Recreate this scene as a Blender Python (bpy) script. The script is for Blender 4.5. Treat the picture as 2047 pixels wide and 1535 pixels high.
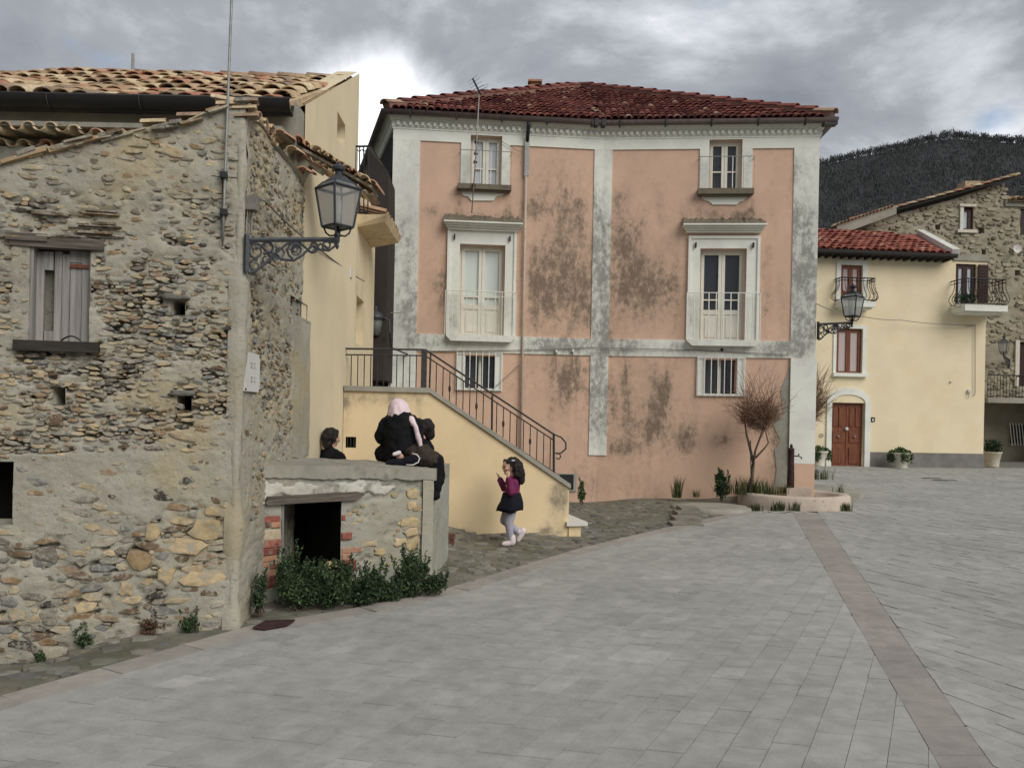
import bpy, bmesh, math, random
import numpy as np
from mathutils import Vector, Matrix
for o in list(bpy.data.objects): bpy.data.objects.remove(o, do_unlink=True)
scene = bpy.context.scene
COL = scene.collection
R = random.Random(7)
rad = math.radians

# ---------------------------------------------------------------- camera
F, H, U0, V0, RO = 1592.0, 1.535, 1023.5, 829.0, 0.02
cam_d = bpy.data.cameras.new('camera')
cam = bpy.data.objects.new('camera', cam_d); COL.objects.link(cam)
cam_d.sensor_width = 36.0; cam_d.lens = 36.0*F/2047.0
cam_d.shift_y = (V0-767.5)/2047.0
cam_d.clip_start = 0.05; cam_d.clip_end = 6000
cam.matrix_world = Matrix.Translation((0, 0, H)) @ Matrix.Rotation(rad(90), 4, 'X') @ Matrix.Rotation(math.asin(RO), 4, 'Z')
scene.camera = cam
# ---------------------------------------------------------------- sky, sun, exposure
SUN_EL, SUN_AZ = rad(38), rad(139)      # azimuth clockwise from +Y: behind the camera, a little to the right
world = bpy.data.worlds.new('World'); scene.world = world; world.use_nodes = True
wn = world.node_tree; wn.nodes.clear()
def wnode(t, **k):
    n = wn.nodes.new(t)
    for a, b in k.items(): setattr(n, a, b)
    return n
w_out = wnode('ShaderNodeOutputWorld')
w_tc = wnode('ShaderNodeTexCoord')
w_sky = wnode('ShaderNodeTexSky', sky_type='NISHITA'); w_sky.sun_disc = False
w_sky.sun_elevation = SUN_EL; w_sky.sun_rotation = SUN_AZ
w_b1 = wnode('ShaderNodeBackground'); w_b1.inputs[1].default_value = 0.10
wn.links.new(w_sky.outputs[0], w_b1.inputs[0])
w_map = wnode('ShaderNodeMapping'); w_map.inputs['Scale'].default_value = (1.0, 1.0, 2.1)
w_map.inputs['Location'].default_value = (0.35, 0.0, 0.15)
wn.links.new(w_tc.outputs['Generated'], w_map.inputs[0])
w_n1 = wnode('ShaderNodeTexNoise'); w_n1.inputs['Scale'].default_value = 2.6; w_n1.inputs['Detail'].default_value = 9
w_n1.inputs['Roughness'].default_value = 0.58; w_n1.inputs['Distortion'].default_value = 0.25
wn.links.new(w_map.outputs[0], w_n1.inputs['Vector'])
w_r = wnode('ShaderNodeValToRGB')
for p, c in ((0.30, (0.115, 0.13, 0.152)), (0.43, (0.165, 0.18, 0.205)), (0.56, (0.25, 0.265, 0.292)), (0.67, (0.45, 0.47, 0.50)), (0.80, (0.86, 0.87, 0.89))):
    e = w_r.color_ramp.elements.new(p); e.color = c+(1,)
w_r.color_ramp.elements.remove(w_r.color_ramp.elements[0]); w_r.color_ramp.elements.remove(w_r.color_ramp.elements[-1])
# thinner cloud low down in the gap over the alley and a break on the right (a soft lobe each, cut up by the cloud noise)
def wmath(op, a, b=None, c=None):
    n = wnode('ShaderNodeMath', operation=op)
    for i, x in enumerate((a, b, c)):
        if x is None: continue
        if isinstance(x, (int, float)): n.inputs[i].default_value = x
        else: wn.links.new(x, n.inputs[i])
    return n.outputs[0]
def lobe(u, v, width, amt):
    d = Vector(((u-U0)/F, 1, -(v-V0)/F)).normalized()
    dp = wnode('ShaderNodeVectorMath', operation='DOT_PRODUCT'); wn.links.new(w_tc.outputs['Generated'], dp.inputs[0]); dp.inputs[1].default_value = d
    mr = wnode('ShaderNodeMapRange', interpolation_type='SMOOTHSTEP'); wn.links.new(dp.outputs['Value'], mr.inputs[0])
    mr.inputs[1].default_value = math.cos(rad(width)); mr.inputs[2].default_value = 1.0; mr.inputs[3].default_value = 0; mr.inputs[4].default_value = amt
    return mr.outputs[0]
fac = w_n1.outputs['Fac']
for L in ((750, 260, 6.5, 0.25), (600, 140, 9, 0.06), (1880, 190, 7, 0.07), (1970, 210, 4, 0.08)):
    fac = wmath('ADD', fac, lobe(*L))
wn.links.new(fac, w_r.inputs[0])
w_b2 = wnode('ShaderNodeBackground'); wn.links.new(w_r.outputs[0], w_b2.inputs[0]); w_b2.inputs[1].default_value = 1.0
w_mix = wnode('ShaderNodeMixShader')
w_n2 = wnode('ShaderNodeTexNoise'); w_n2.inputs['Scale'].default_value = 5.0; w_n2.inputs['Detail'].default_value = 6
wn.links.new(w_map.outputs[0], w_n2.inputs['Vector'])
gap = wnode('ShaderNodeMapRange', interpolation_type='SMOOTHSTEP')
wn.links.new(wmath('ADD', w_n2.outputs['Fac'], lobe(1985, 228, 3.0, 0.20)), gap.inputs[0])
gap.inputs[1].default_value = 0.63; gap.inputs[2].default_value = 0.80; gap.inputs[3].default_value = 1; gap.inputs[4].default_value = 0.12
wn.links.new(gap.outputs[0], w_mix.inputs[0]); wn.links.new(w_b1.outputs[0], w_mix.inputs[1]); wn.links.new(w_b2.outputs[0], w_mix.inputs[2])
wn.links.new(w_mix.outputs[0], w_out.inputs[0])
sun_d = bpy.data.lights.new('sun', 'SUN'); sun_d.energy = 1.5; sun_d.angle = rad(42); sun_d.color = (1.0, 0.96, 0.9)
sun = bpy.data.objects.new('sun', sun_d); COL.objects.link(sun)
sdir = Vector((math.sin(SUN_AZ)*math.cos(SUN_EL), math.cos(SUN_AZ)*math.cos(SUN_EL), math.sin(SUN_EL)))
sun.rotation_euler = sdir.to_track_quat('Z', 'Y').to_euler(); sun.location = (0, -5, 20)
scene.view_settings.view_transform = 'Standard'; scene.view_settings.look = 'None'
scene.view_settings.gamma = 1.0; scene.view_settings.use_curve_mapping = False
scene.view_settings.exposure = 0.66
scene.render.engine = 'CYCLES'

# ---------------------------------------------------------------- projection helpers: pixel of the photograph -> ray
def ray(u, v):
    a, b = u-U0, v-V0
    return ((a+RO*b)/F, (b-RO*a)/F)             # x per metre of depth, drop per metre of depth
def P(u, v, D):
    x, y = ray(u, v); return Vector((x*D, D, H-y*D))
def G(u, v, z=0.0):
    x, y = ray(u, v); D = (H-z)/y; return Vector((x*D, D, z))
def proj(p):
    D = max(p[1], 0.01); a, b = p[0]/D*F, (H-p[2])/D*F
    return (U0+a-RO*b, V0+b+RO*a)
# ---------------------------------------------------------------- numpy value noise
def _h(ix, iy, seed):
    n = (ix*374761393+iy*668265263+seed*974634533) & 0x7fffffff
    n = ((n ^ (n >> 13))*1274126177) & 0x7fffffff
    return ((n ^ (n >> 16)) & 0xffff)/65535.0
def vnoise(x, y, seed=0):
    x = np.asarray(x, float); y = np.asarray(y, float)
    ix = np.floor(x).astype(np.int64); iy = np.floor(y).astype(np.int64)
    fx = x-ix; fy = y-iy; fx = fx*fx*(3-2*fx); fy = fy*fy*(3-2*fy)
    a = _h(ix, iy, seed); b = _h(ix+1, iy, seed); c = _h(ix, iy+1, seed); d = _h(ix+1, iy+1, seed)
    return (a*(1-fx)+b*fx)*(1-fy)+(c*(1-fx)+d*fx)*fy
def fbm(x, y, oct=4, seed=0, gain=0.5):
    s, a, t = 0, 1, 0
    for i in range(oct):
        s = s+a*vnoise(np.asarray(x)*2**i, np.asarray(y)*2**i, seed+i*17); t += a; a *= gain
    return s/t
def sm(a, b, x):
    t = np.clip((x-a)/(b-a), 0, 1); return t*t*(3-2*t)

# ---------------------------------------------------------------- objects
OFF = {}
def link(o, parent=None):
    COL.objects.link(o)
    if parent is not None: o.parent = parent
    return o
def tag(o, label=None, cat=None, group=None, kind=None):
    if label: o['label'] = label
    if cat: o['category'] = cat
    if group: o['group'] = group
    if kind: o['kind'] = kind
    return o
def thing(name, loc, label, cat, group=None):
    o = bpy.data.objects.new(name, None); link(o); o.location = loc; o.empty_display_size = 0.2
    OFF[o.name] = Vector(loc); return tag(o, label, cat, group)
class MB:
    def __init__(s): s.v = []; s.f = []; s.a = []
    def add(s, vs, fs, a=0.5):
        n = len(s.v); s.v += [tuple(p) for p in vs]; s.f += [tuple(i+n for i in f) for f in fs]
        s.a += list(a) if hasattr(a, '__len__') else [a]*len(vs); return s
    def hexa(s, p, a=0.5):      # 8 corners, bottom 0-3 then top 4-7
        return s.add(p, [(3, 2, 1, 0), (4, 5, 6, 7), (0, 1, 5, 4), (1, 2, 6, 5), (2, 3, 7, 6), (3, 0, 4, 7)], a)
    def box(s, c, h, ax=None, a=0.5):
        X, Y, Z = ax if ax else (Vector((1, 0, 0)), Vector((0, 1, 0)), Vector((0, 0, 1)))
        c = Vector(c); q = [(-1, -1), (1, -1), (1, 1), (-1, 1)]
        return s.hexa([c+X*(h[0]*i)+Y*(h[1]*j)+Z*(h[2]*k) for k in (-1, 1) for i, j in q], a)
    def prism(s, poly, vec, a=0.5):
        n = len(poly); vec = Vector(vec); poly = [Vector(p) for p in poly]
        fs = [tuple(range(n-1, -1, -1)), tuple(range(n, 2*n))]+[(i, (i+1) % n, (i+1) % n+n, i+n) for i in range(n)]
        return s.add(poly+[p+vec for p in poly], fs, a)
    def tube(s, pts, r, n=6, a=0.5, cap=True):
        pts = [Vector(p) for p in pts]; m = len(pts)
        rs = r if hasattr(r, '__len__') else [r]*m
        vs, fs = [], []; prev = None
        for i, p in enumerate(pts):
            t = (pts[min(i+1, m-1)]-pts[max(i-1, 0)])
            t = t.normalized() if t.length > 1e-9 else Vector((0, 0, 1))
            if prev is None:
                b = Vector((0, 0, 1)) if abs(t.z) < .9 else Vector((1, 0, 0))
                x = t.cross(b).normalized()
            else:
                x = prev-t*prev.dot(t); x = x.normalized() if x.length > 1e-6 else t.orthogonal().normalized()
            prev = x; y = t.cross(x)
            vs += [p+(x*math.cos(2*math.pi*k/n)+y*math.sin(2*math.pi*k/n))*rs[i] for k in range(n)]
        for i in range(m-1):
            fs += [(i*n+k, i*n+(k+1) % n, (i+1)*n+(k+1) % n, (i+1)*n+k) for k in range(n)]
        if cap: fs += [tuple(range(n-1, -1, -1)), tuple(range((m-1)*n, m*n))]
        return s.add(vs, fs, a)
    def lathe(s, prof, base, n=12, a=0.5, axis=None):      # prof: (r, z)
        base = Vector(base); vs = []; fs = []; m = len(prof)
        for r, z in prof: vs += [base+Vector((r*math.cos(2*math.pi*k/n), r*math.sin(2*math.pi*k/n), z)) for k in range(n)]
        for i in range(m-1): fs += [(i*n+k, i*n+(k+1) % n, (i+1)*n+(k+1) % n, (i+1)*n+k) for k in range(n)]
        fs += [tuple(range(n-1, -1, -1)), tuple(range((m-1)*n, m*n))]
        return s.add(vs, fs, a)
    def build(s, name, mat, parent=None, smooth=False, off=None):
        me = bpy.data.meshes.new(name)
        off = off if off is not None else (OFF.get(parent.name, Vector()) if parent else Vector())
        me.from_pydata([(p[0]-off[0], p[1]-off[1], p[2]-off[2]) for p in s.v], [], s.f)
        at = me.attributes.new('rnd', 'FLOAT', 'POINT'); at.data.foreach_set('value', np.array(s.a, np.float32))
        if smooth: me.polygons.foreach_set('use_smooth', [True]*len(me.polygons))
        me.materials.append(mat); me.update()
        o = bpy.data.objects.new(name, me); link(o, parent); OFF[o.name] = Vector(off)
        return o
def single(name, mb, mat, loc, label, cat, smooth=False, group=None):
    loc = Vector(loc); o = mb.build(name, mat, None, smooth, off=loc); o.location = loc; OFF[o.name] = loc
    return tag(o, label, cat, group)
def setting(name, mb, mat, smooth=False):
    return tag(mb.build(name, mat, None, smooth), kind='structure')
def emit(pieces, name, rest, mat, parent, nmax=300, smooth=False):
    """pieces: (verts, faces, rnd). The nmax that show largest become objects, the others one mesh."""
    def size(p):
        vs = p[0]; c = Vector(vs[0]); q = [proj(v) for v in vs]
        us = [a[0] for a in q]; vv = [a[1] for a in q]
        inside = -80 < sum(us)/len(us) < 2130 and -80 < sum(vv)/len(vv) < 1650
        return (max(us)-min(us))*(max(vv)-min(vv))*(1 if inside else 0.001)
    pieces = sorted(pieces, key=size, reverse=True)
    for p in pieces[:nmax]: MB().add(*p).build(name, mat, parent, smooth)
    if len(pieces) > nmax:
        m = MB()
        for p in pieces[nmax:]: m.add(*p)
        tag(m.build(rest, mat, parent, smooth), kind='stuff')

class W:            # a vertical wall plane through two plan points, seen from the camera side
    def __init__(s, A, B):
        s.A = Vector((A[0], A[1])); s.B = Vector((B[0], B[1])); s.L = (s.B-s.A).length
        s.d = (s.B-s.A)/s.L; n = Vector((s.d.y, -s.d.x))
        if n.dot(-(s.A+s.B)/2) < 0: n = -n
        s.n = n; s.D3 = Vector((s.d.x, s.d.y, 0)); s.N3 = Vector((n.x, n.y, 0)); s.Z3 = Vector((0, 0, 1))
    def hit(s, u, v, off=0.0):
        x, y = ray(u, v); o = s.A+s.n*off
        D = s.n.dot(o)/(s.n.x*x+s.n.y)
        p = Vector((x*D, D)); return ((p-o).dot(s.d), H-y*D)
    def rect(s, u0, v0, u1, v1, off=0.0):
        um, vm = (u0+u1)/2, (v0+v1)/2
        return (s.hit(u0, vm, off)[0], s.hit(u1, vm, off)[0], s.hit(um, v1, off)[1], s.hit(um, v0, off)[1])
    def p(s, a, z, off=0.0):
        q = s.A+s.d*a+s.n*off; return Vector((q.x, q.y, z))
    def px(s, u, v, off=0.0):
        return s.p(*s.hit(u, v, off), off)
    def box(s, mb, r, o0, o1, a=0.5):
        s0, s1, z0, z1 = r
        return mb.hexa([s.p(s0, z0, o1), s.p(s1, z0, o1), s.p(s1, z0, o0), s.p(s0, z0, o0), s.p(s0, z1, o1), s.p(s1, z1, o1), s.p(s1, z1, o0), s.p(s0, z1, o0)], a)
    def poly(s, mb, pts, o0, o1, a=0.5):          # outline in (s,z), extruded between two offsets
        return mb.prism([s.p(q[0], q[1], o0) for q in pts], s.N3*(o1-o0), a)
    def grid(s, mb, r, res, holes=(), disp=None, attr=None, top=None, off=0.0):
        s0, s1, z0, z1 = r
        def lines(a, b, cuts):
            cuts = sorted({a, b, *[c for c in cuts if a < c < b]}); out = []
            for i in range(len(cuts)-1):
                n = max(1, int(round((cuts[i+1]-cuts[i])/res)))
                out += [cuts[i]+(cuts[i+1]-cuts[i])*k/n for k in range(n)]
            return np.array(out+[b])
        ss = lines(s0, s1, [h[i] for h in holes for i in (0, 1)]); zz = lines(z0, z1, [h[i] for h in holes for i in (2, 3)])
        S, Z = np.meshgrid(ss, zz, indexing='ij')
        d = disp(S, Z) if disp else np.zeros_like(S)
        at = attr(S, Z) if attr else np.full_like(S, .5)
        T = top(S) if top else np.full_like(S, z1)
        Zc = np.minimum(Z, T); n, m = S.shape
        vs = [s.p(S[i, j], Zc[i, j], off+d[i, j]) for i in range(n) for j in range(m)]
        fs = []
        for i in range(n-1):
            for j in range(m-1):
                if Z[i, j] >= T[i, j] and Z[i+1, j] >= T[i+1, j]: continue
                cs, cz = (ss[i]+ss[i+1])/2, (zz[j]+zz[j+1])/2
                if any(h[0] < cs < h[1] and h[2] < cz < h[3] for h in holes): continue
                fs.append((i*m+j, (i+1)*m+j, (i+1)*m+j+1, i*m+j+1))
        return mb.add(vs, fs, at.ravel().tolist())
    def reveal(s, mb, h, depth, off=0.0, back=True, a=0.5):
        s0, s1, z0, z1 = h; q = [(s0, z0), (s1, z0), (s1, z1), (s0, z1)]
        vs = [s.p(*c, off) for c in q]+[s.p(*c, off-depth) for c in q]
        fs = [(i, (i+1) % 4, (i+1) % 4+4, i+4) for i in range(4)]+([(4, 5, 6, 7)] if back else [])
        return mb.add(vs, fs, a)
# ---------------------------------------------------------------- materials
SAT = .80
def srgb(r, g, b, k=1.0):
    f = lambda c: ((c/255+.055)/1.055)**2.4 if c/255 > .04045 else c/255/12.92
    q = [f(c)*k for c in (r, g, b)]; l = .3*q[0]+.55*q[1]+.15*q[2]
    return tuple(min(1, l+(c-l)*SAT) for c in q)
class M:
    def __init__(s, name, rough=.9, spec=.25, metal=0.0):
        s.m = bpy.data.materials.new(name); s.m.use_nodes = True; s.t = s.m.node_tree; s.t.nodes.clear()
        s.out = s.new('ShaderNodeOutputMaterial'); s.b = s.new('ShaderNodeBsdfPrincipled')
        s.t.links.new(s.b.outputs[0], s.out.inputs[0])
        s.b.inputs['Roughness'].default_value = rough; s.b.inputs['Metallic'].default_value = metal
        s.b.inputs['Specular IOR Level'].default_value = spec
        g = s.new('ShaderNodeNewGeometry'); s.pos = g.outputs['Position']
        s.attr = None
    def new(s, t, **k):
        n = s.t.nodes.new(t)
        for a, b in k.items(): setattr(n, a, b)
        return n
    def ln(s, a, b):
        if isinstance(a, (int, float)): b.default_value = a
        elif isinstance(a, tuple): b.default_value = a+(1,) if len(a) == 3 and len(b.default_value) == 4 else a
        else: s.t.links.new(a, b)
    def rnd(s):
        if not s.attr:
            n = s.new('ShaderNodeAttribute'); n.attribute_name = 'rnd'; s.attr = n.outputs['Fac']
        return s.attr
    def obr(s):
        return s.new('ShaderNodeObjectInfo').outputs['Random']
    def noise(s, scale, detail=4, rough=.6, stretch=None, dist=0.0, loc=None):
        n = s.new('ShaderNodeTexNoise'); n.inputs['Scale'].default_value = scale; n.inputs['Detail'].default_value = detail
        n.inputs['Roughness'].default_value = rough; n.inputs['Distortion'].default_value = dist
        v = s.pos
        if stretch or loc:
            mp = s.new('ShaderNodeMapping'); s.ln(v, mp.inputs[0])
            if stretch: mp.inputs['Scale'].default_value = stretch
            if loc: mp.inputs['Location'].default_value = loc
            v = mp.outputs[0]
        s.ln(v, n.inputs['Vector']); return n.outputs['Fac']
    def math(s, op, a, b=0.0, clamp=False):
        n = s.new('ShaderNodeMath', operation=op, use_clamp=clamp); s.ln(a, n.inputs[0]); s.ln(b, n.inputs[1]); return n.outputs[0]
    def step(s, f, a, b, lo=0., hi=1.):
        n = s.new('ShaderNodeMapRange', interpolation_type='SMOOTHSTEP'); s.ln(f, n.inputs[0])
        for i, x in enumerate((a, b, lo, hi)): n.inputs[i+1].default_value = x
        return n.outputs[0]
    def ramp(s, f, stops, interp='LINEAR'):
        n = s.new('ShaderNodeValToRGB'); cr = n.color_ramp; cr.interpolation = interp
        while len(cr.elements) < len(stops): cr.elements.new(0.5)
        for e, (p, c) in zip(cr.elements, stops): e.position = p; e.color = c+(1,)
        s.ln(f, n.inputs[0]); return n.outputs[0]
    def mix(s, f, a, b, blend='MIX'):
        n = s.new('ShaderNodeMix', data_type='RGBA', blend_type=blend); s.ln(f, n.inputs[0]); s.ln(a, n.inputs[6]); s.ln(b, n.inputs[7]); return n.outputs[2]
    def vary(s, col, scale=3., amt=.25, detail=5):
        f = s.noise(scale, detail); v = s.step(f, .25, .75, 1-amt, 1+amt)
        n = s.new('ShaderNodeVectorMath', operation='SCALE'); s.ln(col, n.inputs[0]); s.ln(v, n.inputs['Scale']); return n.outputs[0]
    def scale(s, col, v):
        n = s.new('ShaderNodeVectorMath', operation='SCALE'); s.ln(col, n.inputs[0]); s.ln(v, n.inputs['Scale']); return n.outputs[0]
    def bump(s, hgt, strength=.5, dist=.01):
        n = s.new('ShaderNodeBump'); n.inputs['Strength'].default_value = strength; n.inputs['Distance'].default_value = dist
        s.ln(hgt, n.inputs['Height']); s.ln(n.outputs[0], s.b.inputs['Normal'])
    def col(s, c):
        s.ln(c, s.b.inputs['Base Color']); return s.m

def plain(name, c, rough=.8, amt=.15, sc=8., spec=.25, metal=0., bump=0., bs=60.):
    m = M(name, rough, spec, metal)
    if bump: m.bump(m.noise(bs, 4), bump, .004)
    return m.col(m.vary(c, sc, amt))
def tinted(name, stops, rough=.9, amt=.2, sc=14., bump=.5, bs=45., bd=.006, spec=.2, interp='CONSTANT', moss=None):
    m = M(name, rough, spec); c = m.ramp(m.rnd(), stops, interp)
    c = m.vary(c, sc, amt, 6)
    if moss: c = m.mix(m.step(m.noise(moss[1], 6, .7), moss[2], moss[3], 0, moss[4]), c, moss[0])
    if bump: m.bump(m.noise(bs, 5, .65), bump, bd)
    return m.col(c)
def plaster(name, base, dirt=(.09, .085, .075), bare=None, amt=.08, bump=.25, speck=0.0, fine=17., blotch=None):
    """'rnd' on the mesh says how weathered the plaster is: 0 clean, 1 covered in mould and flaking"""
    m = M(name, .93, .15); c = m.vary(base, 1.3, amt, 5)
    if blotch: c = m.mix(m.step(m.noise(1.1, 6, .65, loc=(3, 1, 2)), .45, .68, 0, blotch[1]), c, blotch[0])
    n1 = m.noise(fine*.8, 8, .74, stretch=(1, 1, .7)); n2 = m.noise(2.4, 7, .72, loc=(7, 3, 1), stretch=(1.3, 1.3, .6))
    f = m.math('ADD', m.math('MULTIPLY', n1, .55), m.math('MULTIPLY', n2, .45))
    k = m.math('ADD', f, m.math('MULTIPLY', m.math('SUBTRACT', m.rnd(), .5), .55))
    soft = m.step(k, .36, .72, 0, .85); hard = m.step(k, .585, .70, 0, .62)
    c = m.mix(soft, c, m.mix(.55, dirt, base) if False else tuple(.5*a+.5*b for a, b in zip(dirt, base)))
    if bare: c = m.mix(m.step(k, .56, .60, 0, .55), c, bare)
    c = m.mix(hard, c, dirt)
    if speck:
        c = m.mix(m.step(m.noise(38., 3, .6), .70, .76, 0, speck), c, dirt)
    h = m.math('SUBTRACT', m.math('MULTIPLY', m.noise(30., 6, .7), .6), m.math('MULTIPLY', hard, .5))
    m.bump(h, bump, .01); return m.col(c)

MT = {}
MT['pink'] = plaster('pink_plaster', srgb(214, 174, 144), srgb(100, 84, 70), srgb(158, 138, 114), .07, .35, .25, 15., (srgb(204, 166, 140), .8))
MT['white'] = plaster('white_plaster', srgb(228, 229, 216), srgb(112, 111, 104), srgb(190, 189, 178), .05, .3, .25, 15., (srgb(206, 204, 194), .6))
MT['lime'] = plaster('old_limewash', srgb(196, 193, 178), srgb(112, 108, 96), srgb(160, 155, 138), .12, .5, .3, 22., (srgb(170, 166, 150), .7))
MT['ochre'] = plaster('ochre_plaster', srgb(230, 203, 152), srgb(120, 110, 92), srgb(176, 160, 128), .06, .25, 0., 11., (srgb(216, 188, 136), .5))
MT['cream'] = plaster('cream_plaster', srgb(226, 208, 166), srgb(140, 128, 104), None, .05, .2, 0., 11., (srgb(208, 188, 146), .4))
MT['yellow'] = plaster('pale_yellow_plaster', srgb(234, 216, 174), srgb(150, 134, 104), None, .04, .15, 0., 9., (srgb(226, 202, 152), .35))
MT['concrete'] = plaster('weathered_concrete', srgb(158, 154, 138), srgb(84, 80, 70), srgb(128, 122, 106), .14, .5, .2, 20., (srgb(132, 128, 116), .6))
MT['alley_shade'] = plaster('alley_shade_plaster', srgb(66, 60, 56), srgb(32, 30, 29), srgb(48, 44, 42), .16, .4, 0., 8., (srgb(54, 50, 48), .6))  # stained plaster, base darkened further to carry the narrow alley's shade
def mortar(name, base, warm, dark, holes=.8, sc=1.0):
    m = M(name, .95, .1); c = m.vary(base, 2.2*sc, .14, 6)
    c = m.mix(m.step(m.noise(1.3*sc, 5, .6, loc=(2, 5, 1)), .45, .64, 0, .75), c, warm)
    c = m.mix(m.step(m.noise(22*sc, 5, .7, stretch=(1, 1, 1.7)), .56, .70, 0, .55), c, dark)
    c = m.mix(m.step(m.noise(60*sc, 3, .6), .67, .74, 0, .6), c, srgb(226, 222, 210))
    c = m.mix(m.step(m.rnd(), .5, 1., 0, holes), c, dark)
    m.bump(m.noise(34*sc, 7, .75), .9, .014); return m.col(c)
MT['mortar'] = mortar('rubble_mortar', srgb(173, 168, 149), srgb(182, 164, 122), srgb(80, 72, 58))
MT['mortar_grey'] = mortar('grey_shed_mortar', srgb(166, 165, 150), srgb(168, 160, 134), srgb(84, 80, 70))
MT['mortar_far'] = mortar('far_rubble_mortar', srgb(162, 153, 130), srgb(152, 138, 108), srgb(84, 72, 54), sc=.5)
ST = [(0, (166, 154, 130)), (.14, (180, 156, 112)), (.28, (142, 134, 118)), (.40, (154, 124, 84)), (.52, (184, 164, 126)), (.63, (124, 115, 101)), (.72, (156, 128, 98)), (.78, (128, 126, 120)), (.87, (116, 94, 68)), (.95, (74, 68, 61))]
MT['stone'] = tinted('rubble_stone', [(p, srgb(*c)) for p, c in ST], .9, .3, 16., .8, 40., .01, moss=(srgb(174, 168, 149), 17., .46, .60, .72))
MT['stone_y'] = tinted('tan_block_stone', [(0, srgb(184, 160, 112)), (.5, srgb(198, 172, 126)), (.8, srgb(160, 132, 88))], .9, .25, 9., .7, 30., .012, moss=(srgb(160, 156, 146), 12., .52, .64, .7))
MT['stone_far'] = tinted('far_rubble_stone', [(0, srgb(152, 143, 120)), (.3, srgb(132, 122, 100)), (.6, srgb(166, 154, 126)), (.85, srgb(104, 94, 76))], .9, .2, 6., .5, 20., .02, moss=(srgb(162, 153, 130), 7., .46, .6, .7))
BR = [(0, srgb(156, 84, 62)), (.25, srgb(130, 66, 52)), (.5, srgb(180, 128, 94)), (.7, srgb(186, 166, 130)), (.85, srgb(108, 70, 60))]
MT['brick'] = tinted('old_brick', BR, .9, .25, 25., .6, 60., .004, moss=(srgb(160, 152, 136), 22., .5, .66, .6))
TB = [(0, (186, 156, 118)), (.14, (200, 174, 132)), (.3, (182, 140, 106)), (.42, (192, 164, 122)), (.55, (158, 130, 102)), (.66, (186, 132, 98)), (.75, (210, 188, 146)), (.87, (146, 126, 102)), (.94, (176, 118, 88))]
MT['tile_old'] = tinted('old_clay_tile', [(p, srgb(*c)) for p, c in TB], .92, .28, 18., .5, 50., .006, moss=(srgb(96, 88, 70), 16., .55, .70, .7))
TC = [(0, (122, 62, 54)), (.2, (106, 53, 47)), (.45, (134, 72, 60)), (.7, (94, 48, 43)), (.88, (148, 84, 66)), (.96, (168, 134, 110))]
MT['tile_red'] = tinted('dark_red_tile', [(p, srgb(*c)) for p, c in TC], .8, .25, 9., .3, 40., .005, moss=(srgb(120, 104, 88), 10., .6, .74, .6))
TE = [(0, (166, 92, 72)), (.25, (150, 80, 63)), (.5, (178, 104, 82)), (.75, (138, 74, 60)), (.93, (196, 150, 120))]
MT['tile_orange'] = tinted('orange_red_tile', [(p, srgb(*c)) for p, c in TE], .8, .2, 6., .3, 30., .005)
def slabmat(name, lo, hi):
    m = M(name, .86, .25); c = m.mix(m.rnd(), lo, hi); c = m.vary(c, .55, .12, 5); c = m.vary(c, 7., .13, 7); c = m.vary(c, 90., .07, 3)
    n = m.noise(4.5, 7, .7, stretch=(1, 1.3, 1)); c = m.mix(m.step(n, .55, .74, 0, .6), c, srgb(128, 126, 119))
    c = m.mix(m.step(m.noise(1.6, 8, .72, loc=(3, 9, 0)), .54, .72, 0, .40), c, srgb(150, 147, 138))
    c = m.mix(m.step(m.noise(42., 4, .7, loc=(1, 4, 0)), .68, .78, 0, .35), c, srgb(84, 84, 80))
    c = m.mix(m.step(m.noise(2.6, 3, .55, loc=(11, 2, 0), dist=.6), .66, .76, 0, .38), c, srgb(104, 103, 98))
    m.bump(m.noise(70., 6, .75), .35, .004); return m.col(c)
MT['slab'] = slabmat('grey_paving_stone', srgb(148, 147, 140), srgb(168, 166, 158))
MT['slab_red'] = slabmat('pinkish_paving_stone', srgb(143, 136, 128), srgb(154, 146, 137))
MT['slab_edge'] = slabmat('tan_edge_stone', srgb(146, 140, 130), srgb(160, 151, 140))
MT['joint'] = plain('joint_sand', srgb(116, 114, 106), .95, .2, 9.)
CB = [(0, (124, 121, 109)), (.2, (112, 110, 102)), (.4, (132, 127, 113)), (.55, (102, 99, 91)), (.7, (120, 115, 97)), (.85, (140, 136, 124)), (.95, (92, 90, 86))]
MT['cobble'] = tinted('cobble_stone', [(p, srgb(*c)) for p, c in CB], .88, .25, 12., .7, 35., .01, moss=(srgb(104, 104, 78), 2.2, .48, .66, .5))
def earthmat():
    m = M('cobble_bed_earth', .95, .1); c = m.vary(srgb(122, 118, 103), 3., .2, 6)
    c = m.mix(m.step(m.noise(1.7, 6, .65), .45, .65, 0, .6), c, srgb(88, 90, 62)); c = m.mix(m.step(m.noise(40., 4), .58, .7, 0, .6), c, srgb(140, 132, 112))
    m.bump(m.noise(40., 6, .7), .8, .015); return m.col(c)
MT['earth'] = earthmat()
MT['ground'] = plain('dry_ground', srgb(92, 92, 72), .95, .25, .2)
def woodmat(name, a, b, sc=(30, 30, 1.5), rough=.85, amt=.8):
    m = M(name, rough, .25); f = m.noise(1., 6, .65, stretch=sc); c = m.mix(m.step(f, .3, .7), a, b)
    c = m.mix(m.math('MULTIPLY', m.rnd(), amt*.5), c, tuple(x*.55 for x in a)); m.bump(f, .5, .004); return m.col(c)
MT['wood_grey'] = woodmat('silvered_wood', srgb(120, 116, 112), srgb(166, 160, 152))
MT['wood_beam'] = woodmat('dark_beam_wood', srgb(78, 70, 62), srgb(128, 116, 102), (3, 3, 40))
MT['wood_dark'] = woodmat('blackened_wood', srgb(48, 44, 40), srgb(74, 68, 60), (3, 3, 40))
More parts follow.
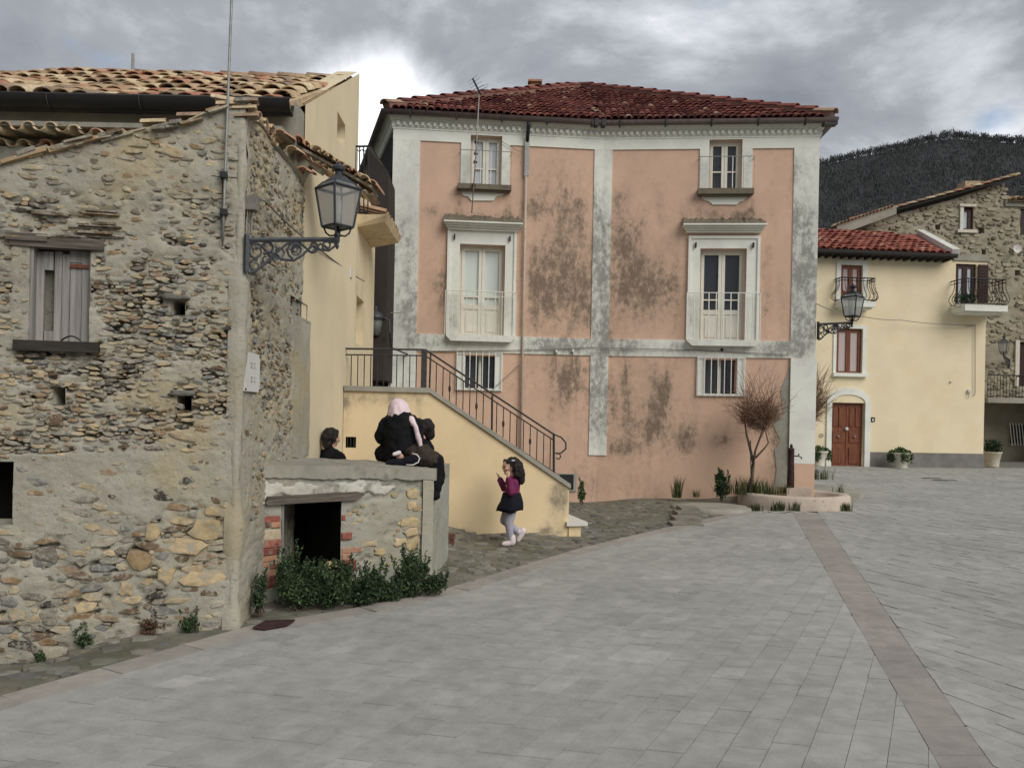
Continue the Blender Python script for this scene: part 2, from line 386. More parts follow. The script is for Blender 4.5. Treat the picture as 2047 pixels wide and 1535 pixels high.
MT['wood_lath'] = woodmat('pale_lath_wood', srgb(176, 142, 96), srgb(196, 164, 118), (3, 3, 40))
MT['wood_brown'] = woodmat('varnished_brown_wood', srgb(106, 54, 28), srgb(150, 84, 48), (40, 40, 2), .45)
MT['wood_shutter'] = woodmat('dark_shutter_wood', srgb(52, 28, 22), srgb(74, 40, 32), (40, 40, 2), .5)
MT['joinery'] = plain('cream_joinery_paint', srgb(222, 219, 202), .55, .05, 6.)
MT['bars_white'] = plain('white_bar_paint', srgb(222, 222, 216), .5, .08, 20.)
MT['iron'] = plain('dark_iron', srgb(58, 56, 55), .6, .25, 20., .4, .3)
MT['iron_black'] = plain('black_iron', srgb(40, 42, 45), .5, .2, 20., .5, .4)
MT['lamp_iron'] = plain('grey_black_iron', srgb(64, 67, 72), .5, .25, 25., .5, .3)
MT['gutter_black'] = plain('black_gutter', srgb(34, 30, 29), .5, .2, 9., .4)
MT['gutter_brown'] = plain('brown_gutter', srgb(98, 84, 80), .5, .2, 9., .4)
MT['steel'] = plain('galvanised_steel', srgb(150, 150, 146), .55, .2, 14., .4, .5)
MT['rust'] = plain('rusty_iron', srgb(112, 66, 40), .9, .4, 18., .2)
MT['rustdark'] = plain('dark_red_rust', srgb(66, 44, 42), .8, .4, 10., .2)
MT['cable'] = plain('grey_cable', srgb(126, 122, 112), .7, .15, 20.)
MT['plate'] = plain('white_enamel_plate', srgb(206, 206, 198), .5, .05, 8.)
MT['ink'] = plain('grey_ink', srgb(110, 110, 108), .7, .1, 20.)
MT['dark'] = plain('opening_shade_black', srgb(22, 21, 20), .95, .2, 5., .05)  # flat near-black that paints the shade inside openings
MT['marble'] = plain('white_marble', srgb(214, 210, 200), .6, .08, 9.)
MT['terracotta_pot'] = plain('pale_pot', srgb(186, 176, 152), .85, .15, 12.)
MT['planter'] = plain('stone_planter', srgb(206, 198, 178), .85, .15, 14.)
MT['basin'] = plaster('pinkish_basin_stone', srgb(196, 178, 160), srgb(116, 98, 88), srgb(170, 148, 130), .1, .4, 0., 14.)
MT['plinth'] = plain('grey_plinth', srgb(122, 118, 114), .9, .18, 3., bump=.3)
MT['bark'] = plain('bark', srgb(96, 82, 70), .9, .25, 30., bump=.6)
MT['twig'] = tinted('bare_twigs', [(0, srgb(126, 92, 70)), (.3, srgb(104, 76, 60)), (.6, srgb(144, 108, 82)), (.85, srgb(110, 92, 62))], .9, .15, 20., 0)
def leafmat(name, stops):
    m = M(name, .6, .3); c = m.ramp(m.rnd(), [(p, srgb(*q)) for p, q in stops]); c = m.vary(c, 5., .3, 4)
    tr = m.new('ShaderNodeBsdfTranslucent'); m.ln(c, tr.inputs[0]); mx = m.new('ShaderNodeMixShader'); mx.inputs[0].default_value = .25
    m.t.links.new(m.b.outputs[0], mx.inputs[1]); m.t.links.new(tr.outputs[0], mx.inputs[2]); m.t.links.new(mx.outputs[0], m.out.inputs[0])
    return m.col(c)
MT['leaf'] = leafmat('bush_leaf', [(0, (40, 56, 36)), (.3, (52, 76, 44)), (.6, (78, 104, 56)), (.85, (104, 124, 70)), (1, (136, 132, 84))])
MT['grass'] = leafmat('grass_blade', [(0, (50, 60, 32)), (.5, (74, 88, 44)), (1, (122, 122, 70))])
MT['weed_brown'] = leafmat('dry_weed', [(0, (96, 62, 48)), (.5, (110, 82, 56)), (1, (84, 92, 52))])
MT['forest'] = tinted('winter_forest', [(0, srgb(72, 74, 76)), (.35, srgb(80, 81, 82)), (.7, srgb(78, 80, 77)), (1, srgb(86, 84, 83))], .95, .15, .02, 0, interp='LINEAR', spec=0.)  # greys lightened in place of distance haze
MT['hill'] = plain('wooded_hill_ground', srgb(76, 77, 79), .95, .15, .02, 0.)  # haze of the distance mixed into this colour too
MT['skin'] = plain('skin', srgb(206, 158, 132), .55, .06, 20., .35)
MT['hair'] = plain('dark_hair', srgb(28, 22, 20), .75, .3, 60., .4, bump=.6, bs=90.)
MT['cloth_black'] = plain('black_cloth', srgb(24, 24, 27), .9, .25, 18., .15, bump=.4, bs=25.)
MT['cloth_brown'] = plain('dark_brown_cloth', srgb(62, 54, 46), .9, .2, 18., .15, bump=.4, bs=25.)
MT['cloth_navy'] = plain('navy_cloth', srgb(28, 28, 38), .9, .2, 18., .15)
MT['scarf'] = plain('pale_pink_scarf', srgb(226, 200, 204), .85, .1, 12., .2, bump=.4, bs=30.)
MT['sweater'] = plain('magenta_knit', srgb(120, 36, 84), .95, .15, 30., .1, bump=.6, bs=120.)
MT['tights'] = plain('lavender_grey_tights', srgb(164, 160, 176), .9, .08, 20., .15)
MT['shoe_white'] = plain('white_pink_shoe', srgb(222, 206, 206), .6, .1, 30.)
MT['hipmortar'] = plain('hip_mortar', srgb(132, 92, 78), .9, .25, 8.)
MT['moss'] = plaster('mossy_ledge', srgb(120, 110, 90), srgb(72, 64, 50), srgb(96, 88, 70), .2, .8, 0., 20.)
def glassmat(name, c, rough=.06):
    m = M(name, rough, .6); return m.col(c)
MT['glass_dark'] = glassmat('dark_window_glass', srgb(54, 57, 62))
MT['glass_pale'] = glassmat('curtained_glass', srgb(204, 214, 206), .12)
MT['glass_sky'] = glassmat('sky_painted_glass', srgb(186, 192, 198), .05)  # bright sky reflection put into the pane colour
MT['glass_warm'] = glassmat('brownish_glass', srgb(192, 172, 168), .1)
def lampglass():
    m = M('frosted_lamp_glass', .35, .5); b = m.b; b.inputs['Transmission Weight'].default_value = .0
    tr = m.new('ShaderNodeBsdfTransparent'); tl = m.new('ShaderNodeBsdfTranslucent'); tl.inputs[0].default_value = (.75, .76, .76, 1)
    a = m.new('ShaderNodeMixShader'); a.inputs[0].default_value = .5; m.t.links.new(b.outputs[0], a.inputs[1]); m.t.links.new(tl.outputs[0], a.inputs[2])
    c = m.new('ShaderNodeMixShader'); c.inputs[0].default_value = .42; m.t.links.new(a.outputs[0], c.inputs[1]); m.t.links.new(tr.outputs[0], c.inputs[2])
    m.t.links.new(c.outputs[0], m.out.inputs[0]); return m.col(srgb(176, 178, 176))
MT['lamp_glass'] = lampglass()
# ================================================================ ground
setting('ground', MB().add([(-3000, -3000, -.6), (3000, -3000, -.6), (3000, 3000, -.6), (-3000, 3000, -.6)], [(0, 1, 2, 3)]), MT['ground'])
EDGE = [G(*q) for q in ((-420, 1520), (0, 1390), (500, 1250), (720, 1213), (900, 1173), (1170, 1092), (1350, 1050), (1480, 1022))]+[Vector((4.25, 13.7, 0)), Vector((4.9, 14.66, 0))]
EDGE = [EDGE[0]+(EDGE[0]-EDGE[1])*4]+EDGE
ey = [p.y for p in EDGE]; ex = [p.x for p in EDGE]
def xl(y): return np.where(np.asarray(y) > ey[-1], 5.62, np.interp(y, ey, ex))
def clip(poly, p, n):          # keep the side n points to
    out = []
    for i in range(len(poly)):
        a, b = poly[i], poly[(i+1) % len(poly)]
        da, db = (a[0]-p[0])*n[0]+(a[1]-p[1])*n[1], (b[0]-p[0])*n[0]+(b[1]-p[1])*n[1]
        if da >= 0: out.append(a)
        if (da > 0) != (db > 0) and abs(da-db) > 1e-9:
            t = da/(da-db); out.append((a[0]+(b[0]-a[0])*t, a[1]+(b[1]-a[1])*t))
    return out
def area(p): return abs(sum(p[i][0]*p[(i+1) % len(p)][1]-p[(i+1) % len(p)][0]*p[i][1] for i in range(len(p))))/2
piazza_mb = MB()
pl = [(x, y) for x, y in zip(ex, ey)]
for i in range(len(pl)-1):
    piazza_mb.add([(pl[i][0], pl[i][1], -.013), (60, pl[i][1], -.013), (60, pl[i+1][1], -.013), (pl[i+1][0], pl[i+1][1], -.013)], [(0, 1, 2, 3)])
piazza_mb.add([(pl[-1][0], ey[-1], -.013), (60, ey[-1], -.013), (60, 60, -.013), (pl[-1][0], 60, -.013)], [(0, 1, 2, 3)])
piazza_mb.add([(-30, -30, -.013), (60, -30, -.013), (60, ey[0], -.013), (ex[0], ey[0], -.013)], [(0, 1, 2, 3)])
piazza = setting('piazza_paving', piazza_mb, MT['joint'])
def slab_piece(poly, jit=.0016, rn=None, th=.03, tilt=.0012):
    z0 = R.uniform(-jit, jit); tx, ty = R.uniform(-tilt, tilt)*4, R.uniform(-tilt, tilt)*4
    n = len(poly); cx = sum(p[0] for p in poly)/n; cy = sum(p[1] for p in poly)/n
    k = .994
    top = [(cx+(p[0]-cx)*k, cy+(p[1]-cy)*k, z0+(p[0]-cx)*tx+(p[1]-cy)*ty) for p in poly]
    bot = [(p[0], p[1], -.0128) for p in poly]
    return (bot+top, [tuple(range(n, 2*n))]+[(i, (i+1) % n, (i+1) % n+n, i+n) for i in range(n)], R.random() if rn is None else rn)
def shrink(poly, g):
    n = len(poly); cx = sum(p[0] for p in poly)/n; cy = sum(p[1] for p in poly)/n; out = []
    for p in poly:
        d = math.hypot(p[0]-cx, p[1]-cy); k = max(0, 1-g/max(d, 1e-6)); out.append((cx+(p[0]-cx)*k, cy+(p[1]-cy)*k))
    return out
bL0, bL1 = G(1585, 1025), G(1880, 1535); bR0, bR1 = G(1636, 1025), G(1988, 1535)
bd = (bL0-bL1).normalized(); bn = (bd.y, -bd.x)          # to the right of the band
slabs, redslabs, edgeslabs = [], [], []
def infield(x, y):
    if not (2.6 < y < 28.3) or x < xl(y)-.4: return False
    return -.80*y-.6 < x < .80*y+1.2
def field(th, wid, l0, l1, keep):
    a = (math.sin(th), math.cos(th)); cr = th-rad(106) if th > 0 else th+rad(90); b = (-math.sin(cr), -math.cos(cr)) if th > 0 else (math.sin(cr), math.cos(cr))
    wid = wid/abs(math.sin(th-cr))
    for i in range(int(-40/wid), int(40/wid)):
        t = -40+R.uniform(0, .4); w0 = i*wid
        while t < 45:
            L = R.choice((l0, l1, (l0+l1)/2, l0*.8)); c = (a[0]*(t+L/2)+b[0]*(w0+wid/2), a[1]*(t+L/2)+b[1]*(w0+wid/2))
            if infield(*c):
                q = [(a[0]*tt+b[0]*ww, a[1]*tt+b[1]*ww) for tt, ww in ((t, w0), (t, w0+wid), (t+L, w0+wid), (t+L, w0))]
                q = keep(q, c)
                if len(q) > 2 and area(q) > .0005:
                    rn = min(1, max(0, R.gauss(.5, .12)));
                    if R.random() < .07: rn = R.choice((-.3, -.1, .1, .9, 1.0, 1.1))
                    slabs.append(slab_piece(shrink(q, R.uniform(.0006, .0024)), rn=rn, jit=.0028, tilt=.0022))
            t += L
KW = .21
def edgeclip(q, c):
    if c[1] > ey[-1]: return clip(q, (5.62, 0), (1, 0))
    i = max(0, min(len(ey)-2, int(np.searchsorted(ey, c[1])-1)))
    for k in (i-1, i, i+1):
        if 0 <= k < len(ey)-1:
            d = (EDGE[k+1]-EDGE[k]).normalized(); n = (d.y, -d.x); p = (EDGE[k].x+n[0]*KW, EDGE[k].y+n[1]*KW)
            if k == i or min(v[1] for v in q) < ey[k+1] and max(v[1] for v in q) > ey[k]: q = clip(q, p, n)
            if len(q) < 3: return []
    return q
def keepL(q, c):
    if c[1] > bL0.y: return []
    q = clip(q, bL0, (-bn[0], -bn[1]))
    q = clip(q, (0, bL0.y), (0, -1)) if len(q) > 2 else []
    return edgeclip(q, c) if len(q) > 2 else []
def keepR(q, c):
    bdr = (bR0-bR1).normalized(); nr_ = (bdr.y, -bdr.x)
    if max((v[0]-bR0.x)*nr_[0]+(v[1]-bR0.y)*nr_[1] for v in q) > 0: return clip(q, bR0, nr_)
    if c[1] > bL0.y:
        q = clip(q, (0, bL0.y), (0, 1)); return edgeclip(q, c) if len(q) > 2 else []
    return []
field(rad(28), .165, .24, .42, keepL)
field(rad(-24), .165, .24, .42, keepR)
t = 0.0; tot = (bL0-bL1).length+2
while t < tot:
    L = R.choice((.36, .42, .5)); q = []
    f = lambda tt: (max(0, 1-tt/(bL0-bL1).length))
    A0 = bL0-bd*t; A1 = bL0-bd*(t+L); w0 = (bR0-bL0).length; 
    kk = (bL0-bL1).length; B0 = bR0+(bR1-bR0)*(t/kk); B1 = bR0+(bR1-bR0)*((t+L)/kk)
    redslabs.append(slab_piece(shrink([(A0.x, A0.y), (A1.x, A1.y), (B1.x, B1.y), (B0.x, B0.y)], .003), rn=R.random())); t += L
for i in range(len(EDGE)-1):
    a, b = EDGE[i], EDGE[i+1]; d = (b-a); L = d.length; d = d/L; n = Vector((d.y, -d.x, 0)); m = max(1, int(L/.5))
    for k in range(m):
        q0, q1 = a+d*(L*k/m), a+d*(L*(k+1)/m)
        q = [(q0.x, q0.y), (q0.x+n.x*KW, q0.y+n.y*KW), (q1.x+n.x*KW, q1.y+n.y*KW), (q1.x, q1.y)]
        if 2.6 < q0.y: edgeslabs.append(slab_piece(shrink(q, .003), rn=R.random()))
emit(slabs, 'paving_slab', 'far_paving_slabs', MT['slab'], piazza, 300)
emit(redslabs, 'band_slab', 'far_band_slabs', MT['slab_red'], piazza, 60); emit(edgeslabs, 'edge_slab', 'far_edge_slabs', MT['slab_edge'], piazza, 60)

# cobbled strip between the piazza and the houses
CP = [(-3.4, 5.2, -.2), (-5.5, 5.0, -.3), (-1.95, 5.6, -.02), (-1.5, 6.4, .03), (-.85, 7.3, .04), (-1.2, 8.6, .12), (-.95, 9.72, .167), (0, 9.9, .07), (.9, 10.15, .0),
      (1.2, 15, -.08), (3., 15, .03), (4.4, 15, .13), (5.5, 14.8, .16), (1.3, 11.5, -.03), (2.2, 12.6, -.02), (-1, 12.5, .0), (-3.3, 18, 0), (3.4, 13.6, .02), (-3, 12, 0), (-8, 9, 0), (0, 13, -.03)]
CP += [(-.02, 9.36, -.012), (.12, 9.4, -.012), (-.15, 9.3, -.01)]
CP += [(p.x-.04, p.y, -.02) for p in EDGE]+[((EDGE[i].x+EDGE[i+1].x)/2-.04, (EDGE[i].y+EDGE[i+1].y)/2, -.02) for i in range(len(EDGE)-1)]
cpa = np.array(CP)
def tz(x, y):
    x = np.asarray(x, float); y = np.asarray(y, float)
    d = (x[..., None]-cpa[:, 0])**2+(y[..., None]-cpa[:, 1])**2+.02; w = 1/d**1.6
    z = (w*cpa[:, 2]).sum(-1)/w.sum(-1)
    return np.where(x > xl(y)+.06, -.06, z)
xs = np.arange(-9, 7.01, .11); ys = np.arange(-2, 23, .11); XX, YY = np.meshgrid(xs, ys, indexing='ij')
ZZ = tz(XX, YY)+(fbm(XX*3, YY*3, 3, 5)-.5)*.025
n, m = XX.shape
cob = setting('cobbled_ground', MB().add(np.stack([XX, YY, ZZ], -1).reshape(-1, 3).tolist(), [(i*m+j, (i+1)*m+j, (i+1)*m+j+1, i*m+j+1) for i in range(n-1) for j in range(m-1)]), MT['earth'], True)
def dart(cands, rel=1.0, cell=.3):
    """cands: (x, y, rx, ry); keep those that do not overlap an earlier one"""
    g = {}; out = []
    for c in cands:
        k = (int(c[0]//cell), int(c[1]//cell)); ok = True
        for i in (-1, 0, 1):
            for j in (-1, 0, 1):
                for o in g.get((k[0]+i, k[1]+j), ()):
                    if ((c[0]-o[0])/(c[2]+o[2]))**2+((c[1]-o[1])/(c[3]+o[3]))**2 < rel: ok = False; break
                if not ok: break
            if not ok: break
        if ok: g.setdefault(k, []).append(c); out.append(c)
    return out
cands = []
for i in range(15000):
    x, y = R.uniform(-4.2, 4.2), R.uniform(3.2, 14.4)
    if x > float(xl(y))-.05 or x < float(xl(y))-4.6: continue
    if y > 10.1 and x < .8: continue
    if x < -1.93 and y > 5.3+(x+3.4)*.24+.05: continue
    if y > 11.2 and R.random() < .75: continue
    s = R.uniform(.035, .085); cands.append((x, y, s*R.uniform(.9, 1.5), s))
cobs = []
for x, y, rx, ry in dart(sorted(cands, key=lambda c: -c[3]), .86):
    z = float(tz(np.array(x), np.array(y))); n = 7; ph = R.random()*6; h = R.uniform(.003, .018); rr = [R.uniform(.85, 1.1) for _ in range(n)]
    ring = lambda k, zz: [(x+math.cos(ph+6.2832*i/n)*rx*rr[i]*k, y+math.sin(ph+6.2832*i/n)*ry*rr[i]*k, z+zz+R.uniform(-.002, .002)) for i in range(n)]
    vs = ring(1, -.02)+ring(.86, h*.75)+[(x, y, z+h)]
    cobs.append((vs, [(i, (i+1) % n, (i+1) % n+n, i+n) for i in range(n)]+[(i+n, (i+1) % n+n, 2*n) for i in range(n)], R.random()))
emit(cobs, 'cobble', 'small_cobbles', MT['cobble'], cob, 300)

# ---------------------------------------------------------------- wooded hill
RID = [(-500, 700), (600, 640), (1150, 520), (1450, 392), (1600, 340), (1700, 316), (1800, 296), (1880, 276), (1960, 284), (2047, 288), (2200, 300), (2600, 340), (3400, 480)]
def ridge(u): return np.interp(u, [q[0] for q in RID], [q[1] for q in RID])
us = np.arange(-500, 3401, 40.); ts = np.linspace(0, 1, 26); hv = []; hf = []
def hillp(u, t):
    D = 140+380*t; zt = float(P(u, float(ridge(u)), 520).z)
    x = (u-U0)/F*D; z = -3+(zt+3)*(t**1.05)+(float(fbm(x*.02, D*.02, 4, 3))-.5)*16*math.sin(math.pi*min(1, t))
    return Vector((x, D, z))
for u in us: hv += [hillp(u, t) for t in ts]
nt = len(ts); hf = [(i*nt+j, (i+1)*nt+j, (i+1)*nt+j+1, i*nt+j+1) for i in range(len(us)-1) for j in range(nt-1)]
back = [(v[0]*1.6, 900, -3) for v in hv[nt-1::nt]]; nb = len(hv); hv = hv+back
hf += [(i*nt+nt-1, (i+1)*nt+nt-1, nb+i+1, nb+i) for i in range(len(us)-1)]
setting('hill', MB().add(hv, hf), MT['hill'], True)
fm = MB()
def crown(c, r, h, n, rn):
    vs, fs, at = [], [], []
    for k in range(n):
        d = Vector((R.gauss(0, 1), R.gauss(0, 1), R.gauss(0, 1))).normalized()*R.random()**.5
        p = c+Vector((d.x*r, d.y*r, h*(.55+d.z*.45))); s = R.uniform(.14, .3)*r; b = len(vs)
        for q in range(3): vs.append(p+Vector((R.uniform(-1, 1)*s*.6, R.uniform(-1, 1)*s*.6, R.uniform(-1, 1)*s*2.0)))
        fs.append((b, b+1, b+2)); at += [min(1, max(0, rn+R.uniform(-.2, .2)))]*3
    fm.add(vs, fs, at)
for i in range(9000):
    u = R.uniform(1450, 2350); t = R.uniform(.30, 1.0)**.8; p = hillp(u, t)
    crown(p, R.uniform(1.6, 3.2), R.uniform(3.5, 6.5), 16, R.random())
for i in range(300):
    u = R.uniform(1560, 2250); p = hillp(u, R.uniform(.985, 1.0)); h = R.uniform(2.8, 6.2)
    fm.tube([p-Vector((0, 0, .5)), p+Vector((R.uniform(-.4, .4), 0, h*.8))], [.22, .08], 4, .1)
    crown(p+Vector((0, 0, h*.2)), R.uniform(1.8, 3.4), h*.85, 60, R.random())
tag(fm.build('forest', MT['forest'], None), 'dark bare winter forest covering the hill behind the houses', 'forest', kind='stuff')
# ================================================================ masonry helpers
def stone_piece(w, s, z, rx, rz, h, rn, n=9, off=0.0, sq=2.6, tilt=0.0, base=-.03):
    ph = R.random()*6.28; rr = [R.uniform(.66, 1.12) for _ in range(n)]; ct, st = math.cos(tilt), math.sin(tilt); gx, gz = R.uniform(-.08, .08), R.uniform(-.12, .12)
    def ring(k, o, j):
        out = []
        for i in range(n):
            a = ph+6.2832*i/n; c, d = math.cos(a), math.sin(a); q = (abs(c)**sq+abs(d)**sq)**(-1/sq)
            x, y = c*q*rx*rr[i]*k, d*q*rz*rr[i]*k
            out.append(w.p(s+x*ct-y*st, z+x*st+y*ct, off+o+(x*gx+y*gz if o > 0 else 0)+R.uniform(-j, j)))
        return out
    vs = ring(1, base, 0)+ring(.93, h*.86, .002)+ring(.62, h, .002)+[w.p(s, z, off+h)]
    fs = [(i, (i+1) % n, (i+1) % n+n, i+n) for i in range(n)]+[(i+n, (i+1) % n+n, (i+1) % n+2*n, i+2*n) for i in range(n)]+[(i+2*n, (i+1) % n+2*n, 3*n) for i in range(n)]
    return (vs, fs, rn)
def brick_piece(w, r, o0, o1, rn):
    m = MB(); j = lambda: R.uniform(-.004, .004)
    s0, s1, z0, z1 = r[0]+j(), r[1]+j(), r[2]+j(), r[3]+j(); c = min(s1-s0, z1-z0)*.12
    q0 = [(s0, z0), (s1, z0), (s1, z1), (s0, z1)]; q1 = [(s0+c, z0+c), (s1-c, z0+c), (s1-c, z1-c), (s0+c, z1-c)]
    vs = [w.p(*p, o0) for p in q0]+[w.p(*p, o1-.006+j()*.5) for p in q0]+[w.p(*p, o1+j()*.5) for p in q1]
    fs = [(i, (i+1) % 4, (i+1) % 4+4, i+4) for i in range(4)]+[(i+4, (i+1) % 4+4, (i+1) % 4+8, i+8) for i in range(4)]+[(8, 9, 10, 11)]
    return (vs, fs, rn)
def tile_piece(c, e, up, n, r, L, rn, taper=.85, lift=.02, seg=6, th=.012, concave=False):
    """one curved clay tile: c middle of its lower end, e across, up along, n outwards"""
    sgn = -1 if concave else 1
    def arc(o, rr, l): return [o+e*(rr*math.cos(math.pi*(1-k/seg)))+n*(sgn*rr*math.sin(math.pi*k/seg)*.72+l) for k in range(seg+1)]
    a = arc(c, r, lift); b = arc(c+up*L, r*taper, 0); d = arc(c, r-th, lift-th*.3); m = seg+1
    g = arc(c+up*L, r*taper-th, -th*.3)
    fs = [(k, k+1, m+k+1, m+k) for k in range(seg)]+[(k, 2*m+k, 2*m+k+1, k+1) for k in range(seg)]+[(2*m+k, 3*m+k, 3*m+k+1, 2*m+k+1) for k in range(seg)]
    return (a+b+d+g, fs, rn)
def tile_roof(P0, P1, up, length, pitch, rowlen, inside=None, jit=.1, r=None, seg=6, lift=.022, wave=.0, rn=None, span=None):
    e = (P1-P0); W_ = e.length; e = e/W_; up = up.normalized(); n = e.cross(up).normalized()
    if n.z < 0: n = -n
    out = []; nc = int(W_/pitch); nr = int(length/rowlen)+1; r = r or pitch*.46
    i0, i1 = (0, nc) if span is None else (int(math.floor(span[0]/pitch)), int(math.ceil(span[1]/pitch)))
    for i in range(i0, i1):
        for j in range(nr):
            s, t = (i+.5)*pitch+R.uniform(-jit, jit)*pitch*.5, j*rowlen+R.uniform(-jit, jit)*rowlen*.5
            if inside and not inside(s, t+rowlen*.5): continue
            c = P0+e*s+up*t+n*(wave*math.sin(s*1.7+t*2.1)+wave*.6*math.sin(s*4.1-t*3))
            tw = R.uniform(-jit, jit)*.35
            out.append(tile_piece(c, (e+up*tw).normalized(), (up-e*tw).normalized(), n, r*R.uniform(.94, 1.06), rowlen*1.12, rn() if rn else R.random(), lift=lift*R.uniform(.7, 1.4), seg=seg))
    return out

# ================================================================ ruined stone house (left foreground)
A0, A1 = (-4.35, 5.1), (-1.936, 5.65)
WA = W(A0, A1)
WS = W(A1, (-1.99, 7.45))                         # its flank, towards the yellow house
house_a = thing('ruined_stone_house', (-3.0, 5.4, -.2), 'ruined rubble stone house with patched grey mortar and a silvered shuttered window', 'house')
rake = [WA.hit(u, v) for u, v in ((-200, 360), (0, 322), (100, 297), (230, 268), (385, 240), (420, 222), (492, 203))]
def topA(s): return np.interp(s, [q[0] for q in rake], [q[1] for q in rake])
hA = {'window': WA.rect(60, 497, 181, 682), 'low': WA.rect(-70, 922, 28, 1048), 'p1': WA.rect(345, 600, 371, 630), 'p2': WA.rect(355, 791, 384, 820), 'p3': WA.rect(108, 776, 132, 808)}
def projA(w, S, Z):
    p = [w.A+w.d*0]
    X = w.A.x+w.d.x*S; Y = w.A.y+w.d.y*S; a = X/Y*F; b = (H-Z)/Y*F
    return U0+a-RO*b, V0+b+RO*a
def densA(u, v):      # how much of the rubble shows (0 rendered over, 1 bare)
    d = .22+.0*u
    d = np.where((v > 455) & (v < 915), .62+.38*sm(455, 560, v), d)
    d = np.where((v > 380) & (v <= 455), .35, d)
    d = np.where(v >= 905, .04, d)
    lo = 1070-.12*u+60*np.sin(u*.03)*.5
    d = np.where((v > 905) & (v > lo), .75, d)
    d = np.where((v > 1160) & (u > 330), .25, d)
    d = np.where((v > 1225-u*.02) & (u < 330), .45, d)
    patch = fbm(u*.012, v*.02, 3, 31)
    d = d*np.clip(.25+1.4*sm(.36, .64, patch), 0, 1.1)
    d = d*(1-.55*sm(452, 474, u))
    d = np.where((u > 24) & (u < 62) & (v > 480) & (v < 700), .15, d)
    return np.clip(d, 0, 1)
def dispA(w, dens):
    def f(S, Z):
        u, v = projA(w, S, Z); d = dens(u, v)
        pit = sm(.57, .70, fbm(S*11, Z*34, 3, 11))*.06*sm(.2, .6, d)
        lump = (fbm(S*5, Z*6, 3, 3)-.5)*.03+(fbm(S*22, Z*26, 2, 9)-.5)*.012
        return .016-.020*d-pit+lump
    return f
def attrA(w, dens):
    def f(S, Z):
        u, v = projA(w, S, Z); d = dens(u, v)
        return .55*sm(.57, .70, fbm(S*11, Z*34, 3, 11))*sm(.2, .6, d)+.30*sm(.55, .75, fbm(S*2.2, Z*2.6, 4, 15))+.12*d
    return f
mb = MB(); WA.grid(mb, (0, WA.L, -.5, 3.85), .0155, list(hA.values()), dispA(WA, densA), attrA(WA, densA), topA)
for k, h in hA.items(): WA.reveal(mb, h, .34 if k != 'window' else .12, .012, a=.6)
wallA = mb.build('front_wall', MT['mortar'], house_a, True)
# stones
cands = []
for i in range(42000):
    s, z = R.uniform(0, WA.L), R.uniform(-.3, 3.75)
    if z > float(topA(s))-.03: continue
    u, v = projA(WA, s, z); d = float(densA(np.array(u), np.array(v)))
    if R.random() > d*1.2+.03: continue
    big = R.random()
    rz = R.uniform(.007, .017) if v < 930 else R.uniform(.010, .032)
    if v < 420: rz = R.uniform(.008, .024)
    rx = rz*R.choice((1.2, 1.6, 2.0, 2.6, 3.4))
    if s+rx > WA.L-.03: continue
    if any(h[0]-rx < s < h[1]+rx and h[2]-rz < z < h[3]+rz for h in hA.values()): continue
    cands.append((s, z, rx, rz, v))
pcs = []
feat = [(335, 1075, 415, 1110), (255, 1096, 304, 1141), (311, 1130, 352, 1168), (354, 1140, 463, 1171), (376, 1036, 452, 1080), (408, 1008, 440, 1034), (430, 1008, 468, 1032), (290, 1045, 322, 1085), (62, 1092, 120, 1122), (0, 1190, 38, 1212), (150, 1200, 195, 1222), (205, 1098, 232, 1112), (145, 1098, 176, 1110), (240, 1160, 268, 1190), (242, 1190, 290, 1206), (15, 1215, 55, 1240), (85, 1232, 118, 1250), (310, 292, 378, 316), (338, 862, 395, 880), (290, 888, 330, 902), (90, 826, 130, 852), (205, 350, 235, 366), (370, 818, 352, 806)]
fx = []
for a in feat:
    r = WA.rect(*a); fx.append(((r[0]+r[1])/2, (r[2]+r[3])/2, abs(r[1]-r[0])/2, abs(r[3]-r[2])/2, a[1]))
cc = dart([c for c in fx]+sorted(cands, key=lambda c: -c[2]*c[3]), .80, .2)
ylw = []
for i, c in enumerate(cc):
    u, v = projA(WA, c[0], c[1])
    isf = any(abs(c[0]-q[0]) < 1e-6 and abs(c[1]-q[1]) < 1e-6 for q in fx)
    rn = R.random()
    if v > 1050 and u < 300 and rn < .5 and R.random() < .45: rn = R.choice((.65, .8, .95, .3))
    dd = float(densA(np.array(u), np.array(v)))
    h = R.uniform(.004, .020) if not isf else R.uniform(.018, .028)
    pc = stone_piece(WA, c[0], c[1], c[2], c[3], h+(0.004 if dd < .3 else -.002), rn, n=R.choice((5, 6, 6, 7)) if not isf else 10, sq=4 if not isf else 6, tilt=R.uniform(-.22, .12))
    (ylw if isf and v > 1000 and u > 140 else pcs).append(pc)
emit(ylw, 'stone_block', 'stone_blocks', MT['stone_y'], wallA, 60)
emit(pcs, 'stone', 'small_stones', MT['stone'], wallA, 300)
# thin slate courses over the window
sl = []
for k in range(26):
    u = R.uniform(20, 215); v = R.choice((424, 430, 436, 468, 474)); 
    if k > 18: u, v = R.uniform(165, 232), R.uniform(445, 470)
    s, z = WA.hit(u, v); L = R.uniform(.04, .13); sl.append(brick_piece(WA, (s-L, s+L, z-.007, z+.007), -.02, R.uniform(.02, .05), R.choice((.4, .88, .7, .5, .64))))
emit(sl, 'slate_course', 'slate_courses', MT['stone'], wallA, 60)
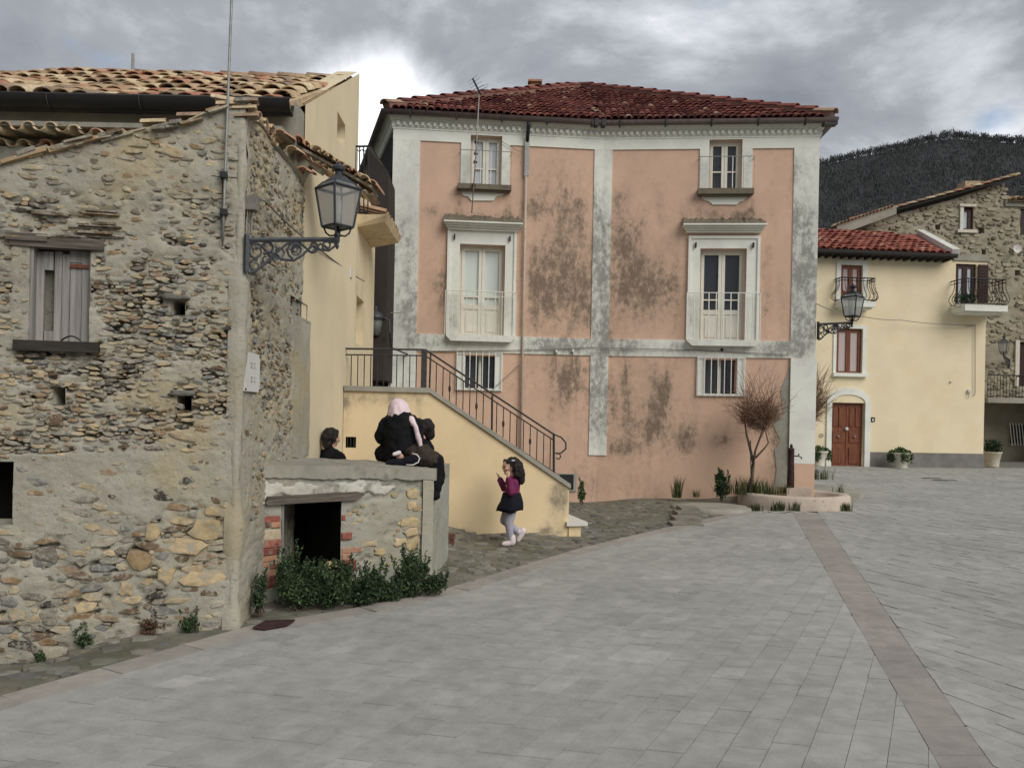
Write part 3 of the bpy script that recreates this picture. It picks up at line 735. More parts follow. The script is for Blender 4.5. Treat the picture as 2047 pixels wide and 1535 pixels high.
# flank
hS = {'pit': WS.rect(576, 600, 612, 634)}
def densS(u, v):
    d = .42+.3*sm(560, 700, v)-.45*sm(800, 900, v); d = d*np.clip(.4+1.4*sm(.3, .6, fbm(u*.03, v*.02, 3, 77)), 0, 1.1)
    return np.clip(np.where(u < 498, .08, np.where((u > 580) & (v > 600), .03, d)), 0, 1)
EV = [(-1.83, 6.0, 3.66), (-1.62, 6.5, 3.62), (-1.32, 7.18, 3.58)]
def topS(s): return np.interp(s, [0, .35, .6, 1.85], [3.72, 3.66, 3.64, 3.66])
mb = MB(); WS.grid(mb, (0, WS.L, -.4, 3.8), .016, list(hS.values()), dispA(WS, densS), attrA(WS, densS), topS)
for h in hS.values(): WS.reveal(mb, h, .25, .012, a=.9)
wallS = mb.build('side_wall', MT['mortar'], house_a, True)
cands = []
for i in range(9000):
    s, z = R.uniform(0.03, WS.L), R.uniform(.6, 3.6); u, v = projA(WS, s, z); d = float(densS(np.array(u), np.array(v)))
    if R.random() > d*1.1+.02: continue
    rz = R.uniform(.008, .024); rx = rz*R.uniform(1., 2.8); cands.append((s, z, rx, rz, v))
pcs = [stone_piece(WS, c[0], c[1], c[2], c[3], R.uniform(.0, .020), R.random(), n=R.choice((5, 6, 7)), sq=4, tilt=R.uniform(-.2, .2)) for c in dart(sorted(cands, key=lambda c: -c[2]*c[3]), .8, .2)]
emit(pcs, 'stone', 'small_stones', MT['stone'], wallS, 150)
# rendered corner and a broken render jamb on the flank
mb = MB(); r = WS.rect(584, 640, 610, 910)
WS.grid(mb, (r[0], r[1], r[2], r[3]), .03, disp=lambda S, Z: .045+(fbm(S*9, Z*5, 3, 2)-.5)*.02, attr=lambda S, Z: .15+.35*sm(.45, .7, fbm(S*4, Z*3, 4, 8)))
WS.box(mb, (r[0]-.01, r[0]+.03, r[2], r[3]), 0, .06, .1); WS.box(mb, (r[0], r[1], r[2]-.02, r[2]), 0, .045); WS.box(mb, (r[0], r[1], r[3], r[3]+.02), 0, .045)
mb.build('render_jamb', MT['mortar'], house_a, False)
# roof behind the rake, coping and laths on it
mb = MB(); tp = [WA.p(q[0], q[1]-.03, -.03) for q in rake]; bk = [Vector((p.x, p.y+1.6, p.z-.02)) for p in tp]; n = len(tp)
mb.add(tp+bk, [(i, i+1, n+i+1, n+i) for i in range(n-1)]); mb.add([WS.p(s, float(topS(s)), -.02) for s in (0, .6, 1.2, 1.85)]+[WS.p(s, float(topS(s))-.01, -.10) for s in (0, .6, 1.2, 1.85)], [(i, i+1, i+5, i+4) for i in range(3)])
mb.build('roof', MT['mortar'], house_a)
cop = []
for i in range(70):
    s = R.uniform(.25, WA.L); z = float(topA(s)); sl_ = (float(topA(s+.05))-float(topA(s-.05)))/.1
    L = R.uniform(.02, .075); X = (WA.D3+Vector((0, 0, sl_+R.uniform(-.1, .1)))).normalized(); m_ = MB(); c = WA.p(s, z-R.uniform(-.005, .035), R.uniform(-.04, .02))
    m_.box(c, (L, R.uniform(.03, .06), R.uniform(.005, .013)), (X, WA.N3, X.cross(WA.N3)*-1)); cop.append((m_.v, m_.f, R.choice((.7, .5, .3, .88, .4, .55, .1, .27))))
for p in cop: MB().add(*p).build('coping_stone', MT['stone'], house_a)
for k, (a, b) in enumerate((((98, 300), (225, 270)), ((100, 304), (170, 284)), ((5, 326), (95, 300)))):
    p, q = WA.px(*a, .02), WA.px(*b, .02); m_ = MB(); X = (q-p).normalized()
    m_.box((p+q)/2, ((q-p).length/2, .03, .012), (X, WA.N3, X.cross(WA.N3)*-1)); m_.build('lath', MT['wood_lath'] if k else MT['wood_lath'], house_a)
m_ = MB()
for u, v, rn in ((300, 250, .3), (372, 237, .66), (450, 214, .3), (485, 208, .66), (482, 222, .3), (487, 238, .66)):
    p = WA.px(u, v, .0); MB().add(*tile_piece(p+Vector((-.06, 0, -.02)), WA.N3, (WA.D3+Vector((0, 0, .25))).normalized(), Vector((0, 0, 1)), .05, .17, rn, 1.0)).build('broken_tile', MT['tile_old'], house_a)
# shuttered window: lintel, sill, frame, planks
win = MB(); s0, s1, z0, z1 = hA['window']
WA.box(win, (s0-.012, s0+.02, z0, z1), -.1, .004); WA.box(win, (s1-.02, s1, z0, z1), -.1, -.03); win = win.build('window', MT['wood_grey'], house_a)
mb = MB(); WA.box(mb, WA.rect(22, 475, 210, 497), -.1, .03); mb.build('lintel', MT['wood_beam'], win)
mb = MB(); WA.box(mb, WA.rect(15, 468, 98, 483), -.06, .042); mb.build('lintel', MT['wood_beam'], win)
mb = MB(); WA.box(mb, WA.rect(32, 683, 201, 704), -.05, .06); mb.build('sill', MT['wood_dark'], win)
pk = [((62, 500, 82, 680), 0), ((82, 500, 102, 537), .2), ((82, 660, 102, 680), .3), ((102, 500, 118, 682), .1), ((118, 505, 134, 682), .5), ((134, 524, 158, 682), .35), ((158, 524, 179, 682), .6), ((134, 500, 179, 523), .2)]
mb = MB(); WA.box(mb, (s0, s1, z0, z1), -.115, -.108); mb.build('gap_shade_panel', MT['dark'], win)  # black sheet painting the shade behind the missing planks
for k_ in ('low', 'p1', 'p2', 'p3'):
    mb = MB(); WA.box(mb, hA[k_], -.335, -.30); mb.build('hollow_shade_panel', MT['dark'], wallA)  # black backing sheet, painted shade for the hole
for q, rn in pk:
    mb = MB(); r = WA.rect(*q); WA.box(mb, (r[0]+.002, r[1]-.002, r[2], r[3]), -.085, -.06+rn*.012, rn); mb.build('shutter_plank', MT['wood_grey'], win)
mb = MB(); WA.box(mb, WA.rect(136, 527, 179, 534), -.06, -.04); mb.build('rusty_rail', MT['rust'], win)
mb = MB(); mb.tube([WA.px(122+40*k/8, 681-9*math.sin(math.pi*k/8), .03) for k in range(9)], .006); mb.build('iron_hoop', MT['iron_black'], win)
for q in ((315, 588, 385, 602), (335, 780, 398, 792)):
    a = WA.rect(*q); mb = MB(); mb.add(*stone_piece(WA, (a[0]+a[1])/2, (a[2]+a[3])/2, (a[1]-a[0])/2, (a[3]-a[2])/2, .05, .3, 10, sq=4)); mb.build('lintel_stone', MT['cobble'], wallA, True)
# pole clamped to the corner, with rust marks
pole = thing('tv_pole', WA.px(448, 480, .04), 'thin galvanised pole clamped to the corner of the ruined stone house', 'pole')
b0, b1 = WA.px(447, 432, .05), WA.px(463, 2, .05); top = b0+(b1-b0)*1.45
MB().tube([WA.px(446, 480, .05), b0, b1, top], .0095, 8).build('tube', MT['steel'], pole, True)
for v in (351, 425):
    c = WA.px(447.5, v, .05); mb = MB(); mb.box(c, (.024, .03, .02), (WA.D3, WA.N3, WA.Z3)); mb.tube([c-WA.D3*.09-WA.N3*.04, c+WA.D3*.13-WA.N3*.04], .004, 5); mb.build('clamp', MT['iron_black'], pole)
mb = MB()
for v, L in ((356, 60), (430, 62)):
    a = WA.rect(443, v, 451, v+L); WA.poly(mb, [(a[0], a[3]), (a[1], a[3]), ((a[0]+a[1])/2, a[2])], .0, .022)
mb.build('rust_streak', MT['rust'], house_a)
# eaves of old tiles flaring out over the flank
ev = []; under = MB(); q0, q1 = P(548, 262, 7.2), P(742, 368, 7.2); dv = (q1-q0); Lq = dv.length; dv = dv/Lq; up_ = Vector((-dv.z, 0, dv.x))
if up_.z < 0: up_ = -up_
k = 0.0
while k < Lq:
    a = q0+dv*k+up_*.012*math.sin(k*5)
    ev.append(tile_piece(a+Vector((0, R.uniform(-.05, .03), 0))+up_*.02, (dv+up_*R.uniform(-.2, .2)).normalized(), Vector((0, 1, R.uniform(.0, .06))), up_, .055, .42, R.random(), 1., .0))
    ev.append(tile_piece(a+Vector((0, R.uniform(.0, .06), 0))-up_*.045, (dv+up_*R.uniform(-.2, .2)).normalized(), Vector((0, 1, 0)), up_, .05, .36, R.random(), 1., .0, concave=True)); k += .062
for k in range(8):      # loose tiles along the top of the flank
    c = WS.p(.10+k*.09, 3.68+R.uniform(-.02, .03), .03); ev.append(tile_piece(c, (WS.D3+Vector((0, 0, R.uniform(-.25, .25)))).normalized(), Vector((-1, 0, .2)).normalized(), Vector((0, 0, 1)), .065, .3, R.random(), .9, R.uniform(0, .04), concave=k % 2 == 1))
for p in ev: MB().add(*p).build('eave_tile', MT['tile_old'], house_a, True)
c = (q0+q1)/2+Vector((0, .22, 0)); under.box(c-up_*.012, (Lq/2, .17, .012), (dv, Vector((0, 1, 0)), up_)); n0 = P(560, 290, 7.3); under.prism([P(u, v, 7.28) for u, v in ((540, 262), (560, 280), (600, 300), (650, 328), (640, 345), (618, 330), (600, 360), (560, 330))], (0, .12, 0)); under.build('eave_corbel', MT['mortar'], house_a)
# rendered corner, a rough rounded strip where front and flank meet
cr = MB(); zz = np.arange(-.1, 3.66, .03); prof = [(-.075, .010), (-.045, .022), (-.012, .028)]; vs = []
for z in zz:
    j = lambda q: (float(fbm(np.array(q*9.), np.array(z*7.), 3, 5))-.5)*.02
    sk_ = -.022*float(sm(2.2, 2.7, z))+(float(fbm(np.array(z*3.1), np.array(2.), 4, 44))-.55)*.075; ring = [WA.p(WA.L+a-.01, z, b+j(a)+sk_) for a, b in prof]; c = WA.p(WA.L, z, 0); ring.append(c+(WA.N3+WS.N3).normalized()*(.034+j(.3)+sk_*.5)); ring += [WS.p(.02, z, .03+j(.5)+sk_), WS.p(.06, z, .024+j(.7)+sk_), WS.p(.12, z, .0+j(.9)+sk_)]; vs += ring
m_ = 7; cr.add(vs, [(i*m_+k, i*m_+k+1, (i+1)*m_+k+1, (i+1)*m_+k) for i in range(len(zz)-1) for k in range(m_-1)], [.35*float(sm(.5, .72, fbm(np.array(v[2]*2.+v[0]*5), np.array(v[1]*4.), 4, 9))) for v in vs]); cr.build('corner_render', MT['mortar'], house_a, True)
MB().tube([WA.p(WA.L-.02, z, -.012) for z in np.arange(-.2, 3.7, .3)], .035, 8).build('corner_core', MT['mortar'], house_a, True)
# plate screwed to the flank
r = WS.rect(490, 706, 519, 783, .03)
sign = thing('wall_plate', WS.p((r[0]+r[1])/2, r[2], .03), 'blank white plate with two small grey marks on the stone house flank', 'sign')
mb = MB(); WS.box(mb, r, .018, .032); mb.build('plate', MT['plate'], sign)
for v in (732, 760):
    mb = MB(); c = WS.hit(504.5, v, .03)
    for q in ((-.045, .02, .055, .006), (-.045, .004, .04, .005), (-.045, -.012, .055, .006), (.03, .02, .03, .006), (.03, .0, .025, .005), (.03, -.014, .03, .006)):
        WS.box(mb, (c[0]+q[0]+.02-q[2]/2, c[0]+q[0]+.02+q[2]/2, c[1]+q[1]-q[3]/2, c[1]+q[1]+q[3]/2), .032, .0335)
    mb.build('print_mark', MT['ink'], sign)
for a in (.03, .97):
    for b in (.05, .95):
        mb = MB(); WS.box(mb, (r[0]+(r[1]-r[0])*a-.012, r[0]+(r[1]-r[0])*a+.012, r[2]+(r[3]-r[2])*b-.006, r[2]+(r[3]-r[2])*b+.006), .032, .037); mb.build('screw', MT['iron'], sign)

# ================================================================ tiled house behind it
house_b = thing('tiled_cream_house', (-4, 8, 0), 'cream rendered house with an old clay tile roof behind the ruined house', 'house')
yF = 7.45; xR = -1.99; xLft = -9.5; yR = 10.05; yB = 12.7
GZ = P(603, 208, 7.05).z; gl = P(603, 208, 7.05)
WBf = W((xLft, yF), (xR, yF)); WBg = W((xR, yF), (xR-.02, yR))
eaveZ = P(603, 198, 7.1).z; ridgeZ = P(715, 160, yR).z
def topG(s): return eaveZ+.08+(ridgeZ-eaveZ)*np.clip(s/(yR-yF), 0, 1)
yF2 = 7.17; WBf = W((xLft, yF2), (xR-.01, yF2)); mb = MB(); mb.add([(xR-.01, yF2, -.3), (xR-.01, 7.5, -.3), (xR-.01, 7.5, eaveZ), (xR-.01, yF2, eaveZ)], [(0, 1, 2, 3)], .2); WBf.grid(mb, (0, WBf.L, -.3, eaveZ), .12, attr=lambda S, Z: .1+.25*fbm(S*1.5, Z*2, 4, 4)); mb.build('front_wall', MT['concrete'], house_b, True)
hG = [WBg.rect(674, 236, 690, 289)]
mb = MB(); WBg.grid(mb, (0, WBg.L, -.3, ridgeZ+.2), .09, hG, attr=lambda S, Z: .16+.5*sm(1.3, .2, Z)*fbm(S*3, Z*1.2, 4, 6)+.12*sm(4.2, 5.6, Z)*fbm(S*9, Z*.6, 3, 2), top=topG)
for h in hG: WBg.reveal(mb, h, .3)
mb.add([(xR-.3, yF+.02, eaveZ+.1), (xR-.02, yF, eaveZ+.1), (xR-.04, yR, ridgeZ+.1), (xR-.3, yR, ridgeZ+.1)], [(0, 1, 2, 3)])
mb.build('gable_wall', MT['cream'], house_b, True)
eL, eR = Vector((xLft, 7.05, eaveZ-.06)), Vector((xR-.03, 7.05, eaveZ-.06)); upv = Vector((0, yR-7.05, ridgeZ-eaveZ+.05)); UL = upv.length
tl = tile_roof(eL, eR, upv, UL, .185, .33, lambda s, t: t < UL+.1, .22, .098, 6, .014, .02)
roofB = MB(); nn = Vector((0, -upv.z, upv.y)).normalized()
roofB.hexa([eL-nn*.06, eR-nn*.06, eR+upv-nn*.06, eL+upv-nn*.06, eL+nn*.012, eR+nn*.012, eR+upv+nn*.012, eL+upv+nn*.012])
roofB = roofB.build('roof', MT['tile_old'], house_b)
emit(tl, 'roof_tile', 'far_roof_tiles', MT['tile_old'], roofB, 300, True)
rc = []
x = xLft
while x < xR-.45: rc.append(tile_piece(Vector((x, yR, ridgeZ-.02)), Vector((0, 1, 0)), Vector((1, 0, 0)), Vector((0, 0, 1)), .1, .42, R.random(), .9, .02)); x += .36
for p in rc[-9:]: MB().add(*p).build('ridge_tile', MT['tile_old'], roofB, True)
mb = MB(); mb.add([(xLft, yR+.02, ridgeZ-.02), (xR-.06, yR+.02, ridgeZ-.02), (xR-.06, yR+.02, -.3), (xLft, yR+.02, -.3)], [(0, 1, 2, 3)]); mb.build('rear_wall', MT['concrete'], house_b)
mb = MB(); gz = eaveZ-.17; ga = [(math.sin(k*math.pi/8)*0+.08*math.cos(math.pi+k*math.pi/8), -.1*math.sin(k*math.pi/8)) for k in range(9)]
vs = [Vector((x, 7.0+q[0], gz+.1+q[1])) for x in (xLft, xR+.0) for q in ga]; mb.add(vs, [(k, k+1, 10+k, 9+k) for k in range(8)])
mb.tube([(xLft, 6.93, gz+.105), (xR, 6.93, gz+.105)], .012, 6); mb.tube([(xLft, 7.03, gz+.01), (xR, 7.03, gz+.01)], .03, 6)
mb.build('gutter', MT['gutter_black'], house_b, True)
for x in np.arange(-4.9, -2.1, .8):
    mb = MB(); mb.tube([(x, 7.0+q[0]*1.08, gz+.1+q[1]*1.1) for q in ga], .006, 4); mb.build('gutter_bracket', MT['iron'], house_b)
MB().tube([P(266, 150, yR+.3)-Vector((0, 0, .3)), P(266, 108, yR+.3)], .02, 8).build('vent_pipe', MT['steel'], roofB, True)
# double row of eave tiles (romanella) low on the front wall
rom = []; zr = P(150, 262, 6.85).z
for k in range(40):
    x = xR-.05-k*.098*1.0
    for row, (dy, dz) in enumerate(((-.36, .0), (-.2, -.085), (-.08, -.235))):
        if row == 2 and k % 2: continue
        c = Vector((x+(row*.06), yF2+dy, zr+dz+R.uniform(-.012, .012)+.02*math.sin(k*.35)))
        rom.append(tile_piece(c, Vector((1, 0, R.uniform(-.08, .08))).normalized(), Vector((0, 1, .16)).normalized(), Vector((0, 0, 1)), .056, .36, R.random(), 1.0, .0, concave=k % 2 == 1))
emit(rom, 'cornice_tile', 'cornice_tiles', MT['tile_old'], house_b, 110, True)
mb = MB(); mb.box((-5.7, yF2-.09, zr-.16), (3.68, .09, .06)); mb.box((-5.7, yF2-.17, zr+.05), (3.68, .17, .02)); mb.box((-5.7, yF2-.04, zr-.32), (3.68, .04, .06)); mb.build('cornice_bed', MT['concrete'], house_b)

# ================================================================ low stone shed with the flat concrete top
SA, SB = (-2.02, 6.28), (-.727, 7.33)
WH = W(SA, SB); zl, zr_ = 1.105, 1.025
shed = thing('low_stone_shed', (-1.4, 6.9, 0), 'low stone and plaster shed with flat concrete top and dark opening under a wooden lintel', 'shed')
oh = WH.rect(564, 1003, 680, 1200); oh = (oh[0], oh[1], -.2, oh[3])
def topH(s): return zl+(zr_-zl)*s/WH.L-.10
def dispH(S, Z):
    u, v = projA(WH, S, Z); d = sm(.52, .66, fbm(S*4, Z*6, 3, 41))*.8
    return .01-.022*d-.02*sm(.6, .72, fbm(S*14, Z*22, 3, 12))*sm(.3, .8, d)+(fbm(S*6, Z*7, 4, 3)-.5)*.03
mb = MB(); WH.grid(mb, (0, WH.L, -.2, 1.12), .016, [oh], dispH, lambda S, Z: .2*sm(.5, .7, fbm(S*4, Z*6, 4, 21))+.35*sm(.52, .66, fbm(S*5, Z*8, 3, 41)), topH)
s0, s1, z0, z1 = oh
mb.build('front_wall', MT['mortar_grey'], shed, True)
mb = MB(); WH.reveal(mb, oh, .75, .005, back=True); mb.build('interior', MT['dark'], shed)  # inside faces coloured near-black for the shade of the opening
mb = MB(); WH.box(mb, (oh[0]-.012, oh[0]+.006, 0, oh[3]), -.3, .012); mb.build('jamb_board', MT['wood_grey'], shed)
dep = .82; back = WH.N3*-dep; SR = W(SB, (SB[0]+.10, SB[1]+.82))
mb = MB(); SR.grid(mb, (0, SR.L, -.1, zr_-.1), .03, disp=lambda S, Z: (fbm(S*8, Z*8, 4, 6)-.5)*.03, attr=lambda S, Z: .35*fbm(S*4, Z*3, 4, 3)); mb.build('side_wall', MT['mortar_grey'], shed, True)
mb = MB(); BL, BR_ = Vector((SA[0], SA[1]+1.05, 0)), Vector((SB[0]+.10, SB[1]+.82, 0))
mb.add([BL+Vector((0, 0, -.1)), BR_+Vector((0, 0, -.1)), BR_+Vector((0, 0, zr_-.1)), BL+Vector((0, 0, zl-.1))], [(0, 1, 2, 3)]); mb.build('rear_wall', MT['concrete'], shed)
# concrete top, a worn slab: subdivided and wobbled
top = MB(); nx, ny = 40, 14; a0, a1 = WH.p(-.02, 0, .035), WH.p(WH.L+.02, 0, .035); vs = []; fs = []
for i in range(nx+1):
    for j in range(ny+1):
        f = a0.lerp(a1, i/nx); b = BL.lerp(BR_, i/nx); q = f.lerp(b, j/ny); q.z = zl+(zr_-zl)*i/nx+(float(fbm(i*.4, j*.5, 3, 2))-.5)*.014
        vs.append(q)
fs = [(i*(ny+1)+j, (i+1)*(ny+1)+j, (i+1)*(ny+1)+j+1, i*(ny+1)+j+1) for i in range(nx) for j in range(ny)]
e = len(vs)
low = [vs[i*(ny+1)]+Vector((0, 0, -.088-.03*float(fbm(i*.5, 1, 3, 9)))) for i in range(nx+1)]; vs = vs+low
fs += [(e+i, e+i+1, (i+1)*(ny+1), i*(ny+1)) for i in range(nx)]
rt = [vs[nx*(ny+1)+j]+Vector((0, 0, -.11)) for j in range(ny+1)]; e2 = len(vs); vs = vs+rt
fs += [(e2+j, e2+j+1, nx*(ny+1)+j+1, nx*(ny+1)+j) for j in range(ny)]
top.add(vs, fs, [.2+.5*float(fbm(p[0]*3, p[1]*3+p[2]*4, 4, 7)) for p in vs]); top.build('top_slab', MT['concrete'], shed)
# whitish render under the slab edge, corner render
mb = MB(); r = WH.rect(518, 955, 830, 1000); WH.grid(mb, (r[0], r[1], r[2], r[3]), .014, disp=lambda S, Z: .017-.05*sm(.42, .62, np.abs(Z-(r[2]+r[3])/2-.012*np.sin(S*9))/(r[3]-r[2])*1.7+1.3*(fbm(S*11, Z*11, 4, 22)-.5)+.6*sm(r[1]-.5, r[1], S))+(fbm(S*30, Z*30, 3, 5)-.5)*.02, attr=lambda S, Z: .36+.4*sm(.45, .7, fbm(S*7, Z*8, 4, 33))); mb.build('render_patch', MT['lime'], shed, True)
mb = MB(); r = WH.rect(838, 950, 866, 1140); WH.grid(mb, (WH.L-.11, WH.L+.005, 0, r[3]+.03), .02, disp=lambda S, Z: .03+(fbm(S*9, Z*6, 3, 2)-.5)*.02, attr=lambda S, Z: .3*fbm(S*6, Z*5, 4, 3)); mb.build('corner_render', MT['mortar_grey'], shed, True)
# lintel
lt = MB(); r = WH.rect(527, 986, 724, 1003); WH.poly(lt, [(r[0], r[2]+.012), (r[0]+.02, r[2]), (r[1]-.07, r[2]), (r[1], (r[2]+r[3])/2+.01), (r[1]-.06, r[3]), (r[0]+.02, r[3]-.004)], -.15, .05); lt.build('lintel', MT['wood_beam'], shed)
bk = []
for u0, v0, u1, v1, rn in ((512, 1030, 561, 1043, .1), (515, 1043, 538, 1055, .86), (540, 1043, 560, 1055, .55), (516, 1058, 560, 1080, .75), (510, 1081, 560, 1095, .05), (510, 1095, 556, 1109, .3), (510, 1110, 556, 1123, .55), (515, 1124, 536, 1136, .55), (538, 1124, 558, 1136, .05), (522, 1137, 556, 1150, .55), (522, 1150, 550, 1175, .3),
                          (682, 1030, 690, 1040, .05), (682, 1064, 702, 1078, .05), (682, 1093, 722, 1105, .55), (682, 1106, 700, 1120, .55), (682, 1120, 712, 1140, .3)):
    bk.append(brick_piece(WH, WH.rect(u0, v0, u1, v1), -.02, R.uniform(.012, .026), rn))
emit(bk, 'brick', 'bricks', MT['brick'], shed, 60)
sp = []
for u0, v0, u1, v1, rn in ((812, 975, 836, 1000, .1), (800, 1032, 836, 1055, .3), (806, 1054, 838, 1072, .75), (785, 1073, 812, 1092, .5), (805, 1072, 838, 1100, .1), (722, 1080, 756, 1092, .5), (812, 1000, 834, 1018, .6), (822, 1008, 838, 1020, .9), (745, 1095, 770, 1110, .2), (650, 1120, 675, 1135, .1)):
    r = WH.rect(u0, v0, u1, v1); sp.append(stone_piece(WH, (r[0]+r[1])/2, (r[2]+r[3])/2, (r[1]-r[0])/2, (r[3]-r[2])/2, R.uniform(.016, .024), rn, 11, sq=5))
cands = []
for i in range(900):
    s, z = R.uniform(.0, WH.L), R.uniform(.1, .8); rz = R.uniform(.008, .02); cands.append((s, z, rz*R.uniform(1.2, 2.5), rz))
for c in dart(cands, .9, .1)[:90]:
    if oh[0]-.05 < c[0] < oh[1]+.05: continue
    sp.append(stone_piece(WH, c[0], c[1], c[2], c[3], R.uniform(.0, .014), R.random(), 8))
emit(sp, 'stone', 'stones', MT['stone_y'], shed, 100)
# ================================================================ pink house
CL0, CB, CR1 = Vector((-2.28, 14.7)), Vector((1.62, 15.05)), Vector((5.56, 14.7))
WL, WR = W(CL0, CB), W(CB, CR1)
WSd = W((-3.95, 20.2), CL0)                                        # flank in the alley
pink = thing('pink_house', (1.6, 15.2, 0), 'salmon pink house with white pilasters, two balcony doors and a dark red hip roof', 'house')
def blobs(w, bl, base=.1, amp=.10, seed=1):
    def f(S, Z):
        u, v = projA(w, S, Z); a = base+amp*fbm(S*1.1, Z*1.3, 4, seed)+.8*amp*sm(.5, .8, fbm(S*6, Z*.55, 4, seed+50))
        for (x, y, rx, ry, k) in bl: a = a+k*np.exp(-((u-x)/rx)**2-((v-y)/ry)**2)
        return np.clip(a, 0, .76)
    return f
PB = [(918, 425, 6, 45, .3), (1018, 425, 6, 45, .3), (1398, 432, 6, 40, .3), (1502, 432, 7, 50, .35), (884, 600, 9, 90, .25), (1530, 600, 11, 110, .28), (1100, 860, 9, 130, .25), (1250, 780, 7, 80, .3), (1335, 770, 7, 80, .28), (1500, 820, 9, 60, .25), (1065, 600, 8, 160, .2), (1110, 560, 75, 110, .42), (1130, 430, 60, 70, .30), (1085, 350, 30, 60, .22), (1060, 415, 25, 20, .35), (1285, 575, 85, 80, .52), (1250, 470, 45, 70, .42), (1235, 400, 20, 30, .25), (1140, 760, 70, 70, .30), (1290, 790, 80, 80, .28), (1300, 870, 90, 50, .30),
      (1480, 580, 30, 80, .22), (1485, 440, 25, 30, .3), (862, 418, 22, 18, .35), (875, 560, 34, 70, .25), (1235, 900, 45, 20, .38), (1372, 885, 18, 28, .5), (1560, 945, 26, 70, .5), (1550, 860, 18, 40, .4), (1150, 960, 160, 40, .22), (1440, 880, 30, 12, .35), (1440, 430, 90, 14, .3), (960, 432, 90, 12, .3), (1180, 600, 40, 120, .25)]
zb0 = -.3
LW = {'up': WL.rect(940, 272, 1003, 376), 'fr': WL.rect(918, 490, 1008, 671), 'lo': WL.rect(930, 711, 990, 776)}
RW = {'up': WR.rect(1417, 280, 1483, 380), 'fr': WR.rect(1398, 498, 1490, 682), 'lo': WR.rect(1409, 719, 1472, 787)}
ZC = WL.hit(1000, 245)[1]                       # top of plain wall, under the cornice
for w, hs, nm in ((WL, LW, 'left_bay'), (WR, RW, 'right_bay')):
    mb = MB(); w.grid(mb, (0, w.L, zb0, ZC), .07, list(hs.values()), attr=blobs(w, PB, .14, .24), disp=lambda S, Z: (fbm(S*1.2, Z*1.2, 3, 7)-.5)*.016)
    for h in hs.values(): w.reveal(mb, h, .22, back=True, a=.1)
    tag(mb.build('wall_bay', MT['pink'], pink, True))
mb = MB(); WSd.grid(mb, (0, WSd.L, zb0, ZC), .2, attr=lambda S, Z: .35+.4*fbm(S, Z*.6, 4, 9)); mb.build('side_wall', MT['alley_shade'], pink, True)  # flank colour includes the shade of the alley
mb = MB(); mb.add([(5.56, 14.7, zb0), (5.9, 21, zb0), (5.9, 21, ZC), (5.56, 14.7, ZC)], [(0, 1, 2, 3)]); mb.build('side_wall', MT['white'], pink)
# white bands, set proud
WBL = [(1200, 560, 45, 140, .14), (1190, 800, 45, 100, .14), (1605, 580, 34, 150, .14), (1200, 470, 40, 90, .30), (1200, 560, 40, 80, .22), (1195, 640, 40, 60, .45), (1190, 780, 40, 60, .40), (1190, 850, 40, 30, .2), (1130, 690, 90, 22, .50), (1240, 690, 40, 18, .42), (1330, 700, 60, 18, .30), (1555, 700, 50, 24, .45), (1605, 560, 30, 130, .42), (1610, 640, 30, 60, .35), (1600, 430, 30, 50, .25), (815, 520, 30, 130, .28), (820, 640, 40, 60, .22), (880, 690, 60, 20, .22), (1000, 300, 200, 14, .05), (1600, 340, 30, 20, .2), (1180, 400, 10, 60, .3)]
def band(w, r, o, name='white_band', blob=WBL, base=.32):
    mb = MB(); w.grid(mb, r, .06, attr=blobs(w, blob, base, .14, 3), off=o)
    s0, s1, z0, z1 = r; q = [(s0, z0), (s1, z0), (s1, z1), (s0, z1)]
    mb.add([w.p(*c, o) for c in q]+[w.p(*c, -.01) for c in q], [(i, i+4, (i+1) % 4+4, (i+1) % 4) for i in range(4)], .3)
    return mb.build(name, MT['white'], pink)
zf = WL.hit(1000, 290)[1]; zfR = WR.hit(1400, 299)[1]; zf = (zf+zfR)/2
z1a, z1b = WL.hit(1000, 672)[1], WL.hit(1000, 706)[1]
pL = WL.hit(838, 400)[0]; pM0 = WL.hit(1188, 320)[0]; pM1 = WR.hit(1224, 320)[0]; pR = WR.hit(1587, 320)[0]
zmb = WR.hit(1210, 910)[1]
band(WL, (-.012, pL, z1a, zf), .022, 'pilaster'); band(WL, (-.012, pL, .9, z1b), .022, 'pilaster')
band(WL, (pM0, WL.L, z1a, zf), .022, 'pilaster'); band(WR, (0, pM1, z1a, zf), .022, 'pilaster')
band(WL, (pM0, WL.L, zmb, z1b), .022, 'pilaster'); band(WR, (0, pM1, zmb, z1b), .022, 'pilaster')
band(WR, (pR, WR.L+.012, z1a, zf), .022, 'pilaster')
zpk = WR.hit(1595, 926)[1]
band(WR, (WR.hit(1578, 800)[0], WR.L+.03, zpk, z1b), .05, 'pilaster', WBL, .1)
mb = MB(); WR.box(mb, (WR.hit(1578, 900)[0], WR.L+.03, zb0, zpk), 0, .048, .2); mb.build('pilaster_base', MT['pink'], pink)
band(WL, (-.014, WL.L, z1b, z1a), .024, 'string_course'); band(WR, (0, WR.L+.014, z1b, z1a), .024, 'string_course')
def frieze(w, cut):
    zt = ZC-.19; lo = zf; u0, u1, z0, z1 = cut
    band(w, (-.014 if w is WL else 0, u0, lo, zt), .024, 'frieze', WBL, .06); band(w, (u1, w.L+(0 if w is WL else .014), lo, zt), .024, 'frieze', WBL, .06)
    if z1 < zt-.01: band(w, (u0, u1, z1, zt), .024, 'frieze', WBL, .06)
frieze(WL, LW['up']); frieze(WR, RW['up'])
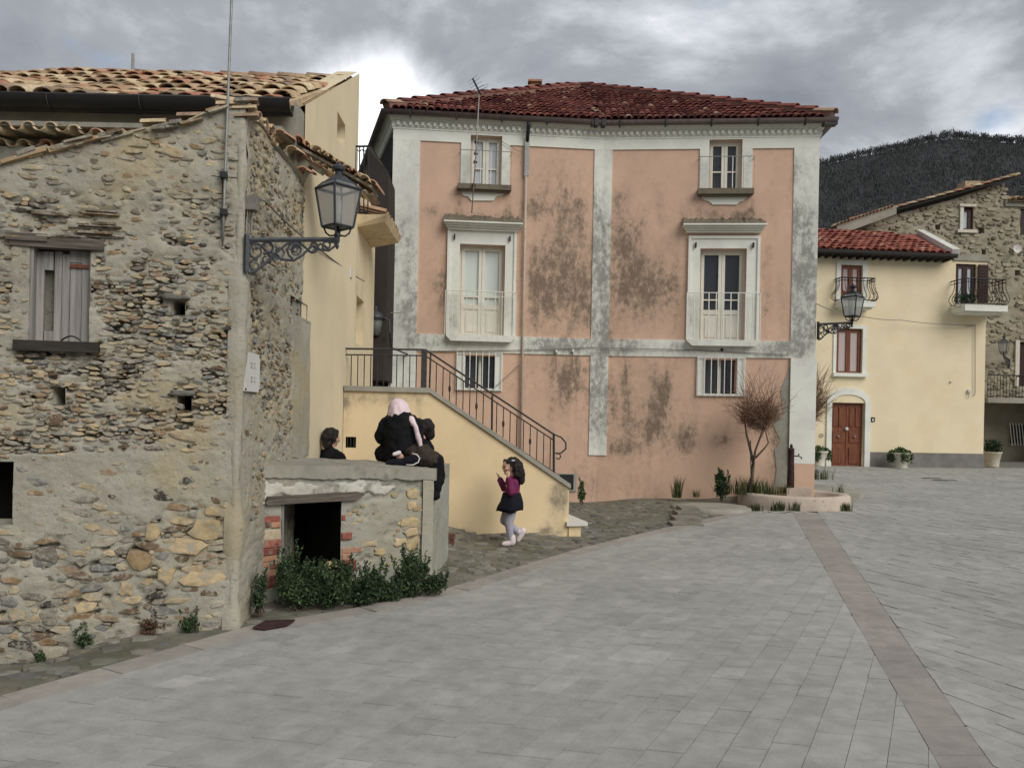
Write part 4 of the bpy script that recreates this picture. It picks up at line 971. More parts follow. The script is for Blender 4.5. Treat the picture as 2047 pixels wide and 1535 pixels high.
# cornice, swept round the house
def sweep(path, prof):
    n = len(path); nor = []
    for i in range(n-1):
        d = (path[i+1]-path[i]).normalized(); nor.append(Vector((d.y, -d.x)))
    vs = []; fs = []; m = len(prof)
    for i in range(n):
        if i == 0: k = nor[0]
        elif i == n-1: k = nor[-1]
        else:
            k = (nor[i-1]+nor[i]).normalized(); k = k/max(.3, k.dot(nor[i]))
        vs += [(path[i].x+k.x*o, path[i].y+k.y*o, z) for o, z in prof]
    for i in range(n-1): fs += [(i*m+j, (i+1)*m+j, (i+1)*m+j+1, i*m+j+1) for j in range(m-1)]
    return vs, fs, [Vector((path[i].x, path[i].y)) for i in range(n)]
CPATH = [Vector((-3.95, 20.2)), CL0, CB, CR1, Vector((5.9, 21))]
zt = WL.hit(1000, 228)[1]; dz = zt-ZC
prof = [(0, ZC-.23), (.035, ZC-.225), (.035, ZC-.19), (.05, ZC-.185), (.05, ZC-.09), (.08, ZC-.08), (.085, ZC-.065), (.095, ZC-.06), (.105, ZC-.04), (.125, ZC-.01), (.15, ZC+.01), (.165, ZC+.015), (.165, ZC+.04), (0, ZC+.04)]
vs, fs, _ = sweep(CPATH, prof); mb = MB(); mb.add(vs, fs, .12); mb.build('cornice', MT['white'], pink)
dn = []
for w in (WL, WR):
    k = .05
    while k < w.L-.03:
        m_ = MB(); w.box(m_, (k, k+.054, ZC-.165, ZC-.095), .045, .095); dn.append((m_.v, m_.f, .1)); k += .112
emit(dn, 'dentil', 'dentils', MT['white'], pink, 120)
# roof
def offp(path, o):
    vs, _, _ = sweep(path, [(o, 0), (o+.01, 0)]); return [Vector((v[0], v[1])) for v in vs[::2]]
EP = offp(CPATH, .20); ZE = ZC+.075
apex = P(1160, 176, 19.2); ev3 = [Vector((p.x, p.y, ZE)) for p in EP]
EL_, EB_, ER_ = ev3[1], ev3[2], ev3[3]; bkL, bkR = Vector((-4.6, 23.5, ZE)), Vector((6.4, 23.5, ZE))
rm = MB(); dn3 = Vector((0, 0, -.05)); tri = [(EL_, EB_, apex), (EB_, ER_, apex), (ER_, bkR, apex), (bkR, bkL, apex), (bkL, EL_, apex)]
for t3 in tri: rm.add(list(t3), [(0, 1, 2)], .3)
rm.add([EL_+dn3*1.2, EB_+dn3*1.2, ER_+dn3*1.2, bkR+dn3*1.2, bkL+dn3*1.2], [(0, 1, 2, 3, 4)], .3)
roofC = rm.build('roof', MT['tile_red'], pink)
tl = []
for a, b in ((EL_, EB_), (EB_, ER_)):
    e = (b-a).normalized(); q = apex-a; up = q-e*q.dot(e); sa, ta, Wd = q.dot(e), up.length, (b-a).length
    ins = lambda s, t, sa=sa, ta=ta, Wd=Wd: t < ta*.99 and sa*t/ta-.02 < s < Wd-(Wd-sa)*t/ta+.02
    tl += tile_roof(a, b, up, ta, .128, .31, ins, .06, .062, 5, .022, .008, span=(min(0, sa), max(Wd, sa)))
emit(tl, 'roof_tile', 'far_roof_tiles', MT['tile_red'], roofC, 300, True)
for a, b in ((EL_, apex), (ER_, apex)):
    d = (b-a); L = d.length; d = d/L; e = d.cross(Vector((0, 0, 1))).normalized(); n3 = e.cross(d).normalized(); k = 0.0
    while k < L-.2:
        MB().add(*tile_piece(a+d*k+n3*.05+Vector((0, 0, R.uniform(0, .015))), e, d, n3, .105, .46, R.choice((.1, .3, .5, .65)) if k > .3 else .97, .86, .035, 6)).build('hip_tile', MT['tile_red'], roofC, True); k += .40
    mm = MB(); mm.box((a+b)/2+n3*.03, (.085, L/2-.05, .05), (e, d, n3)); mm.build('hip_mortar', MT['hipmortar'], roofC)
hp = EL_.lerp(apex, .74); ch = MB(); c = hp+Vector((-.1, .25, -.06)); ch.box(c, (.13, .13, .2)); ch = ch.build('chimney', MT['brick'], roofC)
mb = MB(); mb.box(c+Vector((0, 0, .23)), (.17, .17, .025)); mb.box(c+Vector((0, 0, .30)), (.10, .10, .05)); mb.box(c+Vector((0, 0, .365)), (.16, .16, .022)); mb.build('chimney_cap', MT['brick'], ch)
# gutter in lengths with black brackets, downpipe
gv = offp(CPATH, .30); mb = MB()
gpr = [(.155+.065*math.cos(math.pi+k*math.pi/8)+.05, ZE-.03-.085*math.sin(k*math.pi/8)) for k in range(9)]
vs, fs, _ = sweep(CPATH, gpr); mb.add(vs, fs); mb.build('gutter', MT['gutter_brown'], pink, True)
for w in (WL, WR):
    for k in np.arange(.3, w.L, .84):
        mb = MB(); w.box(mb, (k-.012, k+.012, ZE-.125, ZE-.02), .13, .28); mb.build('gutter_bracket', MT['iron_black'], pink)
for a in (WL.L-.22, WL.L-.08):
    mb = MB(); WL.box(mb, (a, a+.07, ZE-.135, ZE-.01), .13, .285); mb.build('gutter_joint', MT['iron_black'], pink)
mb = MB(); c = EP[3]; mb.box((c.x-.06, c.y+.05, ZE-.07), (.12, .08, .07)); mb.build('gutter_joint', MT['iron_black'], pink)
sd = WL.hit(1046, 600)[0]
dp = MB(); dp.tube([WL.p(sd+.02, ZE-.1, .20), WL.p(sd+.02, ZE-.18, .19), WL.p(sd+.01, ZC-.2, .14), WL.p(sd+.01, ZC-.36, .06)], .035, 8); dp.build('downpipe_swan_neck', MT['iron_black'], pink, True)
MB().tube([WL.p(sd, ZC-.28, .06), WL.p(sd, .0, .06)], .022, 8).build('downpipe', MT['basin'], pink, True)
mb = MB(); WL.box(mb, (sd-.035, sd+.05, ZC-1.0, ZC-.33), .05, .085); mb.build('cable_cover', MT['steel'], pink)

def leaf_window(w, r, parent, glass, mats='joinery', depth=.14, split=2, rail=None, fr=.05, lower=None, bar=None):
    s0, s1, z0, z1 = r; wn_ = MB(); o0, o1 = -depth-.03, -depth+.03
    w.box(wn_, (s0, s0+fr*.6, z0, z1), o0, o1); w.box(wn_, (s1-fr*.6, s1, z0, z1), o0, o1); w.box(wn_, (s0+fr*.6, s1-fr*.6, z1-fr*.6, z1), o0, o1)
    wo = wn_.build('window', MT[mats], parent); L = (s1-s0-fr*1.2)/split
    for k in range(split):
        a = s0+fr*.6+L*k; b = a+L; g0 = z0 if lower is None else lower
        m_ = MB(); w.box(m_, (a+.003, a+fr, z0, z1-fr*.6), o0, o1+.012); w.box(m_, (b-fr, b-.003, z0, z1-fr*.6), o0, o1+.012)
        w.box(m_, (a+fr, b-fr, z1-fr*1.5, z1-fr*.6), o0, o1+.012); w.box(m_, (a+fr, b-fr, g0-(.0 if lower is None else .03), g0+fr*.9), o0, o1+.011)
        if lower is not None:
            w.box(m_, (a+fr, b-fr, z0, lower-.03), o0, o1-.005); w.box(m_, (a+fr*1.5, b-fr*1.5, z0+.08, lower-.09), o1-.005, o1+.008); w.box(m_, (a+fr, b-fr, z0, z0+.05), o0, o1+.011)
        if bar is not None: w.box(m_, (a+fr, b-fr, bar-.012, bar+.012), o0, o1+.008)
        sh = m_.build('casement', MT[mats], wo); gm = MB(); w.box(gm, (a+fr, b-fr, g0+fr*.8, z1-fr*1.4), o0+.02, o0+.03); gm.build('pane', MT[glass], sh)
    return wo
def slab_poly(w, mb, r, o, chamf=.0, a=.3):
    w.box(mb, r, -.01, o, a)
for side, w, hs, gU, gF, px in (('l', WL, LW, 'glass_sky', 'glass_pale', dict(sur=(921, 300, 1019, 374), sill=(914, 373, 1021, 383), apron=((922, 384), (1015, 384), (1003, 392), (992, 394), (986, 402), (942, 402), (936, 394), (926, 392)), fs=(893, 458, 1031, 672), hood=(887, 449, 1043, 463), moss=(890, 437, 1040, 449), fb=(891, 671, 1029, 684), lo=(911, 707, 1004, 781))),
                                ('r', WR, RW, 'glass_dark', 'glass_dark', dict(sur=(1398, 311, 1503, 381), sill=(1393, 381, 1504, 392), apron=((1400, 393), (1496, 393), (1486, 402), (1478, 404), (1472, 410), (1424, 410), (1418, 404), (1408, 401)), fs=(1374, 473, 1517, 684), hood=(1363, 453, 1528, 467), moss=(1366, 441, 1524, 453), fb=(1371, 681, 1515, 693), lo=(1392, 715, 1489, 792)))):
    zrel = lambda q: w.rect(*q)
    # upper window
    s0, s1, z0, z1 = hs['up']; r = zrel(px['sur']); d3 = lambda: None
    band(w, (r[0], s0, r[2], zf+.004), .026, 'surround', [(px['sur'][0], 350, 60, 40, .2)], .22); band(w, (s1, r[1], r[2], zf+.004), .026, 'surround', [(px['sur'][2], 350, 60, 40, .2)], .22)
    leaf_window(w, hs['up'], pink, gU, depth=.15, fr=.055, bar=(z0+z1)/2-.1)
    q = zrel(px['sill']); mb = MB(); w.box(mb, q, -.01, .16, .5); w.box(mb, (q[0]+.05, q[1]-.05, q[2]-.03, q[2]), -.01, .11, .4); mb.build('sill', MT['moss'], pink)
    mb = MB(); w.poly(mb, [w.hit(*c) for c in px['apron']], -.01, .03, .08); mb.build('apron', MT['white'], pink)
    zr1 = w.hit((px['sur'][0]+px['sur'][2])/2, px['sur'][1]+8)[1]; rl = MB(); o = .17
    rl.tube([w.p(r[0]-.02, zr1, 0), w.p(r[0]-.02, zr1, o), w.p(r[1]+.02, zr1, o), w.p(r[1]+.02, zr1, 0)], .008, 5); rl = rl.build('balcony_rail', MT['steel'], pink)
    for k in range(6):
        a = r[0]-.01+(r[1]-r[0]+.02)*k/5; MB().tube([w.p(a, q[3], o), w.p(a, zr1, o)], .009 if k in (2, 3) else .005, 5).build('bar', MT['bars_white'] if k in (2, 3) else MT['steel'], rl)
    # balcony door
    s0, s1, z0, z1 = hs['fr']; r = zrel(px['fs']); ot = .04
    for rr in ((r[0], s0-.003, z0, r[3]), (s1+.003, r[1], z0, r[3]), (s0-.003, s1+.003, z1+.003, r[3])):
        mb = MB(); w.grid(mb, rr, .05, attr=blobs(w, [(px['fs'][0], 640, 25, 60, .35), (px['fs'][2], 640, 25, 60, .35)], .12, .14, 5), off=ot); q4 = [(rr[0], rr[2]), (rr[1], rr[2]), (rr[1], rr[3]), (rr[0], rr[3])]
        mb.add([w.p(*c, ot) for c in q4]+[w.p(*c, -.01) for c in q4], [(i, i+4, (i+1) % 4+4, (i+1) % 4) for i in range(4)], .2); mb.build('surround', MT['white'], pink)
    mb = MB(); b = .05; w.box(mb, (r[0]-.0, r[0]+b, z0, r[3]), .04, .065, .2); w.box(mb, (r[1]-b, r[1], z0, r[3]), .04, .065, .2); w.box(mb, (r[0]+b, r[1]-b, r[3]-b, r[3]), .04, .065, .1); mb.build('surround_moulding', MT['white'], pink)
    for uu in (r[0]+.13, r[1]-.13):
        mb = MB(); w.box(mb, (uu-.012, uu+.012, r[3]-.22, r[3]-.13), .04, .1); mb.build('hook', MT['iron_black'], pink)
    zl_ = w.hit((px['fs'][0]+px['fs'][2])/2, 614 if side == 'l' else 624)[1]
    leaf_window(w, hs['fr'], pink, gF, depth=.16, fr=.06, lower=zl_, bar=w.hit(960, 592)[1] if side == 'l' else w.hit(1440, 598)[1])
    q = zrel(px['hood']); hd = MB(); h4 = (q[3]-q[2])
    for k, (t0, t1, oo, ins) in enumerate(((0, .3, .10, .07), (.3, .55, .15, .045), (.55, .8, .20, .02), (.8, 1, .25, 0))): w.box(hd, (q[0]+ins, q[1]-ins, q[2]+h4*t0, q[2]+h4*t1), -.01, oo, .25)
    hd = hd.build('hood', MT['white'], pink)
    mq = zrel(px['moss']); mb = MB(); n_ = 30; f0 = [w.p(q[0]+(q[1]-q[0])*i/n_, q[3]+.002, .22) for i in range(n_+1)]; b0 = [w.p(mq[0]+(mq[1]-mq[0])*i/n_, mq[3]+.05+R.uniform(-.04, .02), .012) for i in range(n_+1)]
    mid = [f.lerp(b, .5)+Vector((0, 0, R.uniform(0, .03))) for f, b in zip(f0, b0)]
    mb.add(f0+mid+b0, [(i, i+1, n_+2+i, n_+1+i) for i in range(n_)]+[(n_+1+i, n_+2+i, 2*n_+3+i, 2*n_+2+i) for i in range(n_)], .55); mb.build('mossy_hood_top', MT['moss'], hd)
    q = zrel(px['fb']); mb = MB(); n_ = 6; w.poly(mb, [(q[0], q[3]), (q[0]+.0, q[3]-.03), (q[0]+.09, q[2]), (q[1]-.09, q[2]), (q[1], q[3]-.03), (q[1], q[3])], -.01, .17, .45); mb.build('balcony_slab', MT['white'], pink)
    zt_ = w.hit((px['fs'][0]+px['fs'][2])/2, 585 if side == 'l' else 588)[1]; o = .15; rl = MB(); a0, a1 = r[0]-.02, r[1]+.0
    rl.tube([w.p(a0, zt_, 0), w.p(a0, zt_, o), w.p(a1, zt_, o), w.p(a1, zt_, 0)], .009, 5)
    if side == 'l': rl.tube([w.p(a0, zt_-.09, o), w.p(a1, zt_-.09, o)], .006, 5)
    mt = MT['bars_white'] if side == 'r' else MT['joinery']; rl = rl.build('balcony_rail', mt, pink)
    for k in range(11): MB().tube([w.p(a0+(a1-a0)*k/10, q[3], o), w.p(a0+(a1-a0)*k/10, zt_, o)], .011 if side == 'r' else .008, 5).build('bar', mt, rl)
    # barred ground-floor window
    s0, s1, z0, z1 = hs['lo']; r = zrel(px['lo'])
    for rr in ((r[0], s0-.002, r[2], r[3]), (s1+.002, r[1], r[2], r[3]), (s0-.002, s1+.002, r[2], z0-.002)): band(w, rr, .03, 'surround', [(px['lo'][0], 740, 30, 60, .2)], .2)
    mb = MB(); w.box(mb, (s0, s1, z0, z1), -.21, -.2); mb.build('dark_pane', MT['glass_dark'], pink)
    mb = MB(); mmid = (s0+s1)/2; w.box(mb, (mmid-.025, mmid+.025, z0, z1), -.2, -.15); mb.build('window_mullion', MT['joinery'], pink)
    gr = MB(); gr.tube([w.p(r[0]+.02, z0-.03, .06), w.p(r[1]-.02, z0-.03, .06)], .008, 5); gr.tube([w.p(r[0]+.02, z1+.03, .06), w.p(r[1]-.02, z1+.03, .06)], .008, 5); gr = gr.build('window_grille', MT['bars_white'], pink)
    for k in range(8): a = r[0]+.02+(r[1]-r[0]-.04)*k/7; MB().tube([w.p(a, z0-.05, .06), w.p(a, z1+.06, .06)], .0095, 5).build('bar', MT['bars_white'], gr)
# waste pipe stub over the right ground window, peeled mortar edge by the corner
MB().tube([WR.px(1443, 699, 0), WR.px(1443, 699, .06)], .03, 8).build('drain_stub', MT['iron_black'], pink)
mb = MB(); pe = [(1560, 780), (1580, 730), (1580, 985), (1545, 985), (1552, 940), (1548, 900), (1560, 880), (1545, 850), (1565, 830)]
WR.poly(mb, [WR.hit(*q) for q in pe], -.01, .012, .4); mb.build('peeled_render', MT['concrete'], pink)
# side balcony beyond the right corner
mb = MB(); mb.hexa([(5.6, 16.3, 2.55), (5.95, 16.3, 2.62), (5.95, 17.6, 2.62), (5.6, 17.6, 2.55), (5.6, 16.3, 2.75), (5.95, 16.3, 2.75), (5.95, 17.6, 2.75), (5.6, 17.6, 2.75)]); sb = mb.build('side_balcony', MT['white'], pink)
mb = MB()
for k in range(9): mb.tube([(5.93, 16.32+k*.155, 2.75), (5.93, 16.32+k*.155, 3.6)], .008, 4)
for k in range(3): mb.tube([(5.63+k*.15, 16.32, 2.75), (5.63+k*.15, 16.32, 3.6)], .008, 4)
mb.tube([(5.6, 16.32, 3.6), (5.93, 16.32, 3.6), (5.93, 17.6, 3.6)], .012, 5); mb.build('railing', MT['bars_white'], sb)
# television aerial on the facade
ant = thing('tv_aerial', WL.px(945, 430, .2), 'tall thin television aerial mast fixed to the upper left balcony of the pink house', 'aerial')
o = .22; ptsA = [WL.px(943, 426, o), WL.px(952, 300, o), WL.px(958, 188, .45)]
MB().tube(ptsA, .012, 6).build('mast', MT['steel'], ant, True)
tpp = ptsA[-1]; mb = MB()
a, b = P(945, 158, tpp.y), P(961, 190, tpp.y); mb.tube([a, b], .018, 5); mb.build('boom', MT['iron_black'], ant)
mb = MB()
for k in range(6):
    c = a.lerp(b, k/5); mb.tube([c+Vector((-.09-.05*k/5, .12, -.01)), c+Vector((.09+.05*k/5, -.12, .02))], .004, 4)
for k in range(4): c = P(961, 176+k*5, tpp.y); mb.tube([c+Vector((-.14, .1, 0)), c+Vector((.14, -.1, 0.03))], .004, 4)
mb.build('elements', MT['steel'], ant)
for u, v in ((951, 308), (947, 371), (952, 285), (950, 325)):
    c = WL.px(u, v, .2); mb = MB(); mb.box(c, (.035, .02, .015)); mb.box(c+Vector((-.01, .0, .01)), (.012, .012, .03)); mb.build('clamp', MT['rustdark'], ant)

# ================================================================ outdoor staircase
WT = W((-2.0, 9.45), (.90, 10.17))
stair = thing('outdoor_staircase', (-.6, 9.9, 0), 'ochre plastered outdoor staircase with iron railing climbing to a landing', 'staircase')
sA = WT.hit(857, 790)[0]; zLd = WT.hit(770, 783)[1]; sE, zE = WT.hit(1135, 974)
def topT(s): return np.where(s < sA, zLd, zLd+(zE-zLd)*(s-sA)/(sE-sA))
TBL = [(760, 795, 110, 20, .42), (790, 820, 20, 30, .2), (690, 800, 8, 100, .4), (1115, 985, 20, 30, .55), (1100, 1030, 14, 40, .4), (980, 1065, 140, 10, .25), (1090, 1064, 30, 12, .4), (838, 840, 8, 60, .25), (1128, 1010, 12, 40, .45), (900, 1060, 40, 14, .3)]
vh = WT.rect(691, 873, 712, 895)
mb = MB(); WT.grid(mb, (0, sE, -.2, zLd), .05, [vh], attr=blobs(WT, TBL, .12, .14, 12), top=topT); WT.reveal(mb, vh, .12, a=.2); mb.build('side_wall', MT['ochre'], stair, True)
mb = MB(); WT.box(mb, vh, -.1, -.09); mb.build('vent_recess', MT['dark'], stair)
for k in range(3): mb = MB(); a = vh[0]+(vh[1]-vh[0])*(k+.6)/3.2; WT.box(mb, (a-.006, a+.006, vh[2], vh[3]), -.03, -.02); mb.build('vent_bar', MT['iron_black'], stair)
dw = 1.15
mb = MB(); WT.box(mb, (sE-.02, sE+.02, -.2, zE), -dw, -.003, .5); mb.build('end_wall', MT['ochre'], stair)
cp = MB(); th = .06
def cop(s0, z0, s1, z1): cp.hexa([WT.p(s0, z0, .035), WT.p(s1, z1, .035), WT.p(s1, z1, -.22), WT.p(s0, z0, -.22), WT.p(s0, z0+th, .035), WT.p(s1, z1+th, .035), WT.p(s1, z1+th, -.22), WT.p(s0, z0+th, -.22)], .35)
cop(0, zLd, sA+.01, zLd); cop(sA+.01, zLd, sE+.03, zE-.015); cp.build('coping', MT['concrete'], stair)
mb = MB(); WT.box(mb, (-.0, sA, zLd-.1, zLd+.04), -dw-1.2, -.222, .3); mb.build('landing', MT['concrete'], stair)
nst = 9; z0s = .18
for k in range(nst):
    a = sE-(sE-sA)*k/nst; z = z0s+(zLd-z0s)*(k+1)/(nst+1); mb = MB(); WT.box(mb, (a-(sE-sA)/nst-.03, a+.02, z-.04, z), -dw, -.224); WT.box(mb, (a-(sE-sA)/nst, a-.02, -.1, z-.04), -dw, -.224); mb.build('step', MT['marble'], stair)
b1 = WT.rect(1133, 1050, 1160, 1074); mb = MB(); WT.box(mb, (sE+.02, b1[1], -.1, b1[3]), -dw, .02, .35); mb.build('bottom_step_base', MT['ochre'], stair)
mb = MB(); r = WT.rect(1126, 1033, 1172, 1050); WT.box(mb, (sE-.02, r[1], b1[3], b1[3]+.05), -dw, .06); mb.build('bottom_step_slab', MT['marble'], stair)
ro = -.08
def rl(*px): return [WT.px(u, v, ro) for u, v in px]
rail = MB(); rail.tube(rl((688, 697), (850, 699), (1107, 868)), .013, 6); rail.tube(rl((690, 709), (850, 711), (1107, 880)), .009, 5); rail.tube(rl((688, 775), (853, 778), (1110, 946)), .016, 6)
rail.tube(rl((1107, 868), (1122, 874), (1131, 885), (1131, 897), (1122, 905), (1112, 907)), .011, 6); rail.tube(rl((1110, 905), (1118, 906), (1121, 912), (1117, 918), (1112, 915)), .009, 5)
rail = rail.build('railing', MT['iron'], stair)
for u0, v0, u1, v1, rr in ((688, 697, 687, 780, .014), (1107, 866, 1107, 952, .017), (984, 790, 983, 872, .015), (861, 706, 858, 792, .012)): MB().tube(rl((u0, v0), (u1, v1)), rr, 6).build('post', MT['iron'], rail)
mb = MB(); r = WT.rect(842, 699, 853, 779, ro); WT.box(mb, r, ro-.015, ro+.015); mb.build('post_panel', MT['iron'], rail)
for k in range(11): u = 702+13*k; MB().tube(rl((u+.8, 709), (u-.6, 776)), .0065, 5).build('baluster', MT['iron'], rail)
for k in range(18):
    u = 872+13.4*k
    if abs(u-984) < 5: continue
    t0 = (u-850)/257; t1 = (u-853)/257; MB().tube(rl((u+.8, 711+169*t0), (u-.6, 778+168*t1)), .0065, 5).build('baluster', MT['iron'], rail)
    if k % 4 == 2: mb = MB(); c = WT.px(u, 745+168*t0, ro); mb.lathe([(.004, -.05), (.016, -.02), (.016, .02), (.004, .05)], c, 6); mb.build('baluster_knob', MT['iron'], rail)
# little hatch on the pink wall beside the stair foot
mb = MB(); h = WL.rect(1118, 948, 1146, 978); WL.box(mb, (h[0]-.03, h[1]+.06, h[2]-.03, h[3]+.02), 0, .03, .3); hx = mb.build('hatch_surround', MT['concrete'], pink); mb = MB(); WL.box(mb, h, .03, .036); mb.build('hatch', MT['iron_black'], hx)

# ================================================================ the alley: side house with balcony, house with alley shade in its colour
alley = thing('alley_house', (-2.6, 12, 0), 'narrow yellow house in the alley with a small balcony slab', 'house')
Wq = W((-2.28, 11.3), (-2.36, 13.4)); Wq0 = W((-4.2, 11.3), (-2.28, 11.3))
hq = [Wq.rect(712, 596, 727, 690)]; zq = P(706, 352, 11.3).z-.35
mb = MB(); Wq.grid(mb, (0, Wq.L, -.2, zq+.35), .12, hq, attr=lambda S, Z: .18+.3*fbm(S*2, Z*1.5, 4, 5)); [Wq.reveal(mb, h, .25) for h in hq]; Wq0.grid(mb, (0, Wq0.L, -.2, zq+.35), .3); mb.build('wall', MT['cream'], alley)
bl = P(716, 462, 12.1); mb = MB(); mb.hexa([(bl.x-.1, 11.5, bl.z-.12), (bl.x+.50, 11.5, bl.z+.0), (bl.x+.50, 12.9, bl.z), (bl.x-.1, 12.9, bl.z-.12), (bl.x-.1, 11.5, bl.z+.10), (bl.x+.55, 11.45, bl.z+.10), (bl.x+.55, 12.9, bl.z+.10), (bl.x-.1, 12.9, bl.z+.10)]); mb.build('balcony_slab', MT['ochre'], alley)
for k in range(7): MB().add(*tile_piece(Vector((bl.x+.52, 11.55+k*.19, bl.z+.13)), Vector((0, 1, 0)), Vector((-1, 0, .25)).normalized(), Vector((0, 0, 1)), .085, .5, R.random(), .9, .01)).build('canopy_tile', MT['tile_old'], alley, True)
dark = thing('grey_alley_house', (-4.2, 19, 0), 'grey weathered house deep in the alley, shade painted in, solid stand-in for a railing', 'house')
mb = MB(); Wd_ = W((-5.5, 18.6), (-2.7, 19.2)); Wd_.grid(mb, (0, Wd_.L, -.3, 5.0), .3, attr=lambda S, Z: .5+.3*fbm(S, Z, 4, 5)); mb.build('wall', MT['alley_shade'], dark)
D_ = 13.6; pp = [P(u, v, D_) for u, v in ((736, 294), (742, 292), (776, 344), (776, 470), (770, 760), (729, 760), (731, 440))]; mb = MB(); mb.prism(pp, (-.1, 2.5, 0), .5); mb.build('railing_stand_in', MT['alley_shade'], dark)  # solid dark block standing in for a balcony's dense side railing
rl_ = MB(); D_ = 9.9; rl_.tube([P(692, 294, D_), P(736, 293, D_)], .014, 5); rl_.tube([P(692, 425, D_), P(736, 425, D_)], .012, 5); rl_.tube([P(736, 293, D_), P(764, 330, 12.2)], .014, 5)
for k in range(6): rl_.tube([P(694+k*8.3, 294, D_), P(694+k*8.3, 425, D_)], .008, 4)
for k in range(4): c = P(698.5+k*8.3*1.2, 299, D_); rl_.tube([c+Vector((.024*math.cos(a), 0, .024*math.sin(a))) for a in np.linspace(3.14, 6.28, 8)], .006, 4)
rl_.build('balcony_railing', MT['iron_black'], alley)
mb = MB(); c = P(757, 760, 17.5); mb.box((c.x, 18.3, 1.3), (.55, .1, 1.4)); mb.build('door', MT['wood_dark'], dark)
# ================================================================ pale yellow house at the end of the square
def XD(u, v, D): p = P(u, v, D); return (p.x, p.y)
WE = W(XD(1545, 700, 27.1), XD(1968, 780, 27.7))
yel = thing('pale_yellow_house', (13, 27.6, 0), 'pale yellow plastered house with brown wooden windows and an arched double door', 'house')
EW = {'up': WE.rect(1680, 530, 1723, 606), 'mid': WE.rect(1671, 657, 1723, 746), 'door': WE.rect(1661, 805, 1727, 932), 'bal': WE.rect(1910, 528, 1951, 616)}
EW['door'] = (EW['door'][0], EW['door'][1], -.1, EW['door'][3])
zTE = WE.hit(1760, 515)[1]
mb = MB(); WE.grid(mb, (0, WE.L, -.2, zTE), .2, list(EW.values()), attr=blobs(WE, [(1640, 700, 20, 100, .1)], .08, .12, 8))
for k, h in EW.items(): WE.reveal(mb, h, .2)
mb.add([WE.p(WE.L, -.2), WE.p(WE.L, zTE), WE.p(WE.L, zTE, -6), WE.p(WE.L, -.2, -6)], [(0, 1, 2, 3)], .1); mb.build('wall', MT['yellow'], yel, True)
def surround(w, r, h, o, parent, mat='white', name='surround'):
    for rr in ((r[0], h[0]-.002, r[2], r[3]), (h[1]+.002, r[1], r[2], r[3]), (h[0]-.002, h[1]+.002, h[3]+.002, r[3])):
        m_ = MB(); w.box(m_, rr, -.01, o, .08); m_.build(name, MT[mat], parent)
surround(WE, WE.rect(1671, 521, 1733, 606), EW['up'], .04, yel); surround(WE, WE.rect(1665, 650, 1731, 746), EW['mid'], .04, yel)
mb = MB(); WE.box(mb, WE.rect(1663, 746, 1731, 753), -.01, .14, .2); mb.build('sill', MT['white'], yel)
leaf_window(WE, EW['up'], yel, 'glass_warm', 'wood_brown', .1, fr=.075, lower=EW['up'][2]+.35); leaf_window(WE, EW['mid'], yel, 'glass_warm', 'wood_brown', .1, fr=.075)
leaf_window(WE, EW['bal'], yel, 'glass_sky', 'wood_shutter', .1, fr=.085)
mb = MB(); r = WE.rect(1953, 530, 1976, 606); WE.box(mb, (r[0], r[0]+.36, r[2], r[3]), .03, .07); sh = mb.build('shutter', MT['wood_shutter'], yel)
mb = MB(); r2 = WE.rect(1940, 530, 1950, 606)
for k in range(12): z = r[2]+(r[3]-r[2])*(k+.5)/12; m_ = MB(); WE.box(m_, (r[0]+.04, r[0]+.32, z-.035, z+.015), .07, .085); m_.build('slat', MT['wood_shutter'], sh)
# door: surround with a segmental arch, two leaves with raised panels
s0, s1, z0, z1 = EW['door']; za = WE.hit(1694, 793)[1]; so = WE.rect(1651, 800, 1738, 930); cxm = (s0+s1)/2; wd = (s1-s0)/2
mb = MB(); WE.box(mb, (so[0], s0-.002, -.02, z1), -.01, .06, .1); WE.box(mb, (s1+.002, so[1], -.02, z1), -.01, .06, .1)
inn = [(cxm+wd*math.cos(a), z1+.28*math.sin(a)) for a in np.linspace(math.pi, 0, 13)]; ow = (so[1]-so[0])/2; ou = [(cxm+ow*math.cos(a), z1+.52*math.sin(a)) for a in np.linspace(math.pi, 0, 13)]
for i in range(12): WE.poly(mb, [inn[i], inn[i+1], ou[i+1], ou[i]], -.01, .06, .1)
mb.build('door_surround', MT['white'], yel)
mb = MB(); WE.poly(mb, inn, -.01, .025, .1); mb.build('arch_panel', MT['yellow'], yel)
door = MB(); WE.box(door, (s0, s1, z1-.06, z1), -.18, -.1); door = door.build('double_door', MT['wood_brown'], yel)
for k in range(2):
    a = s0+.01+k*wd; b = a+wd-.02; lf = MB(); WE.box(lf, (a, b, 0, z1-.06), -.17, -.12, .2); lf = lf.build('door_leaf', MT['wood_brown'], door)
    for j, (f0, f1) in enumerate(((.02, .30), (.36, .56), (.62, .95))):
        n_ = 2 if j == 2 else 1
        for q in range(n_): 
            m_ = MB(); ww = (b-a-.2-.06*(n_-1))/n_; x0 = a+.1+q*(ww+.06); WE.box(m_, (x0, x0+ww, (z1-.06)*f0+.05, (z1-.06)*f1), -.12, -.09, .5); m_.build('door_panel', MT['wood_brown'], lf)
    c = WE.p((a+b)/2, 1.02, -.07); m_ = MB(); m_.lathe([(.01, -.04), (.05, -.02), (.05, .02), (.01, .04)], c, 8); m_.build('door_knocker', MT['steel'], lf)
m_ = MB(); m_.lathe([(.01, -.06), (.06, -.03), (.06, .03), (.01, .06)], WE.p(cxm, 1.28, -.07), 8); m_.build('door_knob', MT['bars_white'], door)
mb = MB(); r = WE.rect(1739, 905, 1966, 940); WE.box(mb, (so[1]+.01, WE.L+.02, -.2, r[3]), -.01, .03); mb.build('plinth', MT['plinth'], yel)
